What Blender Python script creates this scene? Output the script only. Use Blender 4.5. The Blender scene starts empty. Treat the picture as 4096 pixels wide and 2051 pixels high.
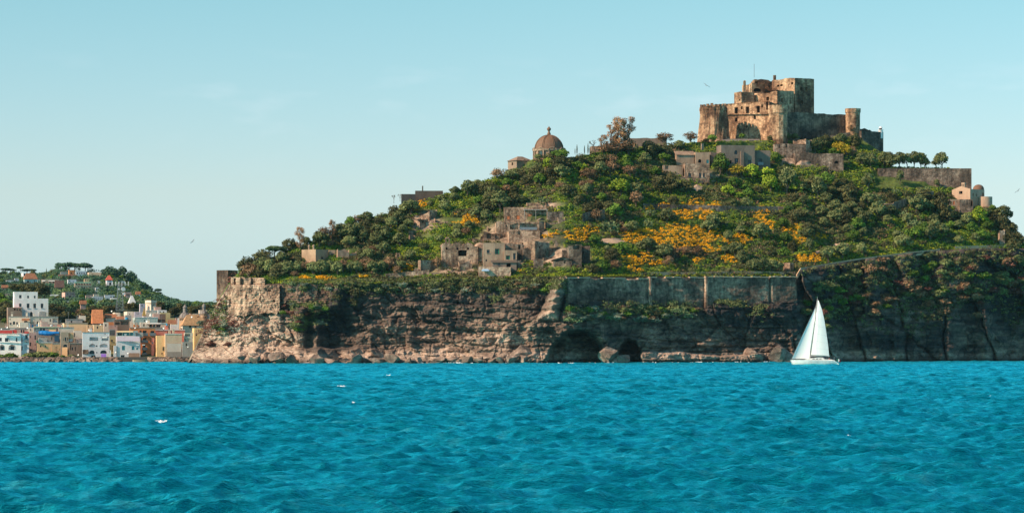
import bpy, math, random
import numpy as np
from mathutils import Matrix, Vector
R = math.radians
random.seed(7); rng = np.random.default_rng(7)
scene = bpy.context.scene
COL = scene.collection

# ------------------------------------------------------------------ camera
F = 3000.0; CH = 6.0; YH = 344.0; ROLL = 0.0014        # focal length in pixels of a 1024 wide frame, eye height, horizon row
cam_d = bpy.data.cameras.new('camera'); cam = bpy.data.objects.new('camera', cam_d); COL.objects.link(cam)
cam_d.sensor_width = 36; cam_d.lens = F / 1024 * 36
cam_d.shift_y = (YH - 256) / 1024
cam_d.clip_start = 1; cam_d.clip_end = 60000
c_, s_ = math.cos(ROLL), math.sin(ROLL)
cam.matrix_world = Matrix(((c_, s_, 0, 0), (0, 0, -1, 0), (-s_, c_, 0, CH), (0, 0, 0, 1)))
scene.camera = cam
scene.render.resolution_x = 1024; scene.render.resolution_y = 512

# ------------------------------------------------------------------ sky and sun
SUN = Vector((-0.80, -0.37, 0.54)).normalized()
EL = math.asin(SUN.z); AZ = math.atan2(SUN.x, SUN.y)
w = bpy.data.worlds.new('World'); scene.world = w; w.use_nodes = True
nt = w.node_tree; nt.nodes.clear()
wo = nt.nodes.new('ShaderNodeOutputWorld'); bg = nt.nodes.new('ShaderNodeBackground')
sk = nt.nodes.new('ShaderNodeTexSky'); sk.sky_type = 'NISHITA'; sk.sun_disc = False
sk.sun_elevation = EL; sk.sun_rotation = AZ % (2 * math.pi); sk.air_density = 1.0; sk.dust_density = 0.6; sk.ozone_density = 1.5
tc = nt.nodes.new('ShaderNodeTexCoord'); sep = nt.nodes.new('ShaderNodeSeparateXYZ')
ramp = nt.nodes.new('ShaderNodeValToRGB')
e = ramp.color_ramp.elements
e[0].position = 0.0; e[0].color = (0.53, 0.755, 1.13, 1)
e[1].position = 1.0; e[1].color = (0.20, 0.36, 0.40, 1)
e2 = e.new(0.115); e2.color = (0.51, 0.71, 0.70, 1)
e2 = e.new(0.2); e2.color = (0.52, 1.25, 1.20, 1)
e2 = e.new(0.36); e2.color = (0.50, 1.35, 1.30, 1)  # band above the frame raised to brighten the sea reflections
e2 = e.new(0.55); e2.color = (0.30, 0.56, 0.60, 1)
e2 = e.new(0.05); e2.color = (0.64, 0.71, 0.80, 1)
mul = nt.nodes.new('ShaderNodeMix'); mul.data_type = 'RGBA'; mul.blend_type = 'MULTIPLY'; mul.inputs[0].default_value = 1
# a few faint thin clouds low in the sky
mp = nt.nodes.new('ShaderNodeMapping'); mp.inputs['Scale'].default_value = (40, 40, 130)
nz = nt.nodes.new('ShaderNodeTexNoise'); nz.inputs['Scale'].default_value = 1.0; nz.inputs['Detail'].default_value = 6
cr = nt.nodes.new('ShaderNodeValToRGB'); cr.color_ramp.elements[0].position = 0.57; cr.color_ramp.elements[1].position = 0.78
band = nt.nodes.new('ShaderNodeValToRGB')
band.color_ramp.elements[0].position = 0.055; band.color_ramp.elements[0].color = (0, 0, 0, 1)
band.color_ramp.elements[1].position = 0.082; band.color_ramp.elements[1].color = (1, 1, 1, 1)
b3 = band.color_ramp.elements.new(0.10); b3.color = (0, 0, 0, 1)
mm = nt.nodes.new('ShaderNodeMath'); mm.operation = 'MULTIPLY'
mm2 = nt.nodes.new('ShaderNodeMath'); mm2.operation = 'MULTIPLY'; mm2.inputs[1].default_value = 0.10
mixc = nt.nodes.new('ShaderNodeMix'); mixc.data_type = 'RGBA'; mixc.inputs[7].default_value = (6.4, 6.2, 6.6, 1)
L = nt.links.new
L(tc.outputs['Generated'], sep.inputs[0]); L(sep.outputs[2], ramp.inputs[0]); L(sep.outputs[2], band.inputs[0])
L(sk.outputs[0], mul.inputs[6]); L(ramp.outputs[0], mul.inputs[7])
L(tc.outputs['Generated'], mp.inputs[0]); L(mp.outputs[0], nz.inputs['Vector']); L(nz.outputs[0], cr.inputs[0])
L(cr.outputs[0], mm.inputs[0]); L(band.outputs[0], mm.inputs[1]); L(mm.outputs[0], mm2.inputs[0]); L(mm2.outputs[0], mixc.inputs[0])
L(mul.outputs[2], mixc.inputs[6]); L(mixc.outputs[2], bg.inputs[0])
bg.inputs[1].default_value = 0.15; L(bg.outputs[0], wo.inputs[0])
sd = bpy.data.lights.new('sun', 'SUN'); sd.energy = 5.0; sd.angle = R(0.5); sd.color = (1.0, 0.77, 0.56)
so = bpy.data.objects.new('sun', sd); COL.objects.link(so)
so.rotation_euler = SUN.to_track_quat('Z', 'Y').to_euler(); so.location = (-200, 500, 300)
scene.view_settings.view_transform = 'Standard'; scene.view_settings.look = 'None'
scene.view_settings.exposure = 0.40; scene.view_settings.gamma = 1.0
try: scene.cycles.volume_step_rate = 4
except Exception: pass

# ------------------------------------------------------------------ helpers
def P(px, py, D):
    dx = px - 512.0; dy = YH - py
    return np.stack(np.broadcast_arrays((dx * c_ + dy * s_) / F * D, np.asarray(D, float), CH + (-dx * s_ + dy * c_) / F * D), -1)
def zpix(py, D, px=512): return float(P(px, py, D)[2])

def _hash(ix, iy, seed):
    h = (ix.astype(np.int64) * 374761393 + iy.astype(np.int64) * 668265263 + seed * 1442695041) & 0x7fffffff
    h = (h ^ (h >> 13)) * 1274126177 & 0x7fffffff
    h = (h ^ (h >> 16)) * 668265263 & 0x7fffffff
    return ((h ^ (h >> 15)) & 0xffffff) / float(0xffffff)
def vn(x, y, seed=0):
    x = np.asarray(x, float); y = np.asarray(y, float)
    ix = np.floor(x); iy = np.floor(y); fx = x - ix; fy = y - iy
    fx = fx * fx * (3 - 2 * fx); fy = fy * fy * (3 - 2 * fy)
    a = _hash(ix, iy, seed); b = _hash(ix + 1, iy, seed); c = _hash(ix, iy + 1, seed); d = _hash(ix + 1, iy + 1, seed)
    return (a * (1 - fx) + b * fx) * (1 - fy) + (c * (1 - fx) + d * fx) * fy
def fbm(x, y, seed=0, o=5, g=0.5):
    t = 0; a = 1; n = 0
    for i in range(o):
        t = t + a * (vn(x * 2 ** i, y * 2 ** i, seed + i * 17) * 2 - 1); n += a; a *= g
    return t / n
def ridge(x, y, seed=0, o=4):
    t = 0; a = 1; n = 0
    for i in range(o):
        t = t + a * (1 - abs(vn(x * 2 ** i, y * 2 ** i, seed + i * 31) * 2 - 1)); n += a; a *= .5
    return t / n
def worley(x, y, seed=0):
    ix = np.floor(x); iy = np.floor(y)
    f1 = np.full(x.shape, 9.); f2 = np.full(x.shape, 9.); ra = np.zeros(x.shape); rb = np.zeros(x.shape); rc = np.zeros(x.shape)
    ox = np.zeros(x.shape); oy = np.zeros(x.shape)
    for a in (-1, 0, 1):
        for b in (-1, 0, 1):
            cx = ix + a; cy = iy + b
            qx = cx + _hash(cx, cy, seed); qy = cy + _hash(cx, cy, seed + 5)
            d = np.hypot(x - qx, y - qy); m = d < f1
            f2 = np.where(m, f1, np.minimum(f2, d)); f1 = np.where(m, d, f1)
            ra = np.where(m, _hash(cx, cy, seed + 9), ra); rb = np.where(m, _hash(cx, cy, seed + 11), rb); rc = np.where(m, _hash(cx, cy, seed + 13), rc)
            ox = np.where(m, x - qx, ox); oy = np.where(m, y - qy, oy)
    return f1, f2, ra, rb, rc, ox, oy
def I(pts):
    xs, ys = zip(*pts)
    return lambda x: np.interp(x, xs, ys)

ROOT = {}
def link(name, data, parent=None):
    o = bpy.data.objects.new(name, data); COL.objects.link(o)
    if parent is not None: o.parent = parent
    return o
def rootloc(o):
    while o.parent is not None: o = o.parent
    return ROOT.get(o.name, (0, 0, 0))
def mesh_obj(name, V, Fc, mat, parent=None, smooth=False):
    me = bpy.data.meshes.new(name)
    V = np.asarray(V, float).reshape(-1, 3)
    if parent is not None: V = V - np.asarray(rootloc(parent))
    if isinstance(Fc, np.ndarray):
        me.vertices.add(len(V)); me.vertices.foreach_set('co', V.astype(np.float32).ravel())
        k = Fc.shape[1]
        me.loops.add(Fc.size); me.loops.foreach_set('vertex_index', Fc.astype(np.int32).ravel())
        me.polygons.add(len(Fc)); me.polygons.foreach_set('loop_start', np.arange(0, Fc.size, k, dtype=np.int32))
        me.polygons.foreach_set('loop_total', np.full(len(Fc), k, dtype=np.int32))
        me.update(calc_edges=True)
    else:
        me.from_pydata([tuple(v) for v in V], [], Fc); me.update()
    if smooth: me.polygons.foreach_set('use_smooth', np.ones(len(me.polygons), dtype=bool))
    me.materials.append(mat)
    return link(name, me, parent)
def tag(o, label=None, cat=None, group=None, kind=None):
    if label: o['label'] = label
    if cat: o['category'] = cat
    if group: o['group'] = group
    if kind: o['kind'] = kind
    return o
def empty(name, loc, label, cat, group=None):
    o = bpy.data.objects.new(name, None); COL.objects.link(o); o.location = [float(v) for v in loc]
    o.empty_display_size = 0.5
    ROOT[o.name] = tuple(float(v) for v in loc)
    return tag(o, label, cat, group)

class MB:
    """collects shapes into one mesh"""
    def __init__(s): s.v = []; s.f = []
    def add(s, vs, fs):
        n = len(s.v); s.v += [tuple(map(float, v)) for v in vs]; s.f += [tuple(i + n for i in f) for f in fs]; return s
    def quad(s, a, b, c, d): return s.add([a, b, c, d], [(0, 1, 2, 3)])
    def obox(s, O, U, V, W):     # origin corner and three edge vectors
        O, U, V, W = map(np.asarray, (O, U, V, W))
        vs = [O, O + U, O + U + V, O + V, O + W, O + U + W, O + U + V + W, O + V + W]
        return s.add(vs, [(0, 3, 2, 1), (4, 5, 6, 7), (0, 1, 5, 4), (1, 2, 6, 5), (2, 3, 7, 6), (3, 0, 4, 7)])
    def box(s, c, h): return s.obox(np.subtract(c, h), (2 * h[0], 0, 0), (0, 2 * h[1], 0), (0, 0, 2 * h[2]))
    def tube(s, pts, rad, n=6):
        pts = [Vector([float(q) for q in p]) for p in pts]
        if not hasattr(rad, '__len__'): rad = [rad] * len(pts)
        vs = []; fs = []
        for i, p in enumerate(pts):
            d = (pts[min(i + 1, len(pts) - 1)] - pts[max(i - 1, 0)]).normalized()
            a = d.orthogonal().normalized(); b = d.cross(a)
            for k in range(n):
                t = 2 * math.pi * k / n; vs.append(p + (a * math.cos(t) + b * math.sin(t)) * rad[i])
        for i in range(len(pts) - 1):
            for k in range(n): fs.append((i * n + k, i * n + (k + 1) % n, (i + 1) * n + (k + 1) % n, (i + 1) * n + k))
        fs.append(tuple(range(n - 1, -1, -1))); fs.append(tuple(range((len(pts) - 1) * n, len(pts) * n)))
        return s.add(vs, fs)
    def lathe(s, c, prof, n=32, jit=0, seed=0, a0=0, a1=2 * math.pi):
        vs = []; fs = []; full = abs(a1 - a0 - 2 * math.pi) < 1e-6; m = n if full else n + 1
        for j, (r, z) in enumerate(prof):
            for k in range(m):
                t = a0 + (a1 - a0) * k / n
                rr = r + (float(vn(k * .7, z * .4, seed)) - .5) * jit
                vs.append((c[0] + rr * math.cos(t), c[1] + rr * math.sin(t), c[2] + z))
        for j in range(len(prof) - 1):
            for k in range(n):
                k2 = (k + 1) % m
                fs.append((j * m + k, j * m + k2, (j + 1) * m + k2, (j + 1) * m + k))
        if full: fs.append(tuple((len(prof) - 1) * m + k for k in range(m)))
        return s.add(vs, fs)
    def build(s, name, mat, parent=None, smooth=False): return mesh_obj(name, s.v, s.f, mat, parent, smooth)

# ------------------------------------------------------------------ materials
MC = {}
def newmat(name):
    m = bpy.data.materials.new(name); m.use_nodes = True
    n = m.node_tree; p = n.nodes['Principled BSDF']; return m, n, p
def noise_node(n, scale, detail=5, vec=None, rough=.6):
    t = n.nodes.new('ShaderNodeTexNoise'); t.inputs['Scale'].default_value = scale; t.inputs['Detail'].default_value = detail
    t.inputs['Roughness'].default_value = rough
    if vec is not None: n.links.new(vec, t.inputs['Vector'])
    return t
def geo_pos(n, scale=(1, 1, 1)):
    g = n.nodes.new('ShaderNodeNewGeometry'); mpg = n.nodes.new('ShaderNodeMapping'); mpg.inputs['Scale'].default_value = scale
    n.links.new(g.outputs['Position'], mpg.inputs[0]); return mpg.outputs[0]
def rampn(n, src, stops):
    r = n.nodes.new('ShaderNodeValToRGB'); el = r.color_ramp.elements
    el[0].position = stops[0][0]; el[0].color = (*stops[0][1], 1); el[1].position = stops[-1][0]; el[1].color = (*stops[-1][1], 1)
    for p_, c in stops[1:-1]:
        q = el.new(p_); q.color = (*c, 1)
    n.links.new(src, r.inputs[0]); return r
def mixn(n, a, b, fac, mode='MIX'):
    m = n.nodes.new('ShaderNodeMix'); m.data_type = 'RGBA'; m.blend_type = mode
    for s, i in ((fac, 0), (a, 6), (b, 7)):
        if isinstance(s, (int, float)): m.inputs[i].default_value = s
        elif isinstance(s, tuple): m.inputs[i].default_value = (*s, 1)
        else: n.links.new(s, m.inputs[i])
    return m.outputs[2]
def bump(n, p, src, strength=.5, dist=.2):
    b = n.nodes.new('ShaderNodeBump'); b.inputs['Strength'].default_value = strength; b.inputs['Distance'].default_value = dist
    n.links.new(src, b.inputs['Height']); n.links.new(b.outputs[0], p.inputs['Normal'])

def stone(key, c1, c2, c3, block=1.0, patch=0.12):
    """weathered masonry: patches, courses and pitting"""
    if key in MC: return MC[key]
    m, n, p = newmat(key)
    pos = geo_pos(n)
    big = noise_node(n, patch, 6, pos, .65); r1 = rampn(n, big.outputs[0], [(.41, c1), (.5, c2), (.59, c3)])
    streak = noise_node(n, 1.0, 4, geo_pos(n, (1.0, 1.0, .22)), .6)
    r2 = rampn(n, streak.outputs[0], [(.40, (.50, .46, .43)), (.56, (1.0, 1.0, 1.0))])
    vo = n.nodes.new('ShaderNodeTexVoronoi'); vo.inputs['Scale'].default_value = 1.0
    n.links.new(geo_pos(n, (1.1 * block, 1.1 * block, 1.7 * block)), vo.inputs['Vector'])
    r3 = rampn(n, vo.outputs['Color'], [(.1, (.50, .47, .45)), (.9, (1.2, 1.18, 1.16))])
    pit = noise_node(n, .55, 5, pos, .7); r4 = rampn(n, pit.outputs[0], [(.36, (.42, .38, .36)), (.46, (1, 1, 1)), (.62, (1.16, 1.14, 1.1))])
    a = mixn(n, r1.outputs[0], r2.outputs[0], .85, 'MULTIPLY'); a = mixn(n, a, r3.outputs[0], .8, 'MULTIPLY'); a = mixn(n, a, r4.outputs[0], .9, 'MULTIPLY')
    n.links.new(a, p.inputs['Base Color']); p.inputs['Roughness'].default_value = .95
    fine = noise_node(n, 1.6, 6, pos, .7); bump(n, p, fine.outputs[0], .9, .55)
    MC[key] = m; return m
def plaster(col, key=None, dirt=.5, rough=.85):
    key = key or 'plaster_%02x%02x%02x' % tuple(int(c * 255) for c in col)
    if key in MC: return MC[key]
    m, n, p = newmat(key)
    a = noise_node(n, .35, 5, geo_pos(n, (1, 1, .45)), .65)
    r = rampn(n, a.outputs[0], [(.36, tuple(c * (1 - .42 * dirt) for c in col)), (.56, col)])
    b = noise_node(n, 2.2, 4, geo_pos(n, (1, 1, .3)), .6)
    r2 = rampn(n, b.outputs[0], [(.3, (.80, .79, .78)), (.6, (1, 1, 1))])
    n.links.new(mixn(n, r.outputs[0], r2.outputs[0], dirt, 'MULTIPLY'), p.inputs['Base Color'])
    p.inputs['Roughness'].default_value = rough; bump(n, p, b.outputs[0], .3, .08)
    MC[key] = m; return m
def plain(key, col, rough=.6, metal=0.0, spec=.5):
    if key in MC: return MC[key]
    m, n, p = newmat(key)
    a = noise_node(n, 1.5, 3, geo_pos(n)); r = rampn(n, a.outputs[0], [(.3, tuple(c * .82 for c in col)), (.7, col)])
    n.links.new(r.outputs[0], p.inputs['Base Color']); p.inputs['Roughness'].default_value = rough; p.inputs['Metallic'].default_value = metal
    p.inputs['Specular IOR Level'].default_value = spec
    MC[key] = m; return m
def tiles(key, col):
    if key in MC: return MC[key]
    m, n, p = newmat(key)
    wv = n.nodes.new('ShaderNodeTexWave'); wv.inputs['Scale'].default_value = 1.1; wv.inputs['Distortion'].default_value = .3
    n.links.new(geo_pos(n), wv.inputs['Vector'])
    a = noise_node(n, 1.2, 4, geo_pos(n)); r = rampn(n, a.outputs[0], [(.3, tuple(c * .6 for c in col)), (.65, col)])
    r2 = rampn(n, wv.outputs[0], [(0, (.7, .7, .7)), (1, (1, 1, 1))])
    n.links.new(mixn(n, r.outputs[0], r2.outputs[0], 1.0, 'MULTIPLY'), p.inputs['Base Color']); p.inputs['Roughness'].default_value = .8
    bump(n, p, wv.outputs[0], .5, .1)
    MC[key] = m; return m
def leaf(key, lo, hi, acc=None, vary=.35, scale=.5):
    """foliage: clump scale noise, per tree variation"""
    if key in MC: return MC[key]
    m, n, p = newmat(key)
    a = noise_node(n, scale, 4, geo_pos(n), .7)
    st = [(.32, lo), (.62, hi)]
    if acc: st.append((.8, acc))
    r = rampn(n, a.outputs[0], st)
    oi = n.nodes.new('ShaderNodeObjectInfo')
    hs = n.nodes.new('ShaderNodeHueSaturation')
    mr = n.nodes.new('ShaderNodeMapRange'); mr.inputs[3].default_value = 1 - vary; mr.inputs[4].default_value = 1 + vary
    n.links.new(oi.outputs['Random'], mr.inputs[0]); n.links.new(mr.outputs[0], hs.inputs['Value'])
    n.links.new(r.outputs[0], hs.inputs['Color']); n.links.new(hs.outputs[0], p.inputs['Base Color'])
    p.inputs['Roughness'].default_value = .75; p.inputs['Specular IOR Level'].default_value = .2
    MC[key] = m; return m

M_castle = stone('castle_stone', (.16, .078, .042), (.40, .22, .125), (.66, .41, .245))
M_castle_shade = stone('castle_shade_stone', (.09, .062, .048), (.19, .13, .095), (.32, .22, .155))  # castle stone darkened for the walls in shade
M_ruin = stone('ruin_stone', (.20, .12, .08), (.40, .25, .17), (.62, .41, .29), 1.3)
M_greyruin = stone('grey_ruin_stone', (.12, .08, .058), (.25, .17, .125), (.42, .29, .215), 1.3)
M_wall = stone('wall_masonry', (.11, .062, .044), (.23, .14, .10), (.42, .265, .185), 1.1)
M_bastion = stone('bastion_masonry', (.14, .085, .058), (.34, .21, .145), (.56, .38, .27), 1.1)
M_dome = plain('brown_dome_render', (.19, .092, .052), .8)
M_glass = plain('dark_window', (.018, .024, .03), .25)
M_void = plain('unlit_interior', (.022, .018, .016), 1.0, 0, 0)  # near-black back panel painted for the unlit inside of openings
M_trunk = plain('bark', (.12, .085, .06), .95)
M_white = plaster((.88, .79, .74), 'white_plaster', .25)
M_teal = plain('teal_shutter', (.02, .22, .26), .6)
M_green = plain('green_shutter', (.02, .16, .08), .6)
M_orange = plain('orange_door', (.55, .15, .05), .7)
M_dish = plain('dish_paint', (.75, .74, .72), .5)
M_metal = plain('grey_metal', (.25, .26, .27), .5, .3)
M_terra = tiles('terracotta_roof', (.62, .23, .11))
M_slab = plain('concrete_slab', (.36, .31, .27), .9)

# ------------------------------------------------------------------ island shape
YC = I([(150, 364), (187, 363), (218, 301), (229, 284), (280, 283), (400, 283), (450, 280), (520, 277), (560, 275.5), (640, 276), (796, 275.5), (801, 268), (869, 258), (925, 251), (975, 248), (1024, 248), (1060, 270), (1110, 363)])
YSr = I([(150, 366), (187, 363), (218, 300), (228, 284), (237, 273), (262, 262), (300, 247), (330, 235), (350, 226), (385, 214), (430, 199), (470, 186), (510, 172), (530, 160), (580, 156), (610, 150), (697, 142), (760, 140), (860, 138), (885, 154), (893, 167), (950, 168), (968, 192), (1000, 214), (1012, 226), (1020, 240), (1026, 250), (1060, 276), (1110, 366)])
YS = lambda x: np.minimum(YSr(x), YC(x) - .4)
D0 = I([(150, 1010), (190, 1000), (240, 975), (300, 966), (420, 968), (545, 962), (566, 958), (660, 976), (797, 994), (830, 1006), (1024, 1043), (1110, 1080)])
LEAN = .16
def relief(px, py):
    x = px * .33; y = (362 - py) * .33           # metres across and up
    h = 1 - np.clip((py - YC(px)) / 8, 0, 1)     # near the rim
    wx = x + 2.2 * fbm(x * .12, y * .12, 3, 3); wy = y + 1.6 * fbm(x * .15, y * .2, 8, 3)
    left = 1 / (1 + np.exp((px - 470) / 60)); right = 1 / (1 + np.exp(-(px - 790) / 8))
    mid = np.clip(1 - left - right, 0, 1)
    wx = wx + .55 * wy * left
    # blocky facets
    f1, f2, ra, rb, rc, ox, oy = worley(wx * .16, wy * .22, 21)
    q1, q2, qa, qb, qc, qx, qy = worley(wx * .085 + wy * .02, wy * .04, 33)
    gr = (qa - .5) * 7 + qx * (qb - .2) * 12 + qy * (qc - .5) * 7 + np.exp(-((q2 - q1) / .05) ** 2) * 3.5
    g = (ra - .5) * 3.2 + ox * (rb - .3) * 5.5 + oy * (rc - .5) * 3.0 + np.exp(-((f2 - f1) / .06) ** 2) * .45
    f1, f2, ra, rb, rc, ox, oy = worley(wx * .42, wy * .52, 41)
    g2 = (ra - .5) * 1.4 + ox * (rb - .3) * 2.4 + oy * (rc - .5) * 1.2 + np.exp(-((f2 - f1) / .08) ** 2) * .25
    # strata: slanted layers with undercuts
    yy = y + .02 * x + 3.2 * fbm(x * .035, y * .12, 5, 4)
    saw = (yy / 4.4) % 1.0
    strata = np.where(saw < .78, 0, 1) * np.sin((saw - .78) / .22 * np.pi) * 2.3
    saw2 = (yy / 1.25 + vn(x * .05, y * 0, 9)) % 1.0; strata2 = np.exp(-((saw2 - .5) / .2) ** 2) * .45
    fb = fbm(x * .25, y * .3, 61, 6, .66) * 2.3 - 1.6 * (ridge(x * .16, y * .3, 66, 4) - .6) * 2
    r = (.75 * left + .7 * mid * .6 + .1 * right) * g + (.8 * right + .3 * np.clip((px - 660) / 40, 0, 1) * (1 - right)) * gr + (.9 * left + .42 * mid + .6 * right) * g2 + (.22 * left + .6 * mid + .15 * right) * strata + (.25 * left + .45 * mid + .2 * right) * strata2 + fb * 1.0
    # rugged rock columns on the far right
    bt = ridge(x * .075, y * .012, 77, 3); r = r - right * (bt - .6) * 13
    r = r - left * (ridge(x * .055, y * .02 + 4, 71, 3) - .6) * 9
    # base rocks swell towards the water, smooth shelf between 638 and 760
    foot = np.clip((py - 345) / 17, 0, 1)
    r = r - foot ** 1.3 * ((5.0 + 6 * np.clip((330 - px) / 60, 0, 1) * ridge(px * .06 + py * .05, py * .05, 15, 3)) * (px < 560) * np.clip((560 - px) / 30, 0, 1) + 2.0)
    sx = np.clip((px - 636) / 6, 0, 1) * np.clip((764 - px) / 6, 0, 1)
    top = 352.5 + 2.5 * np.sin(px * .045) - 1.8 * np.clip((px - 720) / 25, 0, 1) + .8 * fbm(px * .2, px * 0, 3, 2)
    r = r - sx * np.clip((py - top) / 1.6, 0, 1) * 5.5
    # overhang shadow line above the shelf
    r = r + mid * np.exp(-((py - (349 - (px - 600) * .02)) / 1.2) ** 2) * 1.2
    # two sea caves, one deep recess in the left cliff
    def cave(cx, w_, yt, p_=2.0): return np.clip(1.15 - (np.abs((px - cx + (py - 345) * .1) / (w_ + 2.2 * fbm(py * .25, px * .12, int(cx), 3))) ** p_ + (np.clip(362 - py, 0, None) / (362 - yt + 2.5 * fbm(px * .22, py * .1, int(cx) + 3, 3))) ** p_), 0, 1)
    r = r + np.clip(cave(577, 28, 330) * 3.0, 0, 1) * 15 + np.clip(cave(630, 12, 339) * 3.0, 0, 1) * 14
    rec = np.clip((px - 303) / 4, 0, 1) * np.clip((358 - px + (py - 330) * .25) / 10, 0, 1) * np.clip((py - 305) / 12, 0, 1) * np.clip((349 - py) / 3, 0, 1)
    r = r + rec * 6.5
    c2 = np.exp(-(((px - 317) / 5) ** 2)) * np.clip((py - 322) / 4, 0, 1); r = r - c2 * 6
    # the eroded, lit rib beside the wall
    cxr = 562 - (py - 276) * .33
    rib = np.clip(1 - np.abs(px - cxr) / (6 + (py - 276) * .13), 0, 1) * np.clip((320 - py) / 5, 0, 1) * np.clip((py - 272) / 3, 0, 1)
    r = r - rib ** .6 * 7.0 - rib * 1.2 * np.sin(py * .9 + px * .2)
    for bx, by, bw, bh in ((650, 337, 8, 15), (604, 332, 4, 8), (530, 325, 26, 10)): r = r - np.exp(-((px - bx) / bw) ** 2 - ((py - by) / bh) ** 2) * (2.6 + 2.5 * fbm(px * .22, py * .5, 91, 3))
    # masonry stands flat behind the long wall
    flat = np.clip((px - 566) / 3, 0, 1) * np.clip((797 - px) / 3, 0, 1) * np.clip((302 - py) / 3, 0, 1)
    r = r * (1 - flat) + flat * 1.0
    # vegetated shelf under the wall
    led = np.clip((px - 560) / 8, 0, 1) * np.clip((800 - px) / 8, 0, 1) * np.exp(-((py - 312) / 9) ** 2)
    r = r - led * 2.6
    flat2 = np.clip((px - 229) / 3, 0, 1) * np.clip((331 - px) / 4, 0, 1) * np.clip((308 - py) / 6, 0, 1)
    r = r * (1 - flat2) + flat2 * 1.5
    return r * np.clip((py - YC(px)) / 3 + .15, 0, 1)
def Dfun(px, py, detail=True):
    px = np.asarray(px, float); py = np.asarray(py, float)
    px, py = np.broadcast_arrays(px, py)
    yc = YC(px); b = D0(px)
    cl = b + LEAN * .33 * (362 - py) * 1.6
    if detail: cl = cl + relief(px, py)
    ct = b + LEAN * .33 * (362 - yc) * 1.6 + 2.5
    t = np.clip(yc - py, 0, None)
    tt = t + 2.2 * fbm(px * .035, py * .05, 91, 3) * np.clip(t / 10, 0, 1)
    ter = np.sin(tt * 2 * np.pi / 9.0) * .9 * np.clip(t / 8, 0, 1)          # cultivated terraces
    hl = ct + .35 * 1.75 * (t + ter) + 3.0 * fbm(px * .05, py * .06, 95, 4) * np.clip(t / 6, 0, 1)
    return np.where(py > yc, cl, hl)
def Dp(px, py): return float(Dfun(px, py))

def grid_mesh(name, G, mat, smooth=False, parent=None):
    r, c = G.shape[:2]; idx = np.arange(r * c).reshape(r, c)
    Fq = np.stack([idx[:-1, :-1], idx[:-1, 1:], idx[1:, 1:], idx[1:, :-1]], -1).reshape(-1, 4)
    return mesh_obj(name, G.reshape(-1, 3), Fq, mat, parent, smooth)

# cliff rock material
m, n, p = newmat('cliff_rock'); M_rock = m
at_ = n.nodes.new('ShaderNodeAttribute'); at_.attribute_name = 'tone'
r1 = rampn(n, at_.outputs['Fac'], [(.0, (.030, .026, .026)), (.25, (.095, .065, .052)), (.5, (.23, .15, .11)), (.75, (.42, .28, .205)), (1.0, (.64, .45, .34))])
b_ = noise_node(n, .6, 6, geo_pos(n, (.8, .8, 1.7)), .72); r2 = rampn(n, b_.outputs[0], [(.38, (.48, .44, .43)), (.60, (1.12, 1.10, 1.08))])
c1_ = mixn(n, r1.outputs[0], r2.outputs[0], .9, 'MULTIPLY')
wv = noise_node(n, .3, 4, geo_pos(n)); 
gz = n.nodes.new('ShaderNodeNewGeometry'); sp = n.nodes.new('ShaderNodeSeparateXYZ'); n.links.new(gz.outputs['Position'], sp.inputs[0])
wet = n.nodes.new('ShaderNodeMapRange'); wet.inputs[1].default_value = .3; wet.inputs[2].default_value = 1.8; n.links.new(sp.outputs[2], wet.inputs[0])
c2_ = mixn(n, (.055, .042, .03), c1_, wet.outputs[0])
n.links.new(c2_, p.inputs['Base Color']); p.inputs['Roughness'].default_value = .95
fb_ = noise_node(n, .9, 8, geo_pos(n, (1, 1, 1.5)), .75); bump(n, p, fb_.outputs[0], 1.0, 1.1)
# hillside ground material
m, n, p = newmat('hillside_ground'); M_ground = m
a = noise_node(n, .045, 6, geo_pos(n), .65)
r1 = rampn(n, a.outputs[0], [(.36, (.035, .05, .012)), (.5, (.085, .12, .018)), (.6, (.12, .15, .02)), (.7, (.24, .16, .085))])
b_ = noise_node(n, .5, 6, geo_pos(n), .7); r2 = rampn(n, b_.outputs[0], [(.35, (.5, .5, .5)), (.65, (1.15, 1.15, 1.1))])
at_ = n.nodes.new('ShaderNodeAttribute'); at_.attribute_name = 'rubble'
rbl = rampn(n, b_.outputs[0], [(.35, (.10, .065, .045)), (.5, (.34, .22, .15)), (.65, (.55, .38, .27))])
gm = mixn(n, mixn(n, r1.outputs[0], r2.outputs[0], .9, 'MULTIPLY'), rbl.outputs[0], at_.outputs['Fac'])
n.links.new(gm, p.inputs['Base Color']); p.inputs['Roughness'].default_value = .95
bump(n, p, b_.outputs[0], .9, .8)

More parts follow.
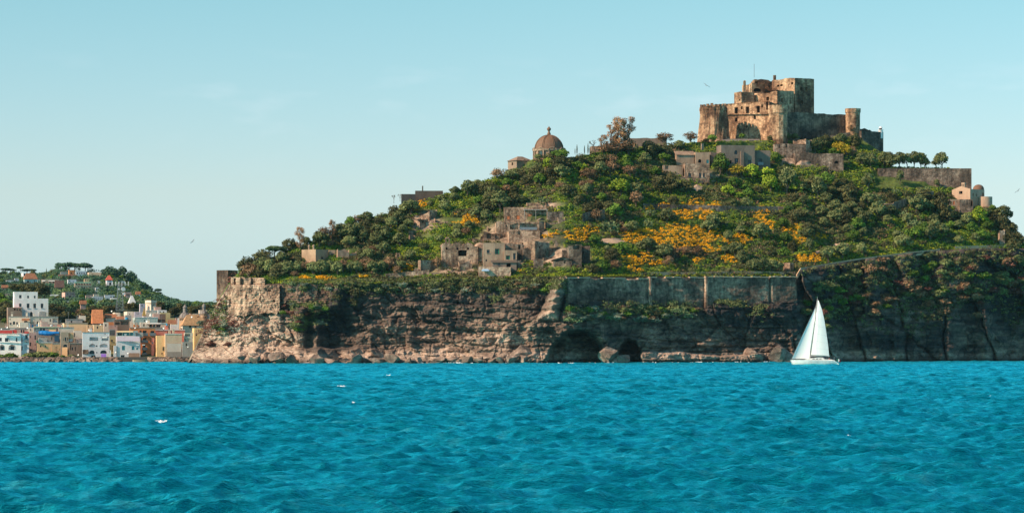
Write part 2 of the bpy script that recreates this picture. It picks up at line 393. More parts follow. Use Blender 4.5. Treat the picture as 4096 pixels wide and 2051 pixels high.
pxs = np.arange(168, 1108, .55)
v = np.linspace(0, 1, 210)[:, None]
yb = np.full_like(pxs, 368.0)
PY = yb[None, :] * (1 - v) + YC(pxs)[None, :] * v; PX = np.broadcast_to(pxs, PY.shape)
G = P(PX, PY, Dfun(PX, PY + .001))
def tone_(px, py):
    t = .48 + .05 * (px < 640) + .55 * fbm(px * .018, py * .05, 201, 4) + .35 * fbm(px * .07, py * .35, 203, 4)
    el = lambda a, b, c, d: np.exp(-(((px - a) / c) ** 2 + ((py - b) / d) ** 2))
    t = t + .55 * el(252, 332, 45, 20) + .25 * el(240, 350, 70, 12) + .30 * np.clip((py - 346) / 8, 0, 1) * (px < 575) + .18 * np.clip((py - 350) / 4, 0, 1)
    t = t - .13 * (px > 340) * (px < 565) * np.clip((328 - py) / 10, 0, 1) + .30 * el(650, 337, 9, 16) + .25 * el(604, 332, 5, 8) + .72 * np.clip(1 - np.abs(px - (562 - (py - 276) * .33)) / (6 + (py - 276) * .13), 0, 1) ** .5 * np.clip((322 - py) / 5, 0, 1) + .18 * el(530, 325, 60, 10) + .1 * el(655, 335, 18, 12)  # sunlit rib and rock facets painted paler
    t = t - .16 * el(450, 300, 90, 14) - .22 * el(330, 325, 22, 22) - .20 / (1 + np.exp(-(px - 672) / 20)) * np.clip((352 - py) / 5, 0, 1) + .06 / (1 + np.exp(-(px - 800) / 10)) - .15 * el(590, 325, 50, 12)  # shade of the recess and right cliff painted darker
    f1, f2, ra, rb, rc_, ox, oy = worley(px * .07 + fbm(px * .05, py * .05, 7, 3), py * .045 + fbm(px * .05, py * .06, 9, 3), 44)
    t = t + (ra - .5) * .22 * (px > 560) - .25 * np.exp(-((f2 - f1) / .05) ** 2) * (px > 560) + .16 * (vn(px * .12, py * .22, 71) - .5)  # cracks painted dark in place of occlusion shade
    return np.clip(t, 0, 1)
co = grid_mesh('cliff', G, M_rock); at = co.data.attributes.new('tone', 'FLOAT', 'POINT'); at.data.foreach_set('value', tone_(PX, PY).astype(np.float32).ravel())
tag(co, 'brown layered rock cliff with sea caves around the foot of the island', 'cliff', None, 'structure')
RUB = [(516, 234, 32, 13), (498, 255, 34, 12), (560, 256, 26, 9), (424, 222, 16, 9), (455, 270, 22, 4), (700, 176, 20, 6), (740, 172, 14, 5), (800, 160, 30, 6), (545, 205, 14, 4)]
def rub_(px, py):
    t = np.zeros(np.shape(px))
    for a_, b_, c_1, d_ in RUB: t = np.maximum(t, np.exp(-(((px - a_) / c_1) ** 2 + ((py - b_) / d_) ** 2) ** 1.5))
    return np.clip(t * 1.3 + .5 * fbm(px * .25, py * .35, 9, 3) * t, 0, 1)
pxs = np.arange(168, 1108, 1.3); v = np.linspace(0, 1, 190)[:, None]
PY = YC(pxs)[None, :] * (1 - v) + YS(pxs)[None, :] * v; PX = np.broadcast_to(pxs, PY.shape)
G = P(PX, PY, Dfun(PX, PY - .001))
first = P(pxs, YC(pxs), Dfun(pxs, YC(pxs) + .001))[None]
crest = G[-1].copy(); back = []
for k, (dy, fz) in enumerate([(8, 1.0), (20, .93), (45, .7), (80, .4), (120, .1), (140, -.05)]):
    q = crest.copy(); q[:, 1] += dy; q[:, 2] = crest[:, 2] * fz - .5; back.append(q)
G = np.concatenate([first, G, np.array(back)], 0)
ho = grid_mesh('hillside', G, M_ground, True); RB = np.zeros(G.shape[:2]); RB[1:1 + PY.shape[0]] = rub_(PX, PY); at = ho.data.attributes.new('rubble', 'FLOAT', 'POINT'); at.data.foreach_set('value', RB.astype(np.float32).ravel())
tag(ho, 'green terraced slope of the island above the cliff', 'hillside', None, 'structure')

m, n, p = newmat('boulder_rock'); M_boulder = m
a = noise_node(n, .25, 5, geo_pos(n), .65); r1 = rampn(n, a.outputs[0], [(.34, (.08, .055, .045)), (.5, (.24, .16, .12)), (.66, (.46, .32, .25))])
b_ = noise_node(n, 1.5, 6, geo_pos(n), .7); r2 = rampn(n, b_.outputs[0], [(.36, (.62, .58, .57)), (.62, (1.06, 1.04, 1.02))])
n.links.new(mixn(n, r1.outputs[0], r2.outputs[0], .9, 'MULTIPLY'), p.inputs['Base Color']); p.inputs['Roughness'].default_value = .95; bump(n, p, b_.outputs[0], .9, .5)
# ------------------------------------------------------------------ sea
m, n, p = newmat('sea_water'); M_sea = m
n.nodes.remove(p); out = n.nodes['Material Output']
ns1 = noise_node(n, 1.9, 8, geo_pos(n, (.5, 1.3, 1)), .68); ns2 = noise_node(n, .22, 4, geo_pos(n, (.5, 1.2, 1)), .6)
add = n.nodes.new('ShaderNodeMath'); add.operation = 'MULTIPLY_ADD'; add.inputs[1].default_value = 2.2
n.links.new(ns2.outputs[0], add.inputs[0]); n.links.new(ns1.outputs[0], add.inputs[2])
bp = n.nodes.new('ShaderNodeBump'); bp.inputs['Strength'].default_value = .9; bp.inputs['Distance'].default_value = .42
n.links.new(add.outputs[0], bp.inputs['Height'])
df = n.nodes.new('ShaderNodeBsdfDiffuse'); gl = n.nodes.new('ShaderNodeBsdfGlossy'); gl.inputs['Roughness'].default_value = .34
pa = noise_node(n, 1.0, 7, geo_pos(n, (.6, .38, .5)), .64); pb = noise_node(n, 1.0, 7, geo_pos(n, (.32, .055, .2)), .72)
ad = n.nodes.new('ShaderNodeMath'); ad.operation = 'ADD'; n.links.new(pa.outputs[0], ad.inputs[0]); n.links.new(pb.outputs[0], ad.inputs[1])
hf = n.nodes.new('ShaderNodeMath'); hf.operation = 'MULTIPLY'; hf.inputs[1].default_value = .5; n.links.new(ad.outputs[0], hf.inputs[0])
rc = rampn(n, hf.outputs[0], [(.41, (.0, .230, .350)), (.48, (.0, .460, .690)), (.55, (.0, .580, .840)), (.64, (.08, .80, .97))])  # light streaks and dark flecks of the waves painted by noise
rg2 = rampn(n, hf.outputs[0], [(.41, (.06, .72, .85)), (.5, (.12, 1.0, 1.0)), (.62, (.25, 1.0, 1.0))]); n.links.new(rg2.outputs[0], gl.inputs[0])
fz = n.nodes.new('ShaderNodeFresnel'); fz.inputs['IOR'].default_value = 1.33; n.links.new(bp.outputs[0], fz.inputs['Normal'])
mz = n.nodes.new('ShaderNodeMapRange'); mz.inputs[1].default_value = .03; mz.inputs[2].default_value = .20; n.links.new(fz.outputs[0], mz.inputs[0])
n.links.new(mixn(n, (.0, .088, .130), rc.outputs[0], mz.outputs[0]), df.inputs[0])  # wave faces turned to the camera darkened in the colour
lw = n.nodes.new('ShaderNodeFresnel'); lw.inputs['IOR'].default_value = 1.33
n.links.new(bp.outputs[0], lw.inputs['Normal']); n.links.new(bp.outputs[0], df.inputs['Normal']); n.links.new(bp.outputs[0], gl.inputs['Normal'])
mr = n.nodes.new('ShaderNodeMapRange'); mr.inputs[1].default_value = .03; mr.inputs[2].default_value = .52; mr.inputs[3].default_value = 0; mr.inputs[4].default_value = 1.0
n.links.new(lw.outputs[0], mr.inputs[0])
ms = n.nodes.new('ShaderNodeMixShader'); n.links.new(mr.outputs[0], ms.inputs[0]); n.links.new(df.outputs[0], ms.inputs[1]); n.links.new(gl.outputs[0], ms.inputs[2])
n.links.new(ms.outputs[0], out.inputs[0])
rows = [98.0]
while rows[-1] < 1250: rows.append(rows[-1] + rows[-1] * .0014)
rows = np.array(rows); ac = np.linspace(-.19, .19, 1060); ex = .19 + .00036 * (1.06 ** np.arange(1, 84) - 1) / .06 ; ang = np.concatenate([-ex[::-1], ac, ex])
X = rows[:, None] * ang[None, :]; Y = np.broadcast_to(rows[:, None], X.shape).copy()
sp_ = rows[:, None] * np.maximum(.0014, np.gradient(ang))[None, :]
Z = np.zeros_like(X); DX = np.zeros_like(X); DY = np.zeros_like(X)
wr = np.random.default_rng(3)
for k in range(96):
    lam = .36 * (6.0 / .36) ** (wr.random() ** 1.15); th = R(-80) + wr.normal(0, .45); ph = wr.random() * 6.28
    kk = 2 * math.pi / lam; kx = kk * math.cos(th); ky = kk * math.sin(th)
    amp = .0116 * lam ** .90
    att = np.clip((lam / sp_ - 1.6) / 2.0, 0, 1)
    env = .15 + 1.7 * vn(X / (lam * 2.4) + k * 9.1, Y / (lam * 2.0) + k * 3.3, k)
    A = amp * att * env; q = kx * X + ky * Y + ph
    Z += A * np.cos(q); DX -= A * math.cos(th) * np.sin(q) * .62; DY -= A * math.sin(th) * np.sin(q) * .62
grid_sea = np.stack([X + DX, Y + DY, Z], -1)
far = []
for D in (1400, 2000, 4000, 9000, 30000):
    far.append(np.stack([ang * D * (1 if D < 2000 else 2), np.full_like(ang, D), np.full_like(ang, -.02)], -1))
sheet_ = np.array([[(-25000, -500, -.7), (25000, -500, -.7)], [(-25000, 30000, -.7), (25000, 30000, -.7)]], float)
tag(grid_mesh('open_water', sheet_, M_sea), 'calm deeper water under and around the choppy sea', 'sea', None, 'structure')
tag(grid_mesh('sea', np.concatenate([grid_sea, np.array(far)], 0), M_sea, True), 'choppy turquoise sea in front of the island', 'sea', None, 'structure')
# ------------------------------------------------------------------ building kit
def wallface(O, U, N, W, H, holes, jag=0, seed=0, dep=.4):
    """rectangular wall with recessed openings; O lower left corner, U unit along, N outward unit; holes (u0,v0,u1,v1,kind)"""
    O = np.array(O, float); U = np.array(U, float); N = np.array(N, float); Zu = np.array([0, 0, 1.])
    mb = MB(); panes = []
    us = {0.0, W}; vs = {0.0, H}
    hh = []
    for (a, b, c, d, k) in holes:
        a, c = sorted((a, c)); b, d = sorted((b, d))
        a = max(a, .05); c = min(c, W - .05); b = max(b, .02); d = min(d, H - .12)
        if c - a < .1 or d - b < .1: continue
        hh.append((a, b, c, d, k)); us |= {a, c}; vs |= {b, d}
    if jag:
        for i in range(1, int(W / 1.3) + 1): us.add(i * 1.3 if i * 1.3 < W else W)
    us = sorted(us); vs = sorted(vs)
    jag = jag * 1.5 if jag > .45 else jag
    def top(u): return 0 if not jag else -jag * (max(0, float(vn(u * .22, 1.3, seed)) - .25) * 1.2 + .5 * float(vn(u * .9, 2.3, seed + 1)))
    def pt(u, v_): return O + U * u + Zu * (v_ + (top(u) if v_ == H else 0))
    for i in range(len(us) - 1):
        for j in range(len(vs) - 1):
            cu = (us[i] + us[i + 1]) / 2; cv = (vs[j] + vs[j + 1]) / 2
            if any(a < cu < c and b < cv < d for a, b, c, d, k in hh): continue
            mb.quad(pt(us[i], vs[j]), pt(us[i + 1], vs[j]), pt(us[i + 1], vs[j + 1]), pt(us[i], vs[j + 1]))
    for a, b, c, d, k in hh:
        dp = 1.6 if k in ('A', 'L') else (1.0 if k == 'v' else .1 if k in 'kgo' else dep)
        q = [O + U * a + Zu * b, O + U * c + Zu * b, O + U * c + Zu * d, O + U * a + Zu * d]; bk = [x - N * dp for x in q]
        for i in range(4): mb.quad(q[i], q[(i + 1) % 4], bk[(i + 1) % 4], bk[i])
        if k in ('A', 'a', 'V'):   # arch: fill the two spandrels flush with the wall
            r_ = (c - a) / 2; rz = min(r_, (d - b) * .6); n_ = 7
            for sgn in (0, 1):
                cor = O + U * (a if sgn == 0 else c) + Zu * d
                arc = []
                for i in range(n_ + 1):
                    t = math.pi / 2 * i / n_
                    du = r_ * (1 - math.cos(t)) if sgn == 0 else 2 * r_ - r_ * (1 - math.cos(t))
                    arc.append(O + U * (a + du) + Zu * (d - rz + rz * math.sin(t)))
                for i in range(n_):
                    mb.add([cor, arc[i], arc[i + 1]], [(0, 1, 2)])
                    mb.quad(arc[i], arc[i + 1], arc[i + 1] - N * dp, arc[i] - N * dp)
        panes.append((k, q, bk, N, dp))
    return mb, panes

WINMAT = {}
def add_panes(root, panes, wallmat):
    for k, q, bk, N, dp in panes:
        c = [x + N * .003 for x in bk]
        U = (q[1] - q[0]); Wd = np.linalg.norm(U); U = U / Wd; H = q[3][2] - q[0][2]
        if k in ('A', 'L'):       # loggia: wall of the house behind, with a glazed door in it
            b = MB(); b.quad(*c); wp = b.build('loggia_wall', wallmat, root)
            b = MB(); a0 = c[0] + U * Wd * .22 + N * .02; b.obox(a0, U * Wd * .5, N * .05, (0, 0, H * .72)); b.build('glass_door', M_glass, wp)
            if k == 'L':
                b = MB(); b.obox(q[0] - N * .12, U * Wd, N * .06, (0, 0, min(1.0, H * .4))); b.build('railing', M_metal, root)
            continue
        mat = {'v': M_void, 'V': M_void, 'k': M_teal, 'g': M_green, 'o': M_orange}.get(k, M_glass)
        b = MB(); b.quad(*c)
        w_ = b.build('opening' if k in 'vV' else 'shutter' if k in 'kg' else 'door' if k == 'o' else 'window', mat, root)
        if k == 'w' and Wd > .55:
            b = MB(); b.obox(c[0] + U * (Wd / 2 - .04) + N * .01, U * .08, N * .05, (0, 0, H)); b.obox(c[0] + N * .01, U * Wd, N * .05, (0, 0, .09))
            b.build('frame', M_metal, w_)
            b = MB(); b.obox(q[0] - U * .1 + np.array([0, 0, -.12]), U * (Wd + .2), N * .14, (0, 0, .12)); b.build('sill', wallmat, root)
        if k == 'G':
            b = MB(); hw = Wd * .3
            for o_ in (0, Wd - hw): b.obox(c[0] + U * o_ + N * .05, U * hw, N * .05, (0, 0, H))
            b.build('shutter', M_green, root)
        if k == 'B':
            b = MB(); bl = q[0] - U * .4; b.obox(bl + np.array([0, 0, -.15]), U * (Wd + .8), N * .8, (0, 0, .15))
            b.obox(bl + N * .76, U * (Wd + .8), N * .04, (0, 0, .9)); b.build('balcony', M_metal, root)

def ground_z(x, y):
    return None
def house(conv, name, label, cat, xl, xc, xr, yt, yb, mat, D=None, phi=None, win=(), winl=(), depth=6, jag=0, down=4.0,
          roof='flat', roofmat=None, group=None, rh=1.2, parent=None, seed=None, botz=None):
    """block seen at a corner; xl..xc is the left side face, xc..xr the front face (picture columns of the photo crop conv)"""
    ax, ay, sc = conv
    fx = lambda q: ax + q * sc
    fy = lambda q: ay + q * sc
    XL, XC, XR, YT, YB = fx(xl), fx(xc), fx(xr), fy(yt), fy(yb)
    if D is None: D = Dp(XC, YB) - .5
    s = D / F
    if phi is None: phi = 28 if XC > XL else (-6 if False else 5)
    ph = R(phi)
    C = P(XC, YB, D); top = P(XC, YT, D)[2]
    w_ = (XR - XC) * s / math.cos(ph) if XR > XC else depth
    d_ = (XC - XL) * s / math.sin(ph) if XC > XL else depth
    zb = C[2] - down if botz is None else botz
    H = top - zb
    uf = np.array([math.cos(ph), math.sin(ph), 0]); ul = np.array([-math.sin(ph), math.cos(ph), 0])
    nf = np.array([math.sin(ph), -math.cos(ph), 0]); nl = np.array([-math.cos(ph), -math.sin(ph), 0])
    O = np.array([C[0], C[1], zb])
    if seed is None: seed = int(abs(XL * 7 + YT * 13)) % 997
    hf = []
    for (a, b, c, d2, *k) in win:
        z1 = P(XC, fy(b), D)[2]; z2 = P(XC, fy(d2), D)[2]
        hf.append(((fx(a) - XC) * s / math.cos(ph), z2 - zb, (fx(c) - XC) * s / math.cos(ph), z1 - zb, k[0] if k else 'w'))
    hl = []
    for (a, b, c, d2, *k) in winl:
        z1 = P(XC, fy(b), D)[2]; z2 = P(XC, fy(d2), D)[2]
        u0 = (XC - fx(c)) * s / math.sin(ph); u1 = (XC - fx(a)) * s / math.sin(ph)
        hl.append((d_ - u1, z2 - zb, d_ - u0, z1 - zb, k[0] if k else 'w'))
    if parent is None: root = empty(name, (C[0], C[1], zb + down if botz is None else zb), label, cat, group)
    else: root = parent
    m1, p1 = wallface(O, uf, nf, w_, H, hf, jag, seed)
    m2, p2 = wallface(O + ul * d_, -ul, nl, d_, H, hl, jag, seed + 3)
    m3, _ = wallface(O + uf * w_ , ul, -nl, d_, H, [], jag, seed + 5)
    m4, _ = wallface(O + uf * w_ + ul * d_, -uf, -nf, w_, H, [], jag, seed + 7)
    mb = MB()
    for q in (m1, m2, m3, m4): mb.add(q.v, q.f)
    if jag:    # thickness along the broken wall tops
        i1, _ = wallface(O + ul * .8 - 0, uf, nf, w_, H - .02, [], jag, seed); mb.add(i1.v, i1.f)
    wall = mb.build('wall' , mat, root)
    add_panes(root, p1 + p2, mat)
    A = O + np.array([0, 0, H]); T = [A, A + uf * w_, A + uf * w_ + ul * d_, A + ul * d_]
    rm = roofmat or mat
    if roof == 'flat':
        b = MB(); ins = .25; dz = np.array([0, 0, -.45]) if not jag else np.array([0, 0, -jag * 2.2 - .3])
        I_ = [T[0] + (uf + ul) * ins, T[1] + (-uf + ul) * ins, T[2] - (uf + ul) * ins, T[3] + (uf - ul) * ins]
        if not jag:
            for i in range(4):
                b.quad(T[i], T[(i + 1) % 4], I_[(i + 1) % 4], I_[i]); b.quad(I_[i], I_[(i + 1) % 4], I_[(i + 1) % 4] + dz, I_[i] + dz)
        b.quad(*[q + dz for q in I_]); b.build('roof', rm, root)
    elif roof in ('gable', 'gablef', 'hip', 'shed'):
        ov = .35; z = np.array([0, 0, 1.]); e = [T[0] - (uf + ul) * ov, T[1] + (uf - ul) * ov, T[2] + (uf + ul) * ov, T[3] + (-uf + ul) * ov]
        b = MB()
        if roof == 'gable': r0 = (T[0] + T[3]) / 2 - uf * ov + z * rh; r1 = (T[1] + T[2]) / 2 + uf * ov + z * rh
        elif roof == 'gablef': r0 = (T[0] + T[1]) / 2 - ul * ov + z * rh; r1 = (T[3] + T[2]) / 2 + ul * ov + z * rh
        elif roof == 'hip':
            k = min(d_ / 2, w_ * .35); r0 = (T[0] + T[3]) / 2 + uf * k + z * rh; r1 = (T[1] + T[2]) / 2 - uf * k + z * rh
        if roof == 'shed':
            b.quad(e[0], e[1], e[2] + z * rh, e[3] + z * rh); b.quad(*[q - z * .15 for q in (e[0], e[1], e[2] + z * rh, e[3] + z * rh)]); b.quad(e[0], e[1], e[1] - z * .15, e[0] - z * .15)
            g_ = MB(); g_.add([T[1], T[2], T[2] + z * rh, T[3] + z * rh, T[3], T[0]], [(0, 1, 2), (4, 1, 2, 3), (5, 4, 3)]); g_.build('gable_wall', mat, root)
        elif roof == 'gablef':
            b.quad(e[0], r0, r1, e[3]); b.quad(e[1], e[2], r1, r0)
            [MB().add([a_, b_, (a_ + b_) / 2 + z * rh], [(0, 1, 2)]).build('gable_wall', mat, root) for a_, b_ in ((T[0], T[1]), (T[3], T[2]))]
        else:
            b.quad(e[0], e[1], r1, r0); b.quad(e[2], e[3], r0, r1); b.add([e[0], e[3], r0], [(0, 1, 2)]); b.add([e[1], e[2], r1], [(0, 1, 2)])
            b.quad(*[q - z * .12 for q in e])
            if roof == 'gable':
                [MB().add([a_, b_, (a_ + b_) / 2 + z * rh], [(0, 1, 2)]).build('gable_wall', mat, root) for a_, b_ in ((T[0], T[3]), (T[1], T[2]))]
        b.build('roof', rm, root)
    root['_w'] = 0; del root['_w']
    INFO[root.name] = dict(O=O, uf=uf, ul=ul, nf=nf, nl=nl, w=w_, d=d_, H=H, D=D, s=s, T=T, top=top, conv=conv)
    return root
INFO = {}
ZK = (650, 65, .10093); Z3 = (375, 175, .09705); Z6 = (225, 187.5, .07752); Z5 = (487.5, 120, .06794); Z8 = (825, 137.5, .1066)
ZA = (0, 255, .04263); ZB = (0, 310, .04263); ZC = (105, 300, .05038); ZT = (0, 250, .0930); ZI = (750, 225, .1124); ZS = (775, 287.5, .06202)
PXC = (0, 0, 1.0)
def cv(c, x, y): return c[0] + x * c[2], c[1] + y * c[2]
def tower(parent, name, mat, px, r_px, yt, yb, D, prof=None, n=36, jit=.5, down=6, crenel=False, seed=1):
    s = D / F; r = r_px * s; zt = P(px, yt, D)[2]; zb = P(px, yb, D)[2]
    c = P(px, yb, D + r); H = zt - zb
    prof = prof or [(1.05, 0), (1.0, .5), (1, 1)]
    pr = [(prof[0][0] * r * 1.03, -down)] + [(a * r, b * H) for a, b in prof] + [(prof[-1][0] * r * .9, H), (prof[-1][0] * r * .9, H - .8), (0.01, H - .8)]
    b = MB(); b.lathe((c[0], c[1], zb), pr, n, jit, seed); t = b.build(name, mat, parent)
    if crenel:
        b = MB(); R_ = prof[-1][0] * r * .97
        for k in range(18):
            a = 2 * math.pi * k / 18; u = np.array([-math.sin(a), math.cos(a), 0]); nn = np.array([math.cos(a), math.sin(a), 0])
            b.obox(np.array([c[0], c[1], zt - .1]) + nn * (R_ - .35) - u * .5, u * 1.0, nn * .5, (0, 0, .8 + .5 * random.random()))
        b.build('battlement', mat, t)
    return t, (c[0], c[1], zb, r, H)

# ------------------------------------------------------------------ the castle
def castle2():
    DC = Dp(778, 137) - 2; s = DC / F
    C = P(778, 137, DC)
    root = empty('castle', C, 'large ruined brown stone castle with round towers on top of the island', 'castle')
    INFOc = dict(root=root, D=DC)
    def blk(xl, xc, xr, yt, yb, back, phi, **k):
        k.setdefault('down', 10); mat = k.pop('mat', M_castle)
        house(ZK, 'x', '', '', xl, xc, xr, yt, yb, mat, D=DC + back, phi=phi, parent=root, **k)
    upper = [(x - 2, 396, x + 29, 464, 'v') for x in (762, 860, 965, 1066)] + [(916, 390, 934, 420, 'v'), (1108, 384, 1124, 414, 'v'), (636, 384, 652, 402, 'v'), (1152, 350, 1174, 440, 'v')]
    lower = [(700, 503, 724, 545, 'v'), (861, 498, 885, 540, 'v'), (1036, 490, 1058, 528, 'v'), (885, 575, 895, 610, 'v'), (960, 585, 980, 605, 'v'), (1005, 570, 1015, 600, 'v')]
    blk(616, 1182, 1300, 352, 720, 3, 50, winl=upper + lower, jag=.5)                       # palace range
    blk(1290, 1292, 2030, 452, 720, 4, 30, jag=.5, mat=M_castle_shade)                        # curtain wall in shade
    blk(1235, 1435, 1640, 118, 460, 14, 34, win=[(1490, 214, 1526, 252, 'v'), (1538, 211, 1575, 252, 'v'), (1486, 341, 1522, 380, 'v'), (1455, 470, 1460, 475, 'v')],
        winl=[(1280, 176, 1298, 196, 'v'), (1308, 174, 1328, 194, 'v'), (1403, 166, 1422, 186, 'v')], jag=.4, down=14)   # keep
    blk(1027, 1260, 1440, 238, 450, 8, 40, winl=[(1162, 305, 1187, 345, 'v'), (1038, 312, 1056, 345, 'v')], win=[(1298, 320, 1322, 362, 'v'), (1392, 335, 1408, 375, 'v')], jag=.7, down=8)
    blk(841, 905, 1040, 258, 370, 12, 34, winl=[(886, 332, 898, 352, 'v')], jag=.3, down=8)
    blk(930, 1010, 1140, 158, 280, 20, 20, win=[(1025, 225, 1105, 262, 'V'), (965, 232, 1000, 256, 'v')], jag=1.0, down=8)
    blk(1010, 1035, 1250, 118, 270, 25, 12, win=[(1175, 195, 1195, 215, 'v'), (1040, 160, 1070, 185, 'v')], jag=1.5, down=8)
    blk(1222, 1230, 1250, 92, 130, 24, 20, depth=1.5, jag=.5, down=3)
    blk(928, 932, 950, 148, 200, 19.5, 20, depth=1.5, jag=.3, down=3)
    # string course below the palace windows
    o = [q for q in COL.objects if q.parent == root][0]
    # round towers
    def tz(X, Y): return cv(ZK, X, Y)
    x, y = tz(625, 405); yb = tz(0, 760)[1]
    tower(root, 'round_tower', M_castle, x + .2, 13.4, y, yb + 1, DC - 2, [(1.33, 0), (1.2, .25), (1.06, .6), (.95, .9), (.98, .905), (.98, 1)], 44, 1.2, 10, True, 5)
    x, y = tz(1270, 392); yb = tz(0, 700)[1]
    tower(root, 'round_tower', M_castle, x, 9.3, y, yb, DC - 5.0, [(1.0, 0), (.98, .7), (1.0, .73), (1.06, .75), (1.06, 1.0)], 40, .3, 12, False, 8)
    x, y = tz(2010, 425); yb = tz(0, 640)[1]
    tower(root, 'round_tower', M_castle, x, 7.3, y, yb, DC + 14, [(.95, 0), (.97, .8), (1.05, .82), (1.05, 1.0)], 36, .3, 14, False, 11)
    # lower bastion to the right
    blk(2075, 2095, 2332, 648, 880, 12, 34, jag=.2, mat=M_castle_shade)
    blk(2085, 2095, 2200, 612, 700, 20, 20, jag=1.2, mat=M_castle_shade)
    # ledge along the palace
    i0 = P(*tz(1165, 482), DC + 2.6); i1 = P(*tz(745, 492), DC + 3 + (1165 - 745) * .10093 * s / math.tan(R(50)) - .6)
    b = MB(); u = i0 - i1; b.obox(i1, u, (-.2, -.25, 0), (0, 0, .4)); b.build('ledge', M_castle, root)
    b = MB(); a = P(*tz(1032, 122), DC + 27); b.tube([a, a + np.array([0, 0, 5])], .09); b.build('mast', M_metal, root)
    # small white lantern on the bastion
    x, y = tz(2285, 655); c = P(x, y + .4, DC + 18)
    lh = empty('lighthouse', c, 'tiny white lighthouse on the right bastion of the castle', 'lighthouse')
    b = MB(); b.lathe(c, [(.8, -2.5), (.8, .5), (1.1, .55), (1.1, .7)], 16); b.build('tower', M_white, lh)
    b = MB(); b.lathe(c, [(.55, .7), (.55, 1.3)], 12); b.build('lamp_room', M_glass, lh)
    b = MB(); b.lathe(c, [(.75, 1.3), (.5, 1.7), (.1, 2.0)], 12); b.build('roof', M_white, lh)
castle2()

def isle(c, label, xl, xc, xr, yt, yb, mat, cat='house', name='stone_house', **k):
    k.setdefault('down', 5)
    return house(c, name, label, cat, xl, xc, xr, yt, yb, mat, **k)
M_tuff = plaster((.42, .265, .175), 'tuff_plaster', 1.0); M_cream = plaster((.46, .29, .18), 'cream_plaster', 1.0); M_brownhouse = plaster((.24, .165, .125), 'brown_plaster', .8)
# houses under the castle
h = isle(ZK, 'dark brown house with a round window below the castle facade', 670, 705, 1045, 790, 1015, M_brownhouse, phi=12, win=[(838, 840, 872, 880, 'a'), (840, 920, 880, 985, 'w'), (975, 935, 1005, 975, 'w'), (790, 940, 812, 975, 'v')])
i_ = INFO[h.name]; b = MB(); b.obox(i_['O'] + i_['uf'] * i_['w'] * .57 + i_['nf'] * 0, i_['uf'] * 1.1, i_['nf'] * .7, (0, 0, i_['H'] * .84)); b.build('buttress', M_brownhouse, h)
isle(ZK, 'brown annexe with one tall framed window right of the round-windowed house', 1010, 1018, 1195, 842, 1012, M_brownhouse, phi=8, D=Dp(*cv(ZK, 1018, 1012)) - 3, win=[(1075, 925, 1110, 985, 'B')])
h = isle(ZK, 'open arcade with a long grey lean-to roof under the castle wall', 722, 740, 1105, 755, 800, M_tuff, D=Dp(*cv(ZK, 900, 790)) + 3, phi=8, win=[(770, 762, 830, 800, 'V'), (880, 762, 940, 800, 'V'), (990, 762, 1040, 800, 'V')], roof='shed', roofmat=plain('grey_sheet_roof', (.20, .17, .16), .7), rh=1.3, depth=7, name='arcade', cat='arcade')
isle(ZK, 'roofless pale house with a pitched gable left of the leafy green tree', 250, 262, 440, 885, 975, M_tuff, phi=10, jag=.4, roof='shed', rh=1.5, roofmat=M_tuff, depth=5)
isle(ZK, 'pale ruined house with arched doorway below the left castle tower', 435, 450, 592, 850, 1000, M_tuff, phi=8, win=[(478, 930, 510, 965, 'V'), (560, 935, 585, 970, 'k'), (478, 975, 540, 1005, 'v')], jag=.5)
isle(ZK, 'low pale terrace house with three shuttered white windows', 330, 345, 592, 975, 1110, M_ruin, phi=8, win=[(380, 1070, 410, 1105, 'w'), (487, 1068, 512, 1108, 'w'), (525, 1068, 548, 1108, 'w')])
isle(ZK, 'broken pale wall end of the ruined house row, leftmost below the castle', 125, 130, 325, 972, 1045, M_tuff, phi=6, jag=.8, depth=3, name='ruined_wall', cat='wall', win=[(150, 990, 185, 1030, 'v')])
isle(ZK, 'small chimney turret between the left castle tower and the pale houses', 505, 510, 535, 775, 850, M_tuff, phi=30, depth=2.2, name='turret', cat='turret')
isle(ZK, 'tall narrow grey wall stub beside the dark brown house', 590, 600, 668, 850, 960, M_brownhouse, phi=15, depth=3, jag=.6, name='wall_stub', cat='wall')
isle(ZK, 'long ruined grey wall right of the bright green hedge below the castle', 1225, 1232, 1545, 768, 850, M_greyruin, phi=6, depth=4, jag=.5, win=[(1275, 785, 1290, 820, 'v'), (1345, 780, 1360, 815, 'v')], name='ruined_wall', cat='wall', D=Dp(*cv(ZK, 1232, 850)) - 2)
isle(ZK, 'tall broken stone gable at the right end of the ruined wall', 1425, 1545, 1612, 712, 870, M_ruin, phi=55, jag=.8, name='ruined_gable', cat='ruin')
isle(ZK, 'low curved stone terrace wall below the yellow bushes by the castle', 1430, 1440, 1920, 862, 980, M_greyruin, phi=4, depth=3, jag=.5, win=[(1530, 948, 1600, 980, 'V'), (1830, 945, 1870, 972, 'V')], name='terrace_wall', cat='wall')
b_ = empty('ramp_wall', P(*cv(ZK, 1770, 712), Dp(*cv(ZK, 1770, 712)) - 1), 'thin sloping parapet rising to the right under the curtain wall', 'wall')
q0 = P(*cv(ZK, 1770, 712), Dp(*cv(ZK, 1770, 712)) - 1); q1 = P(*cv(ZK, 1985, 672), Dp(*cv(ZK, 1770, 712)) + 2); b = MB(); b.obox(q0 - np.array([0, 0, 3]), q1 - q0, (0, .8, 0), (0, 0, 3.4)); b.build('wall', M_ruin, b_)

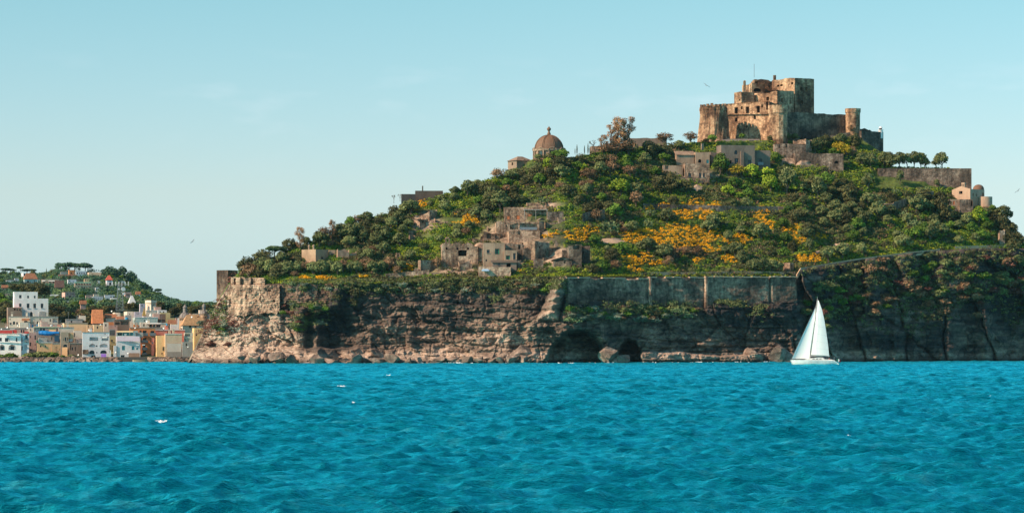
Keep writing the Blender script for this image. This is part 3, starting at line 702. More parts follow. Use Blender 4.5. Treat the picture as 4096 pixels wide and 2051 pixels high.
# domed church on the ridge
def dome(conv, label, X, Y, rX, yt, D, mat, ribs=8, drum=None, lantern=None, name='domed_church', cat='church', drummat=None, ht=.95):
    px, py = cv(conv, X, Y); s = D / F; r = rX * conv[2] * s; c = P(px, py, D + r)
    root = empty(name, c, label, cat)
    b = MB(); b.lathe(c, [(r * math.cos(t), r * ht * math.sin(t)) for t in np.linspace(0, math.pi / 2 * .97, 14)], 48); dm = b.build('dome', mat, root, True)
    b = MB()
    for k in range(ribs):
        a = 2 * math.pi * k / ribs + .35
        for o in (-.05, .05):
            b.tube([(c[0] + 1.01 * r * math.cos(t) * math.cos(a + o), c[1] + 1.01 * r * math.cos(t) * math.sin(a + o), c[2] + 1.01 * r * ht * math.sin(t)) for t in np.linspace(0, math.pi / 2 * .95, 10)], r * .022, 5)
    b.build('rib', mat, dm)
    dmat = drummat or mat
    if drum:
        hd = drum * conv[2] * s
        b = MB(); b.lathe((c[0], c[1], c[2] - hd), [(r * 1.06, -6), (r * 1.0, 0), (r * 1.0, hd * .8), (r * 1.1, hd * .82), (r * 1.12, hd), (r * .98, hd * 1.03)], 8 * 3); dr = b.build('drum', dmat, root)
        for k in range(8):
            a = 2 * math.pi * k / 8 + .2; u = np.array([-math.sin(a), math.cos(a), 0]); nn = np.array([math.cos(a), math.sin(a), 0]); cc = np.array([c[0], c[1], c[2] - hd])
            b = MB(); b.obox(cc + nn * (r * 1.0) - u * r * .1 + np.array([0, 0, hd * .12]), u * r * .2, nn * r * .03, (0, 0, hd * .62)); b.build('window', M_glass, dr)
            b = MB(); b.obox(cc + nn * (r * .99) + u * r * .18, u * r * .09, nn * r * .08, (0, 0, hd * .9)); b.obox(cc + nn * (r * .99) - u * r * .27, u * r * .09, nn * r * .08, (0, 0, hd * .9))
            b.tube([cc + nn * r * 1.08 + u * (r * .28 * math.cos(t)) + np.array([0, 0, hd * .9 + r * .16 * math.sin(t)]) for t in np.linspace(0, math.pi, 7)], r * .035, 5); b.build('hood', dmat, dr)
    if lantern:
        b = MB(); b.lathe((c[0], c[1], c[2] + r * ht * .97), [(a * r, z * r) for a, z in lantern], 20); b.build('finial', mat, root)
    return root, c, r
dome(Z5, 'brown ribbed church dome with a bulbous finial on the ridge', 905, 430, 218, 225, Dp(550, 160) + 2, M_dome, 8, 150,
     [(.17, -.02), (.17, .03), (.11, .06), (.13, .1), (.07, .24), (.06, .3), (.1, .33), (.145, .42), (.13, .48), (.05, .56), (.02, .62)], drummat=M_tuff, ht=.98)
h = isle(Z5, 'low brown stone sacristy left of the big dome', 300, 430, 660, 590, 720, plaster((.30, .19, .13), 'red_brown_plaster', .7), phi=35, winl=[(355, 615, 378, 655, 'v')], D=Dp(515, 168), roof='hip', rh=1.6, depth=6)
i_ = INFO[h.name]
isle(Z5, 'brown ridge wall behind the tall brown eucalyptus', 1510, 1530, 2070, 380, 470, plaster((.30, .19, .13), 'red_brown_plaster', .7), phi=3, depth=4, name='ridge_wall', cat='wall', D=Dp(600, 152) + 6)
isle(Z5, 'long dark ridge wall with a sloping top right of the brown eucalyptus', 2060, 2080, 2640, 240, 330, M_brownhouse, phi=3, depth=5, name='ridge_wall', cat='wall', D=Dp(640, 145) + 8, jag=.5)

# hamlet on the middle slope
h = isle(Z3, 'long flat-roofed stone house with orange doors above the hamlet', 1326, 1332, 1770, 328, 470, M_ruin, phi=4, depth=7, win=[(1355, 418, 1386, 454, 'o'), (1456, 412, 1490, 454, 'o'), (1574, 392, 1622, 462, 'o'), (1640, 395, 1700, 462, 'v')])
i_ = INFO[h.name]; b = MB(); A = i_['T'][0] + i_['uf'] * i_['w'] * .45 - np.array([0, 0, 1.0]); b.obox(A, i_['uf'] * i_['w'] * .56, i_['nf'] * 2.2, (0, 0, .22))
for q in (.02, .5, .98): b.obox(A + i_['uf'] * i_['w'] * .55 * q + i_['nf'] * 2.0 - np.array([0, 0, 3.2]), i_['uf'] * .15, i_['nf'] * .15, (0, 0, 3.2))
b.build('porch', M_slab, h)
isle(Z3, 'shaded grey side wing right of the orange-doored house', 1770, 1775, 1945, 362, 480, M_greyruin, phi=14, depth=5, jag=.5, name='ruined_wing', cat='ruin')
isle(Z3, 'broad ruined house front with a white-washed inner wall', 1236, 1250, 1690, 462, 640, M_ruin, phi=6, depth=4, jag=1.0, win=[(1490, 490, 1670, 560, 'L'), (1390, 480, 1480, 555, 'v'), (1345, 510, 1362, 530, 'v')], name='ruined_house', cat='ruin')
isle(Z3, 'pointed stone gable standing right of the white-washed ruin', 1672, 1690, 1745, 462, 600, M_greyruin, phi=20, depth=3, jag=.6, roof='gablef', rh=.8, name='ruined_gable', cat='ruin')
isle(Z3, 'low stone enclosure right of the pointed gable', 1745, 1760, 1920, 480, 555, M_ruin, phi=12, depth=4, jag=.3, name='ruined_wall', cat='wall')
isle(Z3, 'stone terrace wall under the white-washed ruin', 1366, 1380, 1700, 566, 690, M_ruin, phi=8, depth=4, jag=.4, name='terrace_wall', cat='wall', win=[(1470, 570, 1500, 610, 'v')])
isle(Z3, 'sloping ruined wall left of the hamlet steps', 1105, 1120, 1330, 560, 690, M_ruin, phi=10, depth=4, jag=2.0, name='ruined_wall', cat='wall', win=[(1150, 600, 1200, 650, 'v')])
isle(Z3, 'stepped stone stair wall rising to the orange-doored house', 1150, 1165, 1255, 497, 570, M_ruin, phi=30, depth=4, jag=1.2, name='stair_wall', cat='wall')
isle(Z3, 'square stone tower house right of the green-shuttered house', 1380, 1650, 1800, 665, 880, M_ruin, phi=52, winl=[(1510, 690, 1530, 706, 'v'), (1490, 730, 1500, 745, 'v')], win=[(1690, 730, 1705, 750, 'v')], jag=.6, name='tower_house', D=Dp(*cv(Z3, 1650, 880)) - 1)
isle(Z3, 'dark stone wing behind the green-shuttered house', 1330, 1345, 1520, 690, 860, M_greyruin, phi=6, jag=.5, win=[(1475, 715, 1500, 760, 'v')], D=Dp(*cv(Z3, 1330, 990)) + 5, name='stone_wing')
h = isle(Z3, 'plastered stone house with green shutters in the hamlet', 1112, 1118, 1332, 695, 985, M_tuff, phi=4, depth=7, win=[(1236, 755, 1282, 812, 'G'), (1152, 765, 1182, 802, 'w'), (1140, 865, 1156, 885, 'w')], D=Dp(*cv(Z3, 1118, 985)))
isle(Z3, 'lower plastered wing with one green-shuttered window and a door', 1330, 1334, 1462, 770, 985, M_tuff, phi=4, depth=5, win=[(1350, 825, 1392, 866, 'G'), (1424, 800, 1450, 866, 'w')], D=Dp(*cv(Z3, 1118, 985)) - .6)
isle(Z3, 'brown lean-to shed in front of the green-shuttered house', 1200, 1210, 1458, 895, 990, M_brownhouse, phi=5, depth=3.5, roof='shed', rh=.8, roofmat=M_trunk, win=[(1265, 905, 1290, 925, 'w'), (1355, 905, 1400, 950, 'v')], D=Dp(*cv(Z3, 1118, 985)) - 4.5, name='shed', cat='shed')
# chapel with three gables
h = isle(Z3, 'grey stone chapel with three scalloped gables and a bell gable', 678, 690, 1062, 730, 965, M_ruin, phi=6, depth=8, win=[(728, 722 + 20, 748, 745 + 20, 'v'), (840, 742, 858, 765, 'v'), (952, 742, 970, 765, 'v'), (858, 770, 945, 830, 'v')], name='chapel', cat='chapel')
i_ = INFO[h.name]
for k, X in enumerate((742, 850, 960)):
    ctr = i_['T'][0] + i_['uf'] * ((X - 690) * .09705 * i_['s'] / math.cos(R(6))); rr = 55 * .09705 * i_['s']
    b = MB(); pts = [ctr + i_['uf'] * rr * math.cos(t) + np.array([0, 0, rr * .72 * math.sin(t)]) for t in np.linspace(0, math.pi, 11)]
    bk = [q + i_['ul'] * 8 for q in pts]; n_ = len(pts)
    b.add(pts + bk, [tuple(range(n_))] + [(j, j + 1, n_ + j + 1, n_ + j) for j in range(n_ - 1)] + [tuple(range(2 * n_ - 1, n_ - 1, -1))])
    g = b.build('gable', M_ruin, h)
b = MB(); A = i_['T'][0] + i_['uf'] * 1.2 + i_['ul'] * 1.0
for q in (0, 1.1): b.obox(A + i_['uf'] * q, i_['uf'] * .4, i_['ul'] * .6, (0, 0, 2.2))
b.tube([A + i_['uf'] * (.75 + .7 * math.cos(t)) + i_['ul'] * .3 + np.array([0, 0, 2.1 + .7 * math.sin(t)]) for t in np.linspace(0, math.pi, 7)], .32, 6); b.build('bell_gable', M_ruin, h)
b = MB(); cc = i_['T'][1] + i_['ul'] * 3 + i_['uf'] * 1.0; b.lathe((cc[0], cc[1], i_['O'][2]), [(2.6, 0), (2.6, i_['H'] - 1.0), (2.2, i_['H'] + .2), (1.2, i_['H'] + 1.1), (.1, i_['H'] + 1.4)], 20); b.build('apse', M_ruin, h, True)
isle(Z3, 'sloping stone buttress wall in front of the three-gabled chapel', 858, 870, 1000, 860, 968, M_ruin, phi=20, depth=4, jag=1.8, name='buttress_wall', cat='wall', D=Dp(*cv(Z3, 690, 965)) - 3)
isle(Z3, 'long low stone wall in front of the green-shuttered house', 1060, 1070, 1400, 930, 1000, M_ruin, phi=3, depth=2, jag=.4, name='garden_wall', cat='wall', D=Dp(*cv(Z3, 1118, 990)) - 7)
isle(Z3, 'square retaining wall left of the three-gabled chapel', 442, 470, 680, 866, 1015, M_ruin, phi=25, depth=3, jag=.3, name='retaining_wall', cat='wall')
isle(Z3, 'dark retaining wall block alone near the left skyline', 268, 275, 415, 192, 270, plaster((.085, .062, .055), 'dark_plaster', .6), phi=10, depth=5, name='ridge_block', cat='wall')
isle(Z3, 'low brown ridge wall with a chimney right of the dark block', 410, 415, 700, 158, 200, plaster((.10, .068, .052), 'dark_ridge_plaster', .8), phi=3, depth=4, name='ridge_wall', cat='wall')
isle(Z3, 'small chimney stack on the left ridge', 484, 486, 497, 108, 165, M_brownhouse, phi=20, depth=1, name='chimney_stack', cat='chimney')
h = isle(Z3, 'two-storey ruin with a sloping gable among the olives', 398, 462, 545, 430, 560, M_ruin, phi=40, jag=1.0, win=[(480, 460, 500, 490, 'v'), (520, 470, 535, 500, 'v')])
isle(Z3, 'leaning upper gable of the ruin among the olives', 462, 560, 635, 345, 470, M_ruin, phi=60, jag=1.4, D=Dp(*cv(Z3, 500, 560)) + 3, name='ruined_gable', cat='ruin')
isle(Z3, 'rubble terrace wall right of the ruin among the olives', 600, 620, 880, 425, 500, M_ruin, phi=10, depth=3, jag=1.6, name='ruined_wall', cat='wall')
isle(Z3, 'thin brown ruin foot wall below the olive ruin', 345, 360, 412, 560, 680, M_ruin, phi=25, depth=3, jag=1.6, name='ruined_wall', cat='wall')
isle(Z3, 'tiny stone doorway hut in the olive grove', 215, 220, 256, 797, 855, M_ruin, phi=10, depth=2, win=[(230, 812, 246, 850, 'v')], name='hut', cat='hut')
isle(Z3, 'pair of broken stone houses right of the tower house', 1715, 1790, 1932, 712, 835, M_greyruin, phi=35, jag=1.6, win=[(1880, 745, 1900, 770, 'v'), (1820, 790, 1845, 815, 'v')], name='ruined_house', cat='ruin')
isle(Z3, 'triangular broken wall peak above the paired ruins', 1845, 1855, 1925, 640, 730, M_greyruin, phi=10, depth=2, jag=2.5, name='ruined_wall', cat='wall')
isle(Z3, 'tall roofless dark shell at the right end of the hamlet', 1985, 1995, 2130, 700, 905, M_greyruin, phi=6, jag=1.5, win=[(2040, 720, 2110, 760, 'v')], depth=6, name='ruined_house', cat='ruin')
isle(Z3, 'narrow dark ruin panel against the rightmost hamlet shell', 2128, 2134, 2216, 712, 915, M_wall, phi=10, jag=1.0, depth=6, name='ruined_house', cat='ruin')
isle(Z3, 'low pointed stone ruin in front of the dark hamlet shells', 1820, 1840, 2030, 870, 950, M_greyruin, phi=8, jag=.8, depth=4, roof='gablef', rh=1.0, roofmat=M_greyruin, win=[(1945, 880, 1965, 905, 'v')], name='ruined_hut', cat='ruin')
isle(Z3, 'ivy-side stone stump below the tower house', 1635, 1640, 1735, 835, 960, M_greyruin, phi=12, jag=.8, depth=4, name='ruined_tower', cat='ruin')
isle(Z3, 'slender stone pier right of the lean-to shed', 1462, 1466, 1500, 865, 945, M_greyruin, phi=12, jag=.8, depth=1.5, name='stone_pier', cat='ruin')
b_ = P(*cv(Z3, 1100, 985), Dp(*cv(Z3, 1100, 1000)) - 8); t = empty('tarpaulin', b_, 'small pale blue tarpaulin lying before the stone garden wall', 'tarpaulin'); b = MB(); b.obox(b_, (2.4, 0, 0), (0, 1.4, .5), (0, 0, .12)); b.obox(b_ + np.array([.4, .2, .1]), (1.6, 0, 0), (0, 1.0, .5), (0, 0, .12)); b.build('sheet', plain('pale_blue_sheet', (.35, .5, .65), .5), t)
for lb, xl, xc, xr, yt, yb, j in (('low broken wall stub left of the hamlet stair wall', 1085, 1095, 1165, 618, 680, 1.2), ('ruined corner above the three-gabled chapel apse', 1000, 1012, 1110, 628, 690, 1.0), ('upright wall fragment between the stair wall and the tower house', 1225, 1235, 1290, 575, 650, 1.6),
  ('rubble-topped wall directly under the orange-doored house', 1255, 1265, 1480, 462, 500, .8), ('broken arch wall in front of the tower house', 1520, 1530, 1640, 720, 880, 1.8), ('crumbled wall right of the stone stump', 1735, 1745, 1840, 820, 900, 1.8), ('weathered wall between the paired ruins and the dark shell', 1925, 1932, 1995, 760, 850, 2.0),
  ('thin standing wall left of the pointed gable', 1480, 1490, 1530, 470, 560, 1.4), ('short wall at the foot of the square retaining wall', 400, 412, 470, 930, 1010, 1.4), ('fallen wall heap in front of the square retaining wall', 500, 515, 660, 985, 1030, 1.2), ('stub wall right of the roofed porch', 1880, 1890, 1960, 400, 480, 1.5),
  ('low sheepfold wall above the orange-doored house', 1750, 1765, 1980, 275, 312, 1.0), ('pale rubble wall among prickly pears on the middle slope', 1560, 1570, 1700, 262, 318, 1.2), ('scrappy stone wall beside the leaning upper gable', 640, 652, 720, 430, 500, 1.6), ('lower terrace wall under the two-storey ruin', 470, 480, 600, 600, 650, 1.6)):
    isle(Z3, lb, xl, xc, xr, yt, yb, M_ruin if j < 1.5 else M_greyruin, phi=12, depth=3, jag=j, name='ruined_wall', cat='wall', D=Dp(*cv(Z3, xc, yb)) - .8)
# left villa on the slope
h = isle(Z6, 'ochre flat-roofed house with turrets among trees on the left slope', 980, 1170, 1320, 792, 1010, M_cream, phi=55, win=[(1235, 885, 1262, 920, 'w')])
i_ = INFO[h.name]; b = MB()
for q in (.28, .6): cc = i_['T'][0] + i_['ul'] * i_['d'] * q + i_['uf'] * 1; b.lathe((cc[0], cc[1], cc[2] - .5), [(.35, 0), (.35, 1.4), (.5, 1.5), (.35, 1.9), (.05, 2.2)], 10)
b.build('chimney', M_tuff, h)
isle(Z6, 'small cream annexe with a chimney beside the ochre house', 1335, 1345, 1425, 800, 880, M_cream, phi=12, win=[(1372, 848, 1410, 875, 'w')], depth=4)
isle(Z6, 'split ruined gable wall right of the ochre house', 1435, 1455, 1600, 772, 915, M_tuff, phi=15, depth=3, jag=1.4, name='ruined_gable', cat='ruin')
isle(Z6, 'right half of the split ruined gable wall', 1600, 1615, 1695, 780, 900, M_tuff, phi=15, depth=3, jag=1.6, name='ruined_gable', cat='ruin')
# hermitage on the right
M_herm = plaster((.46, .29, .195), 'hermitage_plaster', .5)
DH = Dp(*cv(Z8, 1360, 640)) - 2
h = house(Z8, 'chapel', 'small cream chapel with a bell gable and brown dome at the right skyline', 'chapel', 1215, 1362, 1518, 480, 640, M_herm, D=DH, phi=42, winl=[(1272, 495, 1300, 522, 'v')], win=[(1390, 520, 1400, 545, 'w'), (1425, 520, 1435, 545, 'w'), (1495, 510, 1512, 540, 'v')], down=8)
i_ = INFO[h.name]; b = MB(); A = i_['T'][0] + i_['ul'] * i_['d'] * .35
for q in (0, .9): b.obox(A + i_['ul'] * (q - .3), i_['ul'] * .35, i_['uf'] * .6, (0, 0, 2.0))
b.obox(A + i_['ul'] * -.4 + np.array([0, 0, 1.9]), i_['ul'] * 1.5, i_['uf'] * .6, (0, 0, .5)); b.build('bell_gable', M_herm, h)
g0 = i_['T'][0] + i_['nl'] * .003; g1 = i_['T'][3] + i_['nl'] * .003; b = MB(); b.add([g0, g1, (g0 + g1) / 2 + np.array([0, 0, 1.2]), g0 + i_['uf'] * .5, g1 + i_['uf'] * .5, (g0 + g1) / 2 + np.array([0, 0, 1.2]) + i_['uf'] * .5], [(0, 1, 2), (3, 5, 4), (0, 2, 5, 3), (1, 4, 5, 2)]); b.build('gable_wall', M_herm, h)
px, py = cv(Z8, 1440, 480); c = P(px, py, DH + 7); r = 52 * .1066 * DH / F; b = MB(); b.lathe(c, [(r, -2.5)] + [(r * math.cos(t), r * .82 * math.sin(t)) for t in np.linspace(0, 1.52, 10)], 28); b.build('dome', M_dome, h, True)
house(Z8, 'annexe', 'low cream porch block with dark door left of the skyline chapel', 'house', 1157, 1162, 1262, 576, 640, M_herm, D=DH - 2, phi=8, win=[(1198, 592, 1218, 628, 'o'), (1170, 590, 1180, 600, 'v'), (1235, 592, 1246, 602, 'v')], depth=5)
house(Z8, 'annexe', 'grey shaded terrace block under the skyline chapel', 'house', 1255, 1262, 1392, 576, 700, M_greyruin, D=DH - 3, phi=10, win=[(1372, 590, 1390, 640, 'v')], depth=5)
t = empty('round_apse', P(*cv(Z8, 1500, 640), DH + 4), 'rounded apse block at the right end of the skyline chapel', 'tower')
tower(t, 'apse_wall', M_herm, cv(Z8, 1505, 0)[0], 65 * .1066, cv(Z8, 0, 550)[1], cv(Z8, 0, 650)[1], DH + 1, [(1, 0), (1, 1)], 28, .1, 8, seed=3)
t = empty('round_tower', P(*cv(Z8, 1540, 740), DH + 2), 'round stone bastion clinging to the right skyline below the chapel', 'tower')
tower(t, 'tower_wall', M_ruin, cv(Z8, 1538, 0)[0], 60 * .1066, cv(Z8, 0, 640)[1], cv(Z8, 0, 770)[1], DH - 1, [(1.1, 0), (1, .4), (1, 1)], 28, .4, 12, seed=4)
house(Z8, 'retaining_wall', 'big plain grey retaining wall under the row of trees at right', 'wall', 490, 500, 1382, 285, 470, M_greyruin, D=Dp(*cv(Z8, 760, 350)) - 2, phi=3, depth=14, down=16)
house(Z8, 'terrace_wall', 'narrow ruin wall below the chapel at the right cliff edge', 'wall', 1630, 1640, 1690, 855, 1000, M_ruin, phi=15, depth=2, jag=1.0)
def ribbon_wall(name, label, pts, h, th, mat, cat='wall', off=1.0, drop=1.0, capmat=None):
    ps = [P(x, y, Dp(x, y - .2) - off) for x, y in pts]
    root = empty(name, ps[0], label, cat); vs = []; fs = []
    for q in ps: vs += [q + np.array([0, 0, -drop]), q + np.array([0, 0, h]), q + np.array([0, th, h]), q + np.array([0, th, -drop])]
    for i in range(len(ps) - 1):
        for k in range(4): fs.append((i * 4 + k, i * 4 + (k + 1) % 4, (i + 1) * 4 + (k + 1) % 4, (i + 1) * 4 + k))
    fs += [(0, 1, 2, 3), tuple(range(len(vs) - 4, len(vs)))]
    mesh_obj('wall', vs, fs, mat, root)
    if capmat:
        b = MB()
        for a, c in zip(ps[:-1], ps[1:]): b.obox(a + np.array([0, -.15, h]), c - a, (0, th + .3, 0), (0, 0, .22))
        b.build('coping', capmat, root)
    return root
ribbon_wall('stair_wall', 'grey wall climbing diagonally beneath the dark trees left of the skyline chapel', [cv(Z8, *q) for q in ((555, 690), (640, 690), (645, 680), (760, 640), (850, 605), (940, 582), (1020, 575))], 2.6, .8, M_greyruin, capmat=M_ruin)
# long sea wall on the cliff top, in four runs with buttress ends
M_cap = plaster((.60, .38, .24), 'warm_coping', .5)
runs = [((565, 277.5), (648, 277)), ((648, 277), (704, 276.5)), ((704, 276.5), (769, 276.5)), ((769, 276.5), (797, 276))]
desc = ['rough stone cliff-top wall beside the lit rock rib, leftmost of four sections', 'shaded cliff-top wall section between the first two bright buttress edges', 'longest dark smooth cliff-top wall section under the olive trees', 'last cliff-top wall section ending at the wooded cliff']
for k, ((x0, y0), (x1, y1)) in enumerate(runs):
    d0 = float(D0(x0)) + 2 + 3.2; d1 = float(D0(x1)) + 2 + 3.2; yb_ = 303
    A = P(x0, y0, d0); B_ = P(x1, y1, d1); zb = P(x0, yb_, d0)[2] - 1.5
    u = (B_ - A); u[2] = 0; wl = np.linalg.norm(u); u /= wl; nn = np.array([u[1], -u[0], 0]); off = 1.0 - .0 * k
    root = empty('sea_wall', (A[0], A[1], zb), desc[k], 'wall', 'sections of the cliff-top sea wall')
    uu = np.linspace(0, wl, int(wl * 2.2)); vv = np.linspace(0, 1, 46)[:, None]; hh3 = A[2] - zb; jag_ = .35 * fbm(uu * .4, uu * 0, 3 + k, 3)
    Zg = zb + hh3 * (1 - vv) + jag_[None] * (1 - vv); rg = (.45 if k == 0 else .16) * (fbm(uu[None] * .5 + k * 9, Zg * .9, 17, 5, .65) * 1.6) + .25 * (1 - vv) ** 2
    base = np.array([A[0], A[1], 0]) + nn * off; G_ = base[None, None] + uu[None, :, None] * u + (-rg)[..., None] * nn + Zg[..., None] * np.array([0, 0, 1.])
    cap = G_[0] - nn * 3; G_ = np.concatenate([cap[None], G_], 0); G_[:, 0] -= nn * 3; G_[:, -1] -= nn * 3
    grid_mesh('wall', G_, M_wall, False, root)
    for j in range(7):
        if (j + k) % 3 == 2 and k < 2: continue
        b = MB(); a_ = base + u * wl * j / 7 + np.array([0, 0, A[2] - .1 + .1 * (j % 2)]); b.obox(a_ + nn * .25, u * wl / 7.6, -nn * 1.4, (0, 0, .32)); b.build('coping', M_cap, root)  # pale coping added to draw the sunlit rim of the wall
    if k in (1, 2):
        b = MB(); q = np.array([A[0], A[1], zb]) + nn * off; hh_ = A[2] - zb + .1
        pr = [q - u * .5, q + nn * .9 - u * .1, q + nn * .9 + u * .5, q + u * 1.0]
        b.add(pr + [z_ + np.array([0, 0, hh_]) for z_ in pr], [(0, 1, 5, 4), (1, 2, 6, 5), (2, 3, 7, 6), (4, 5, 6, 7)]); b.build('buttress', M_bastion, root)
ribbon_wall('cliff_path', 'bare brown path climbing right along the cliff edge', [(797, 275.2), (801, 268.5), (815, 266), (835, 262.7), (852, 260), (869, 257.6), (890, 255), (905, 253), (925, 251), (940, 249.3)], .35, 3.4, M_cap, 'path', off=1.6, drop=1.2)
ribbon_wall('parapet', 'low brown parapet at the cliff edge under the chapel slope', [(955, 248.5), (975, 247.8), (1000, 247.3), (1015, 247.4)], .9, .8, M_cap, 'wall', off=.6, drop=2)
ribbon_wall('parapet', 'pale low parapet running along the broom field edge', [(640, 276), (650, 274.3), (680, 274.6), (720, 274.2), (735, 273.5), (760, 273.6), (796, 274.2)], .7, .8, M_cap, 'wall', off=.3, drop=2, capmat=M_cap)
ribbon_wall('terrace_wall', 'pale low terrace wall under the lone trees left of the chapel', [cv(Z3, *q) for q in ((108, 1062), (200, 1055), (330, 1042), (445, 1035), (560, 1022))], 1.6, .8, M_ruin)
ribbon_wall('terrace_wall', 'long thin dark wall crossing the slope above the broom', [cv((575, 175, .1068), *q) for q in ((640, 300), (760, 302), (1350, 318), (1600, 322), (1900, 325), (2020, 330))], 1.3, .6, M_greyruin)
ribbon_wall('terrace_wall', 'grey masonry terrace wall left of the broom field', [cv((575, 175, .1068), *q) for q in ((70, 440), (150, 420), (280, 402))], 3.0, .8, M_greyruin)
h = house(ZI, 'stone_hut', 'small square stone hut at the cliff edge beside the olive trees', 'hut', 300, 355, 396, 332, 418, M_ruin, phi=58, win=[(368, 350, 386, 412, 'v')], depth=4)
# bastion at the left end
DB = float(D0(222)) + 12
house((200, 262.5, .1068), 'corner_bastion', 'tall square corner bastion at the left end of the island', 'bastion', 150, 262, 340, 66, 470, M_wall, D=DB, phi=62, down=3, depth=6)
def sheet(name, label, cat, x0, x1, top, bot, prod, mat, th=4.0, rough=.5, slots=(), sk=0.0, seed=1):
    nx = int((x1 - x0) * 3); ny = 60; xs_ = np.linspace(x0, x1, nx); v_ = np.linspace(0, 1, ny)[:, None]
    T_ = np.array([top(q) for q in xs_]) + .7 * fbm(xs_ * .5, xs_ * 0, seed, 3); B_ = np.array([bot(q) for q in xs_]) + 2.5 * fbm(xs_ * .25, xs_ * 0, seed + 3, 3)
    PY_ = T_[None] * (1 - v_) + B_[None] * v_; PX_ = np.broadcast_to(xs_, PY_.shape) + sk * (PY_ - T_[None])
    X_ = PX_ * .33; Y_ = PY_ * .33
    D_ = D0(PX_) + LEAN * .33 * (362 - PY_) * 1.6 - prod + rough * (fbm(X_ * .5, Y_ * .6, seed, 5, .65) * 1.6 - ridge(X_ * .3, Y_ * .25, seed + 8, 3) + .5) + .12 * np.sin(Y_ * 9)
    for (a_, b_, c_2, d_) in slots: D_ = D_ + 1.5 * ((PX_ > a_) & (PX_ < c_2) & (PY_ > b_) & (PY_ < d_))
    G_ = P(PX_, PY_, D_); cap = G_[0].copy(); cap[:, 1] += th; 
    G_ = np.concatenate([cap[None], G_], 0); G_[:, 0, 1] += th; G_[:, -1, 1] += th; G_[-1, :, 1] += th
    root = empty(name, G_[-2, nx // 2], label, cat); grid_mesh('wall', G_, mat, False, root); return root
cf = lambda v_: (lambda q: v_)
sheet('bastion_wall', 'warm brown masonry bastion with a crumbling top above the left cliff', 'bastion', 227.5, 280, lambda q: 284.5, lambda q: 317 - (q - 228) * .08, 1.4, M_bastion, slots=[(268.5, 289.5, 271, 291), (259.5, 297.5, 260.8, 299.5), (273.5, 299.5, 275, 301.5), (245.5, 294.5, 247, 296.5)], rough=.9)
sheet('parapet', 'crumbling sunlit parapet on top of the brown bastion', 'wall', 230.5, 265, lambda q: 276.5 + (q - 230) * .03, lambda q: 286, .2, M_tuff, th=3, slots=[(240.5, 276, 243.8, 284), (251, 276, 253.2, 284), (234, 278, 236, 284)], rough=.8, seed=9)
sheet('bastion_wall', 'darker recessed masonry wall right of the brown bastion', 'wall', 280, 333, lambda q: 284, lambda q: 302, -.5, M_wall, slots=[(318, 285, 321, 293)], rough=.9, seed=5)
#@@PART3
# ------------------------------------------------------------------ foliage
def quads(C, N, S, g):
    """square leaf clumps: centres C, normals N, half sizes S"""
    N = N / (np.linalg.norm(N, axis=1, keepdims=True) + 1e-9)
    a = g.normal(size=N.shape); U = np.cross(N, a); U /= (np.linalg.norm(U, axis=1, keepdims=True) + 1e-9); Vv = np.cross(N, U)
    S = S[:, None]; k = g.uniform(.55, 1.0, (len(C), 4, 1))
    V4 = np.stack([C + (U + Vv * .3) * S * k[:, 0], C + (Vv - U * .3) * S * k[:, 1], C + (-U - Vv * .3) * S * k[:, 2], C + (-Vv + U * .3) * S * k[:, 3]], 1).reshape(-1, 3)
    return V4, np.arange(len(C) * 4).reshape(-1, 4)
def lobes_pts(lobes, n, g, jit=.55, shell=(.72, 1.06), under=.35):
    L_ = np.array(lobes, float); ar = (L_[:, 3] * L_[:, 4]); pr = ar / ar.sum(); ix = g.choice(len(L_), n, p=pr); q = L_[ix]
    d = g.normal(size=(n, 3)); d /= np.linalg.norm(d, axis=1, keepdims=True); low = d[:, 2] < 0; fl = low & (g.random(n) > under); d[fl, 2] *= -1
    r = g.uniform(shell[0], shell[1], n)[:, None] * (1 + .16 * (vn(d[:, 0] * 4 + ix * 3.1, d[:, 1] * 4 + d[:, 2] * 3, 5) - .5)[:, None] * 2)
    c = q[:, :3] + d * np.stack([q[:, 3], q[:, 3], q[:, 4]], 1) * r
    nn = d / np.stack([q[:, 3], q[:, 3], q[:, 4]], 1); nn /= np.linalg.norm(nn, axis=1, keepdims=True)
    return c, nn + g.normal(size=(n, 3)) * jit
def foliage_mesh(name, lobes, n, size, mat, seed, **k):
    g = np.random.default_rng(seed); c, nn = lobes_pts(lobes, n, g, **k)
    V_, F_ = quads(c, nn, g.uniform(.6, 1.3, n) * size, g)
    me = bpy.data.meshes.new(name); me.from_pydata(V_.tolist(), [], F_.tolist()); me.materials.append(mat); return me
def tube_mesh(name, tubes, mat, n=5):
    b = MB()
    for pts, rad in tubes: b.tube(pts, rad, n)
    me = bpy.data.meshes.new(name); me.from_pydata(b.v, [], b.f); me.materials.append(mat); return me
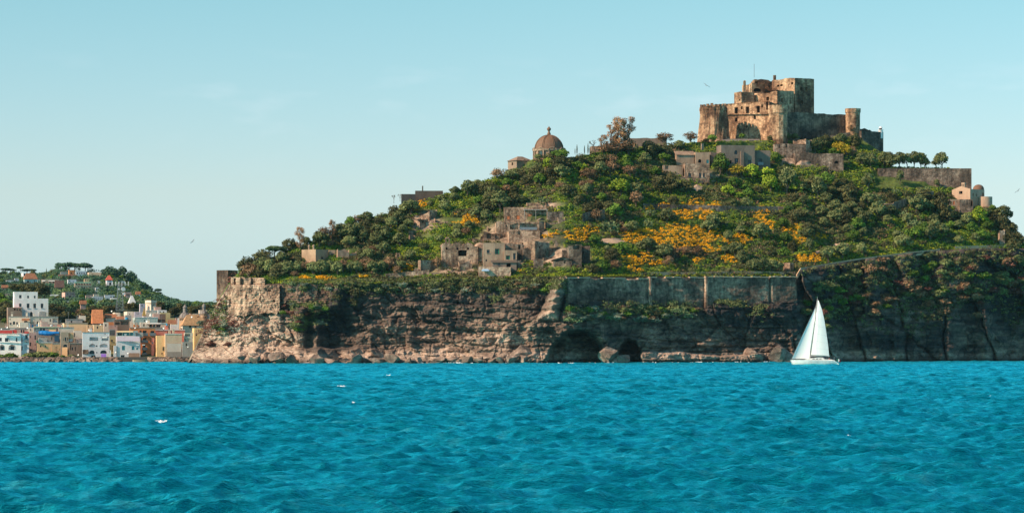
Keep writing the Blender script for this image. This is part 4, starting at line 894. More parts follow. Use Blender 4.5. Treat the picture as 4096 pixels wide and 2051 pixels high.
LF = {
 'olive': leaf('olive_leaves', (.065, .075, .026), (.195, .205, .072), (.33, .31, .13)),
 'oak': leaf('dark_leaves', (0.033, 0.035, 0.015), (0.119, 0.106, 0.037), (0.213, 0.163, 0.062)),
 'brown': leaf('brown_leaves', (0.110, 0.061, 0.033), (0.308, 0.171, 0.088), (0.440, 0.253, 0.143)),
 'bright': leaf('spring_leaves', (.11, .15, .012), (.33, .40, .03), (.46, .46, .05)),
 'green': leaf('fresh_green_leaves', (.040, .080, .012), (.14, .22, .026), (.28, .34, .05)),
 'pine': leaf('pine_needles', (0.021, 0.041, 0.018), (0.075, 0.109, 0.040), (0.138, 0.149, 0.052)),
 'euc': leaf('rust_leaves', (.19, .09, .04), (.48, .24, .11), (.62, .34, .17)),
 'broom': leaf('broom_flowers', (.62, .25, .004), (.90, .42, .006), (1.0, .52, .010), .15, 1.5),
 'yellow': leaf('yellow_leaves', (.30, .20, .015), (.60, .40, .03), (.7, .5, .05)),
 'cactus': leaf('cactus_pads', (.06, .085, .03), (.20, .24, .10), (.42, .42, .22), .2, 2.0),
 'sage': leaf('grey_sage', (.08, .10, .06), (.24, .25, .17), (.34, .34, .24)),
 'red': leaf('reddish_scrub', (.07, .028, .02), (.20, .075, .05), (.28, .12, .08)),
 'far': leaf('far_leaves', (.022, .055, .040), (.085, .16, .075), (.17, .23, .09)),  # lighter and bluer, distance haze put into the leaf colour
 'grass': leaf('grass_tufts', (.09, .12, .010), (.31, .33, .018), (.50, .46, .035), .2, .8),
}
def rl(g, n, rx, z0, z1, r0, r1, flat=.8):
    o = []
    for i in range(n):
        a = 2 * math.pi * (i + g.random() * .7) / n; rr = rx * (.45 + .55 * g.random()); r = g.uniform(r0, r1); o.append((rr * math.cos(a), rr * math.sin(a), g.uniform(z0, z1), r, r * flat))
    return o
VAR = {}
def variants(kind):
    if kind in VAR: return VAR[kind]
    out = []
    for k in range({'olive': 5, 'oak': 4, 'bush': 3, 'farround': 4, 'far': 3}.get(kind, 3)):
        g = np.random.default_rng(hash(kind) % 1 + 100 * k + sum(map(ord, kind))); T_ = []
        if kind in ('olive', 'oak', 'green', 'bright', 'brown', 'yellow', 'farround'):
            z = {'olive': 3.1, 'oak': 3.0}.get(kind, 3.0); rr = 2.1
            lb = [(0, 0, z + .9, 1.7, 1.3)] + rl(g, 6, rr, z - .7, z + .7, .95, 1.5) + rl(g, 7, rr * 1.15, z - 1.3, z + .2, .6, .95)
            if kind in ('oak', 'farround'): lb += rl(g, 5, 1.7, 1.2, 1.9, 1.1, 1.6)
            n_ = 1500; sz = .30; sh = (.72, 1.08)
            if kind in ('brown', 'yellow'): n_ = 1100; sz = .22; sh = (.45, 1.12)
            if kind == 'farround': n_ = 700; sz = .42
            f = foliage_mesh('crown', lb, n_, sz, LF['far' if kind == 'farround' else kind], 11 * k + 3, shell=sh)
            T_.append(([(0, 0, -.6), (.15 * g.normal(), .1, 1.0), (.2 * g.normal(), 0, 2.4)], [.24, .18, .12]))
            for j in range(5): a = g.random() * 6.28; T_.append(([(0, 0, .9 + .2 * j), (math.cos(a) * .9, math.sin(a) * .9, 2.0 + .2 * j), (math.cos(a) * 1.7, math.sin(a) * 1.7, 3.1)], [.13, .09, .05]))
            H = 5.2
        elif kind == 'euc':
            lb = []
            for j in range(19):
                z = 2.5 + 9.5 * (j / 18); a = g.random() * 6.28; rr = (1.0 + 2.1 * math.sin(math.pi * min(1, (z - 1) / 11.5))) * g.uniform(.3, 1)
                lb.append((rr * math.cos(a), rr * math.sin(a), z, g.uniform(.8, 1.5), g.uniform(.8, 1.5))); T_.append(([(0, 0, max(.5, z - 3.0)), (rr * .5 * math.cos(a), rr * .5 * math.sin(a), z - 1.3), (rr * math.cos(a), rr * math.sin(a), z)], [.12, .09, .05]))
            f = foliage_mesh('crown', lb, 1900, .24, LF['euc'], 5 * k + 1, shell=(.4, 1.15), under=.8); T_.append(([(0, 0, -.8), (.2, 0, 4), (-.1, 0, 8), (.1, 0, 11.5)], [.32, .25, .15, .06])); H = 13.0
        elif kind == 'pine':
            lb = [(0, 0, 6.3, 2.6, .9)] + rl(g, 8, 3.2, 5.7, 6.3, 1.3, 1.8, .5)
            f = foliage_mesh('crown', lb, 1500, .34, LF['pine'], 9 * k + 2, shell=(.75, 1.05), under=.6)
            T_ = [([(0, 0, -.8), (.2, 0, 3), (.1, 0, 5.4)], [.3, .22, .16])]
            for j in range(8): a = j * .785 + .3 * g.random(); T_.append(([(.15, 0, 3.8 + .15 * j), (math.cos(a) * 1.3, math.sin(a) * 1.3, 5.2), (math.cos(a) * 2.6, math.sin(a) * 2.6, 5.8)], [.12, .09, .05]))
            H = 7.4
        elif kind == 'farpine':
            lb = [(0, 0, 5.0, 2.6, 1.5)] + rl(g, 8, 2.4, 4.2, 5.2, 1.3, 1.9, .75)
            f = foliage_mesh('crown', lb, 800, .45, LF['far'], 9 * k + 5, shell=(.75, 1.05), under=.6); T_ = [([(0, 0, -.8), (.2, 0, 2), (.1, 0, 4.4)], [.3, .22, .16]), ([(0, 0, 1), (1, .2, 3.5)], [.15, .1])]; H = 6.9
        elif kind == 'cypress':
            lb = [(0, 0, .8 + .75 * j, .62 * math.sin(math.pi * (.16 + .8 * j / 9)) + .08, .9) for j in range(10)]
            f = foliage_mesh('crown', lb, 800, .2, LF['oak'], 3 * k + 7, shell=(.8, 1.05)); T_ = [([(0, 0, -.5), (0, 0, 4)], [.14, .05])]; H = 8.3
        elif kind == 'bare':
            def br(p, d, l, r, dep):
                q = p + d * l; T_.append(([tuple(p), tuple(p + d * l * .5 + g.normal(size=3) * l * .04), tuple(q)], [r, r * .8, r * .6]))
                if dep:
                    for _ in range(3 if dep > 1 else 4):
                        e_ = d + g.normal(size=3) * .5; e_[2] = abs(e_[2]) * .8 + .15; e_ /= np.linalg.norm(e_); br(q, e_, l * .68, r * .62, dep - 1)
            br(np.array([0, 0, -.5]), np.array([0, 0, 1.]), 1.8, .16, 4); f = None; H = 5.0
        elif kind in ('bush', 'redbush', 'greenbush', 'sagebush', 'palebush'):
            lb = [(0, 0, .7, 1.0, .9)] + rl(g, 7, 1.2, .2, 1.0, .5, .85)
            f = foliage_mesh('crown', lb, 650, .20, LF[{'bush': 'olive', 'redbush': 'red', 'greenbush': 'green', 'sagebush': 'sage', 'palebush': 'brown'}[kind]], 7 * k + 4, shell=(.6, 1.1)); T_ = [([(0, 0, -.4), (0, 0, .8)], [.08, .05])]; H = 1.9
        elif kind == 'cactus':
            C_ = []; N_ = []; S_ = []
            for j in range(130):
                a = g.random() * 6.28; rr = g.random() ** .5 * 1.3; C_.append((rr * math.cos(a), rr * math.sin(a), g.uniform(.1, 1.9 - rr * .6))); N_.append((g.normal(), g.normal(), .25 * g.normal())); S_.append(g.uniform(.16, .27))
            V_, F_ = quads(np.array(C_), np.array(N_), np.array(S_), g); f = bpy.data.meshes.new('pads'); f.from_pydata(V_.tolist(), [], F_.tolist()); f.materials.append(LF['cactus']); T_ = [([(0, 0, -.4), (0, 0, 1.2)], [.14, .08])]; H = 2.1
        tr = tube_mesh('trunk', T_, M_trunk); out.append((f, tr, H))
    VAR[kind] = out; return out
WORDS = {'olive': 'grey-green olive tree', 'oak': 'dark evergreen tree', 'green': 'fresh green tree', 'bright': 'bright yellow-green tree', 'brown': 'brownish thin-leaved tree', 'yellow': 'yellow-leaved tree',
 'euc': 'tall rust-brown eucalyptus', 'pine': 'flat-topped umbrella pine', 'cypress': 'narrow dark cypress', 'bare': 'leafless grey tree', 'bush': 'olive-brown bush', 'redbush': 'reddish dry bush', 'greenbush': 'round green bush', 'sagebush': 'pale sage-grey bush', 'palebush': 'pale brown bush', 'farround': 'dark green tree', 'farpine': 'dark umbrella pine', 'cactus': 'pale prickly pear'}
NAMES = {'olive': 'olive_tree', 'oak': 'evergreen_tree', 'green': 'broadleaf_tree', 'bright': 'broadleaf_tree', 'brown': 'broadleaf_tree', 'yellow': 'broadleaf_tree', 'euc': 'eucalyptus_tree', 'pine': 'umbrella_pine', 'cypress': 'cypress_tree', 'bare': 'bare_tree', 'farround': 'broadleaf_tree', 'farpine': 'umbrella_pine', 'cactus': 'prickly_pear'}
PLANTS = []
def plant(kind, px, py, hpx, D, where, wide=1.0, group=None, tilt=0):
    vs = variants(kind); f, tr, H = vs[random.randrange(len(vs))]
    s = hpx * D / F / H
    o = bpy.data.objects.new(NAMES.get(kind, 'bush'), None); COL.objects.link(o)
    o.location = [float(q) for q in P(px, py, D)]; o.rotation_euler = (0, tilt, random.random() * 6.28); o.scale = (s * wide, s * wide, s)
    o.empty_display_size = .5
    for nm, me in (('pads' if kind == 'cactus' else 'crown', f), ('trunk', tr)):
        if me is not None:
            c = bpy.data.objects.new(nm, me); COL.objects.link(c); c.parent = o
    PLANTS.append((o, kind, px, where, group)); return o
ANCH = [(255, 262, 'on the left shoulder of the island'), (300, 268, 'above the brown bastion'), (315, 250, 'around the ochre house'), (350, 268, 'in the lower left grove'), (370, 240, 'left of the chapel ruins'),
 (415, 225, 'around the two-storey ruin'), (440, 200, 'below the dark ridge block'), (510, 178, 'below the sacristy'), (550, 172, 'below the domed church'), (610, 165, 'below the ridge wall'), (495, 202, 'above the orange-doored house'),
 (575, 212, 'right of the orange-doored house'), (470, 270, 'in front of the three-gabled chapel'), (600, 245, 'right of the hamlet'), (690, 225, 'in the upper broom field'), (740, 250, 'in the lower broom field'), (560, 192, 'on the middle slope under the church'),
 (690, 185, 'below the pale ruined houses'), (760, 180, 'below the dark brown house'), (800, 165, 'below the curtain wall'), (840, 190, 'on the slope right of the castle houses'), (865, 150, 'at the right foot of the castle'),
 (905, 178, 'left of the big retaining wall'), (940, 205, 'below the big retaining wall'), (975, 225, 'below the skyline chapel'), (900, 235, 'above the cliff path'), (820, 250, 'beside the stone hut'), (850, 215, 'right of the broom field')]
def where_(px, py): return min(ANCH, key=lambda a: ((a[0] - px) ** 2 + (1.6 * (a[1] - py)) ** 2))[2]
KEEP = []     # picture rectangles of masonry that crowns must not cover
for nm, i_ in INFO.items():
    T0 = i_['T']; xs = [512 + (q[0]) / q[1] * F for q in T0]; yt = YH - (i_['top'] - CH) / i_['D'] * F
    o = bpy.data.objects[nm]; yb_ = YH - (o.location.z - CH) / i_['D'] * F
    KEEP.append((min(xs) - 1, yt - 1, max(xs) + 1, yb_))
KEEP.append((694, 70, 790, 141)); KEEP.append((790, 105, 860, 134)); KEEP.append((862, 125, 887, 150))
def blocked(px, py, h, w_=.45):
    for a, b, c, d in KEEP:
        if px + h * w_ > a and px - h * w_ < c and py > b + 1 and py - h * .85 < d and py - h < d: 
            if py > d + h * .9: continue
            return True
    return False
# --- named, hand placed plants on the island: kind, base x, base y, height, width factor
K5 = (575, 175, .1068)
hand = [('euc', 618, 153, 37, 1.0), ('euc', 629, 153, 37, 1.0), ('euc', 611, 152, 28, 1.0), ('euc', 604, 153, 19, 1.3), ('brown', 628, 156, 16, 1.4), ('brown', 616, 156, 15, 1.4), ('brown', 622, 152, 13, 1.3), ('brown', 603, 155, 12, 1.3),
 ('euc', 300, 250, 24, 1.0), ('euc', 332, 241, 22, .9), ('brown', 324, 240, 14, 1.1), ('green', 350, 229, 13, .8), ('green', 343, 233, 9, 1), ('pine', 275, 262, 17, 1.25), ('oak', 247, 273, 17, 1.1), ('oak', 262, 264, 15, 1.2), ('oak', 290, 252, 14, 1.2),
 ('cypress', 577, 154, 10, .8), ('cypress', 584.5, 154, 9, .8), ('cypress', 588, 154, 11, .8), ('cypress', 590, 154, 9, .8), ('cypress', 575, 154, 6, .8), ('bare', 595, 155, 19, 1.0), ('bare', 526, 168, 12, 1), ('bare', 504, 178, 12, 1), ('bare', 394, 202, 9, 1), ('bare', 400, 200, 8, 1),
 ('brown', 665, 143, 11, 1.5), ('brown', 691, 144, 13, 1.0), ('bare', 664, 143, 11, 1.3), ('bare', 690, 144, 13, .9),
 ('green', 720.5, 176, 23, .75), ('yellow', 736, 178, 15, 1.2), ('bright', 752, 179, 15, 1.1), ('bright', 766, 182, 15, 1.2), ('green', 776, 166, 14, 1.0), ('green', 735, 190, 14, .9), ('bright', 728, 196, 12, 1.1),
 ('green', 712, 143, 9, 1), ('oak', 706, 144, 6, 1), ('olive', 777, 141, 9, 1.1), ('olive', 786, 142, 10, 1.1), ('olive', 795, 141, 8, 1), ('green', 742, 139, 6, 1), ('oak', 770, 141, 6, 1),
 ('olive', 822, 150, 14, 1.0), ('oak', 826, 146, 12, 1.0), ('olive', 815, 152, 13, 1.0), ('yellow', 838, 156, 15, 1.0), ('yellow', 847, 157, 13, .9), ('green', 834, 157, 10, 1), ('brown', 851, 133, 9, .9), ('oak', 856, 148, 15, .8),
 ('brown', 853, 158, 12, .8), ('bright', 548, 170, 13, .8), ('oak', 560, 172, 17, 1.0), ('green', 556, 158, 8, 1.2), ('oak', 549, 163, 10, 1.1), ('bright', 584, 174, 11, .8), ('bright', 496, 187, 9, .9), ('oak', 536, 180, 15, 1),
 ('oak', 671, 194, 20, 1.0), ('oak', 660, 192, 17, 1.0), ('oak', 686, 193, 14, 1.0), ('olive', 787, 194, 26, .75), ('olive', 818, 199, 22, .75), ('olive', 871, 168, 15, 1.0), ('olive', 884, 166, 14, 1.0), ('olive', 862, 166, 14, 1.0),
 ('olive', 899, 167.2, 15, 1.0), ('olive', 907, 167.4, 14, .9), ('olive', 914, 167.4, 16, .8), ('olive', 921, 167.6, 15, .9), ('olive', 925, 168, 11, .9), ('olive', 936, 168, 11, .8), ('olive', 942, 168.2, 16, .9), ('olive', 891, 169, 14, 1.0),
 ('oak', 942, 217, 22, .7), ('bright', 979, 226, 20, .8), ('green', 972, 234, 13, .8), ('olive', 900, 184, 14, .6), ('olive', 937, 188, 9, .7), ('olive', 868, 189, 16, .8), ('olive', 836, 214, 15, 1.1), ('olive', 851, 214, 13, 1),
 ('oak', 1004, 232, 18, .8), ('oak', 1011, 238, 16, .9), ('oak', 1018, 246, 14, .9), ('oak', 1007, 244, 14, 1), ('oak', 1014, 250, 13, 1),
 ('olive', 755, 272.5, 14, 1.1), ('olive', 763, 273, 15, 1), ('olive', 772, 273.2, 14, .9), ('olive', 778, 273, 12, .9), ('olive', 750, 272, 12, 1), ('olive', 897, 240, 10, 1.2), ('olive', 828, 262, 16, .9), ('olive', 862, 256, 14, .8), ('olive', 810, 252, 14, .6), ('oak', 793, 251, 10, 1),
 ('brown', 674, 260, 14, 1.1), ('brown', 686, 257, 12, 1.1), ('brown', 697, 258, 12, 1.1), ('brown', 669, 268, 13, .9), ('olive', 725, 255, 10, 1), ('olive', 740, 235, 10, 1), ('olive', 728, 242, 12, .9), ('oak', 674, 207, 12, 1), ('cypress', 674, 206, 10, .6),
 ('oak', 619, 215, 15, 1), ('oak', 609, 213, 13, 1), ('cactus', 611, 232, 14, 1.0), ('cactus', 606, 228, 10, 1), ('cactus', 650, 215, 8, 1.2), ('cactus', 647, 226, 9, 1.1), ('cactus', 541, 203, 8, 1.4), ('cactus', 914, 226, 9, 1.3), ('cactus', 905, 218, 9, 1.2), ('cactus', 880, 206, 9, 1), ('cactus', 875, 200, 9, 1), ('cactus', 927, 192, 7, 1), ('cactus', 895, 193, 7, 1),
 ('brown', 397, 278.2, 14, .7), ('brown', 438, 270, 14, .7), ('bare', 452, 271, 14, .9), ('bare', 461, 270, 15, .8), ('bare', 478, 268, 13, .8), ('brown', 433, 268, 10, .7),
 ('olive', 500, 211, 20, 1.0), ('oak', 492, 208, 18, .9), ('oak', 488, 213, 14, 1), ('olive', 478, 220, 14, 1), ('olive', 486, 222, 13, 1)]
for kd, x, y, h, wd in hand:
    if (x, y) == (617, 152): pass
    plant(kd, x, y, h, Dp(x, y - .01) - (0 if y < 200 else .5), where_(x, y), wd)
# --- the lower left olive grove
for x in np.arange(283, 392, 7.6):
    y = 277 - .02 * (x - 283) + random.uniform(-3, .5); plant('olive' if random.random() < .8 else 'brown', x + random.uniform(-2, 2), y, random.uniform(12, 17), Dp(x, y), 'in the lower left grove', random.uniform(.85, 1.1))
# --- the rest, by zones
def zone(px, py):
    if px < 300 and py > 240: return .9, ['olive', 'oak', 'brown', 'oak']
    if 284 < px < 395 and py > 262: return .05, ['olive']
    if px < 470 and py < 262: return 1.0, ['olive', 'olive', 'olive', 'oak', 'olive', 'brown']
    if px < 560 and py < 214: return 1.0, ['oak', 'oak', 'brown', 'olive', 'oak', 'green']
    if 380 < px < 470 and py > 240: return .45, ['olive', 'green']
    if px < 570: return .35, ['olive', 'green', 'oak']
    if 590 < px < 720 and 178 < py < 202: return .22, ['green', 'olive', 'bright']
    if 780 < px < 870 and 158 < py < 182: return .25, ['olive', 'green', 'bright']
    if 880 < px < 965 and 225 < py < 246: return .3, ['olive', 'green']
    if px < 640 and py < 205: return .9, ['oak', 'green', 'brown', 'olive', 'bright', 'oak']
    if px < 700 and py < 196: return .85, ['oak', 'green', 'olive', 'green', 'oak']
    if 700 < px < 800 and py < 200: return .6, ['green', 'bright', 'oak', 'olive']
    if px > 780 and py > 240: return .55, ['olive', 'green', 'olive']
    if px > 780: return 1.0, ['olive', 'oak', 'green', 'olive', 'oak', 'olive']
    if px > 690: return .22, ['olive', 'brown', 'olive']
    if px < 640 and py > 205: return .5, ['olive', 'green', 'brown', 'oak']
    return .16, ['olive', 'brown']
BR = [(1140, 330, 90, 60), (1230, 400, 60, 40), (1000, 400, 80, 40), (830, 310, 50, 22), (700, 320, 50, 14), (1020, 590, 230, 75), (1200, 610, 90, 40), (720, 570, 100, 38), (600, 600, 120, 45), (900, 690, 120, 22), (1290, 700, 80, 30), (1500, 620, 110, 30), (590, 800, 100, 38), (570, 880, 42, 40), (1740, 370, 50, 45), (1780, 470, 60, 55), (2030, 530, 60, 35), (2080, 600, 60, 40), (2280, 590, 60, 26), (2200, 790, 110, 26), (480, 800, 50, 26), (1300, 300, 60, 18), (760, 840, 50, 16), (30, 590, 70, 36), (150, 530, 70, 22), (1450, 800, 60, 25), (1150, 820, 40, 20), (1880, 830, 30, 18)]
BR = [(575 + a * .1068, 175 + b * .1068, c * .125, d * .125) for a, b, c, d in BR] + [(*cv(Z3, a, b), c * .097, d * .097) for a, b, c, d in ((940, 480, 130, 42), (470, 265, 40, 25), (500, 320, 50, 22), (450, 370, 60, 22), (1830, 640, 80, 36), (2040, 640, 110, 36), (1500, 1010, 30, 15), (2120, 580, 60, 20), (240, 1000, 60, 18), (360, 970, 60, 25))] + [(305, 279.5, 4, 1.2), (325, 280, 9, 1.6), (365, 279, 4, 1.5), (400, 270, 5, 2.5), (320, 268, 7, 2)]
put = [(x, y) for k, x, y, h, w_ in hand]; tries = 0; nadd = 0
SAND = [(697, 187, 5, 3), (612, 240, 12, 3), (841, 246, 9, 4), (820, 252, 6, 2)]
while tries < 9000 and nadd < 225:
    tries += 1; px = random.uniform(236, 1016); y0 = float(YS(px)); y1 = float(YC(px)); py = random.uniform(y0 + .5, y1 - 1.5)
    d, ks = zone(px, py)
    if random.random() > d: continue
    h = random.choice([random.uniform(7, 11), random.uniform(9, 14), random.uniform(13, 18)])
    if py - y0 < 4: h *= .8
    md = 7.0
    if any((px - a) ** 2 + ((py - b) * 1.3) ** 2 < md * md for a, b in put): continue
    if px > 575 and random.random() < .96 and any(((px - a) / (c + 3)) ** 2 + ((py - b - 4) / (e_ + 4)) ** 2 < 1 for a, b, c, e_ in BR): continue
    if blocked(px, py, h) or any(abs(px - a) < c + 4 and -2 < py - b < 12 for a, b, c, e_ in SAND): continue
    put.append((px, py)); nadd += 1
    plant(random.choice(ks), px, py, h, Dp(px, py), where_(px, py), random.uniform(.9, 1.25))
# --- scrub, grass and broom as ground cover
def cover(name, label, cat, pts, rad, per, size, mat, seed, lift=.3, flat=.75, fn=Dfun, jit=.6):
    g = np.random.default_rng(seed); pts = np.asarray(pts, float)
    if len(pts) == 0: return
    C0 = P(pts[:, 0], pts[:, 1], fn(pts[:, 0], pts[:, 1])) ; r = g.uniform(.55, 1.25, len(pts)) * rad
    ix = np.repeat(np.arange(len(pts)), per); d = g.normal(size=(len(ix), 3)); d /= np.linalg.norm(d, axis=1, keepdims=True); d[:, 2] = np.abs(d[:, 2]); d[:, 1] -= .25
    c = C0[ix] + d * r[ix][:, None] * np.array([1, 1, flat]) * g.uniform(.6, 1.05, len(ix))[:, None] + np.array([0, 0, lift])
    V_, F_ = quads(c, d + g.normal(size=d.shape) * jit, g.uniform(.6, 1.3, len(ix)) * size, g)
    return tag(mesh_obj(name, V_, F_, mat), label, cat, None, 'stuff')
gg = np.random.default_rng(5)
def free(pts):
    ok = np.ones(len(pts), bool)
    for a, b, c, d in KEEP: ok &= ~((pts[:, 0] > a - .5) & (pts[:, 0] < c + .5) & (pts[:, 1] > b + 2) & (pts[:, 1] < d + .2))
    for a, b, c, d in SAND: ok &= ~((((pts[:, 0] - a) / c) ** 2 + ((pts[:, 1] - b - 1) / (d + .5)) ** 2) < 1)
    return pts[ok]
def scatter(n, x0=236, x1=1024):
    px = gg.uniform(x0, x1, n); y0 = YS(px); y1 = YC(px); return np.stack([px, y0 + (y1 - y0) * gg.random(n)], 1)
def inbroom(p, k=1.0):
    m = np.zeros(len(p), bool); nz_ = vn(p[:, 0] * .35, p[:, 1] * .6, 3)
    for a, b, c, d in BR: m |= (((p[:, 0] - a) / c) ** 2 + ((p[:, 1] - b) / d) ** 2) < k * (.60 + 1.9 * nz_)
    return m
S0 = free(scatter(34000)); S0 = S0[gg.random(len(S0)) > .85 * rub_(S0[:, 0], S0[:, 1])]; mb_ = inbroom(S0); nz_ = fbm(S0[:, 0] * .03, S0[:, 1] * .06, 55, 4); nf = fbm(S0[:, 0] * .2, S0[:, 1] * .3, 57, 3)
streaks = vn(S0[:, 0] * .12, S0[:, 1] * .9, 77)
br_ = mb_ & (streaks > .12) & (gg.random(len(S0)) > .12)
cover('flowering_broom', 'orange-yellow flowering broom covering the slope in the middle of the island', 'broom', S0[br_], .72, 16, .18, LF['broom'], 1, .75)
stem = mb_ & ~br_; cover('broom_stems', 'yellow-green stems and leaves between the broom flowers', 'scrub', S0[stem], .8, 14, .18, leaf('broom_stem', (.08, .09, .012), (.26, .25, .02), (.5, .36, .02)), 19, .5)
rest = ~mb_; q = gg.random(len(S0)); right = 1 / (1 + np.exp(-(S0[:, 0] - 560) / 60))
g_ = rest & (nz_ + nf * .5 + .25 * (right - .6) > -.08); o_ = rest & ~g_ & (q < .42); k_ = rest & ~g_ & ~o_ & (q < .72); b_ = rest & ~g_ & ~o_ & ~k_ & (q > .86)
cover('grass', 'bright green spring grass and weeds on the terraces', 'grass', S0[g_ & (q < .6)], .8, 14, .22, LF['grass'], 2, .1, .5)
cover('green_scrub', 'mid green leafy scrub between the trees of the slope', 'scrub', S0[g_ & (q >= .6)], .9, 15, .26, LF['green'], 3, .2)
cover('olive_scrub', 'grey-green scrub filling the slope between the olive trees', 'scrub', S0[o_], 1.0, 16, .27, LF['olive'], 4, .2)
cover('dark_scrub', 'dark evergreen scrub in the denser parts of the slope', 'scrub', S0[k_], 1.05, 16, .28, LF['oak'], 6, .2)
cover('brown_scrub', 'dry brown scrub scattered over the slope', 'scrub', S0[b_], .9, 15, .22, LF['brown'], 7, .2)
# --- plants on the cliff face
def ell(n, l): 
    o = []
    for x, y, rx, ry in l: 
        a = gg.normal(size=(max(4, int(n * rx * ry)), 2)) * .5; o.append(np.stack([x + a[:, 0] * rx, y + a[:, 1] * ry], 1))
    return np.concatenate(o)
def z4(X, Y, a, b): return (200 + X * .1068, 262.5 + Y * .1068, a * .1068, b * .1068)
def z5(X, Y, a, b): return (475 + X * .1165, 262.5 + Y * .1165, a * .1165, b * .1165)
def z6(X, Y, a, b): return (750 + X * .1124, 225 + Y * .1124, a * .1124, b * .1124)
cover('red_scrub', 'reddish brown scrub on the left foot of the cliff', 'scrub', ell(1.0, [z4(120, 590, 110, 90), z4(290, 600, 90, 80), z4(180, 400, 50, 60), z4(60, 640, 70, 60), z4(290, 180, 30, 70), z5(2500, 430, 40, 50), z4(1050, 430, 50, 60)]), 1.0, 18, .2, LF['red'], 11)
cover('cliff_scrub', 'green and ochre scrub hanging on the ledges of the cliff', 'scrub', np.concatenate([ell(.8, [z4(900, 400, 150, 60), z4(1120, 430, 110, 90), z4(1000, 560, 180, 60), z4(230, 420, 40, 70), z4(140, 480, 60, 60), z4(230, 520, 30, 60), z4(1700, 260, 80, 60), z5(1300, 400, 240, 60), z5(900, 430, 130, 50), z5(1500, 400, 120, 50), z5(1750, 400, 160, 70), z5(1900, 320, 120, 50), z5(2100, 330, 120, 50), z5(2250, 360, 100, 40), z5(2450, 420, 90, 60), z5(190, 320, 60, 40), z4(1380, 190, 60, 60)]),
   np.stack([gg.uniform(283, 566, 1150), 280.5 + gg.random(1150) ** 1.6 * (6 + 10 * vn(np.linspace(283, 566, 1150), np.zeros(1150), 3))], 1)]), 1.05, 18, .24, LF['olive'], 12)
xx = gg.uniform(380, 566, 900)
cover('hanging_greenery', 'dark leafy greenery spilling over the cliff rim left of the sea wall', 'scrub', np.stack([xx, 277.5 + gg.random(900) * (7 + 12 * vn(xx * .06, 0 * xx, 8))], 1), 1.2, 18, .25, LF['oak'], 13)
cover('dark_bushes', 'dark brown-green bush mass in the recess of the left cliff', 'scrub', ell(.9, [z4(1460, 270, 70, 90), z4(1440, 380, 60, 50), z4(1290, 330, 40, 60), z5(1400, 430, 80, 40), z5(1560, 440, 120, 40)]), 1.2, 18, .25, LF['oak'], 14)
xx = gg.uniform(281, 1020, 1500); cover('rim_growth', 'low grass and weeds growing along the cliff rim', 'grass', np.stack([xx, YC(xx) + gg.uniform(-1.5, 2.2, 1500)], 1)[(xx < 640) | ((gg.random(1500) < .3) & (xx < 790))], .75, 14, .2, LF['grass'], 15)
xx = gg.uniform(802, 1045, 2600); yy = YC(xx) + 3 + gg.beta(1.1, 1.6, 2600) * (76 + 10 * np.sin(xx * .05)); mk = fbm(xx * .05, yy * .08, 33, 3) > -.25
cover('cliff_growth', 'dark scrub cloaking the shaded right cliff', 'scrub', np.stack([xx, yy], 1)[mk & (np.arange(2600) % 2 == 0)], 1.4, 20, .27, LF['oak'], 16)
cover('cliff_scrub', 'olive scrub clinging to the shaded right cliff', 'scrub', np.stack([xx, yy], 1)[mk & (np.arange(2600) % 2 == 1)], 1.2, 20, .25, LF['olive'], 17)
for k in range(118):
    x = random.uniform(803, 1040); yy_ = float(YC(x)) + 5 + random.betavariate(1.2, 1.7) * 66
    kd = random.choice(['bush', 'bush', 'palebush', 'redbush', 'greenbush', 'bush', 'palebush'])
    plant(kd, x, yy_, random.uniform(4.5, 8.5), Dp(x, yy_) - 1.6, 'on the ' + ('upper ' if yy_ < 275 else 'lower ') + ('left' if x < 870 else 'middle' if x < 950 else 'right') + ' of the right cliff', random.uniform(1, 1.5), 'bushes on the right cliff')
for k in range(34):
    x = random.uniform(566, 700); yy_ = 306 + random.uniform(-2, 11) + (x - 566) * .02
    plant(random.choice(['sagebush', 'bush', 'greenbush', 'sagebush', 'palebush']), x, yy_ + 3, random.uniform(4, 6.5), Dp(x, yy_) - 1.2, 'on the ledge under the sea wall', 1.3, 'bushes on the cliff ledges')
for x, y in ((672, 301), (681, 307), (684, 311), (676, 309), (688, 314), (569, 318), (577, 319), (611, 316), (640, 306)): plant('cactus', x, y + 3, 6.5, Dp(x, y) - 1.6, 'on the ledge under the sea wall', 1.4)
for k in range(30):
    x = random.uniform(283, 560); yy_ = 283 + random.random() * 7
    plant(random.choice(['sagebush', 'bush', 'cactus', 'greenbush', 'palebush']), x, yy_ + 2, random.uniform(4, 6.5), Dp(x, yy_) - 1.2, 'on the rim of the left cliff', 1.3, 'bushes on the cliff ledges')
for k in range(26):
    x, y = random.choice([(283 + random.random() * 45, 303 + random.random() * 26), (203 + random.random() * 28, 318 + random.random() * 26)])
    plant(random.choice(['sagebush', 'bush', 'redbush', 'greenbush', 'palebush']), x, y + 2, random.uniform(4, 6), Dp(x, y) - 1.0, 'on the lower left cliff', 1.3, 'bushes on the cliff ledges')
# bare sand patches and pale rubble on the slope
M_sand = plaster((.50, .33, .22), 'sand', .5)
for k, (x, y, rx, ry) in enumerate(SAND):
    g = np.random.default_rng(k); th = np.linspace(0, 2 * np.pi, 26)[:-1]; rr = 1 + .25 * g.normal(size=25); px = x + rx * rr * np.cos(th); py = y + ry * rr * np.sin(th)
    C_ = P(np.append(px, x), np.append(py, y), Dfun(np.append(px, x), np.append(py, y)) - .5); C_[:-1, 2] -= .6; C_[:, 2] += .5
    tag(mesh_obj('sand_patch', C_, [(i, (i + 1) % 25, 25) for i in range(25)], M_sand), None, None, None, 'structure')

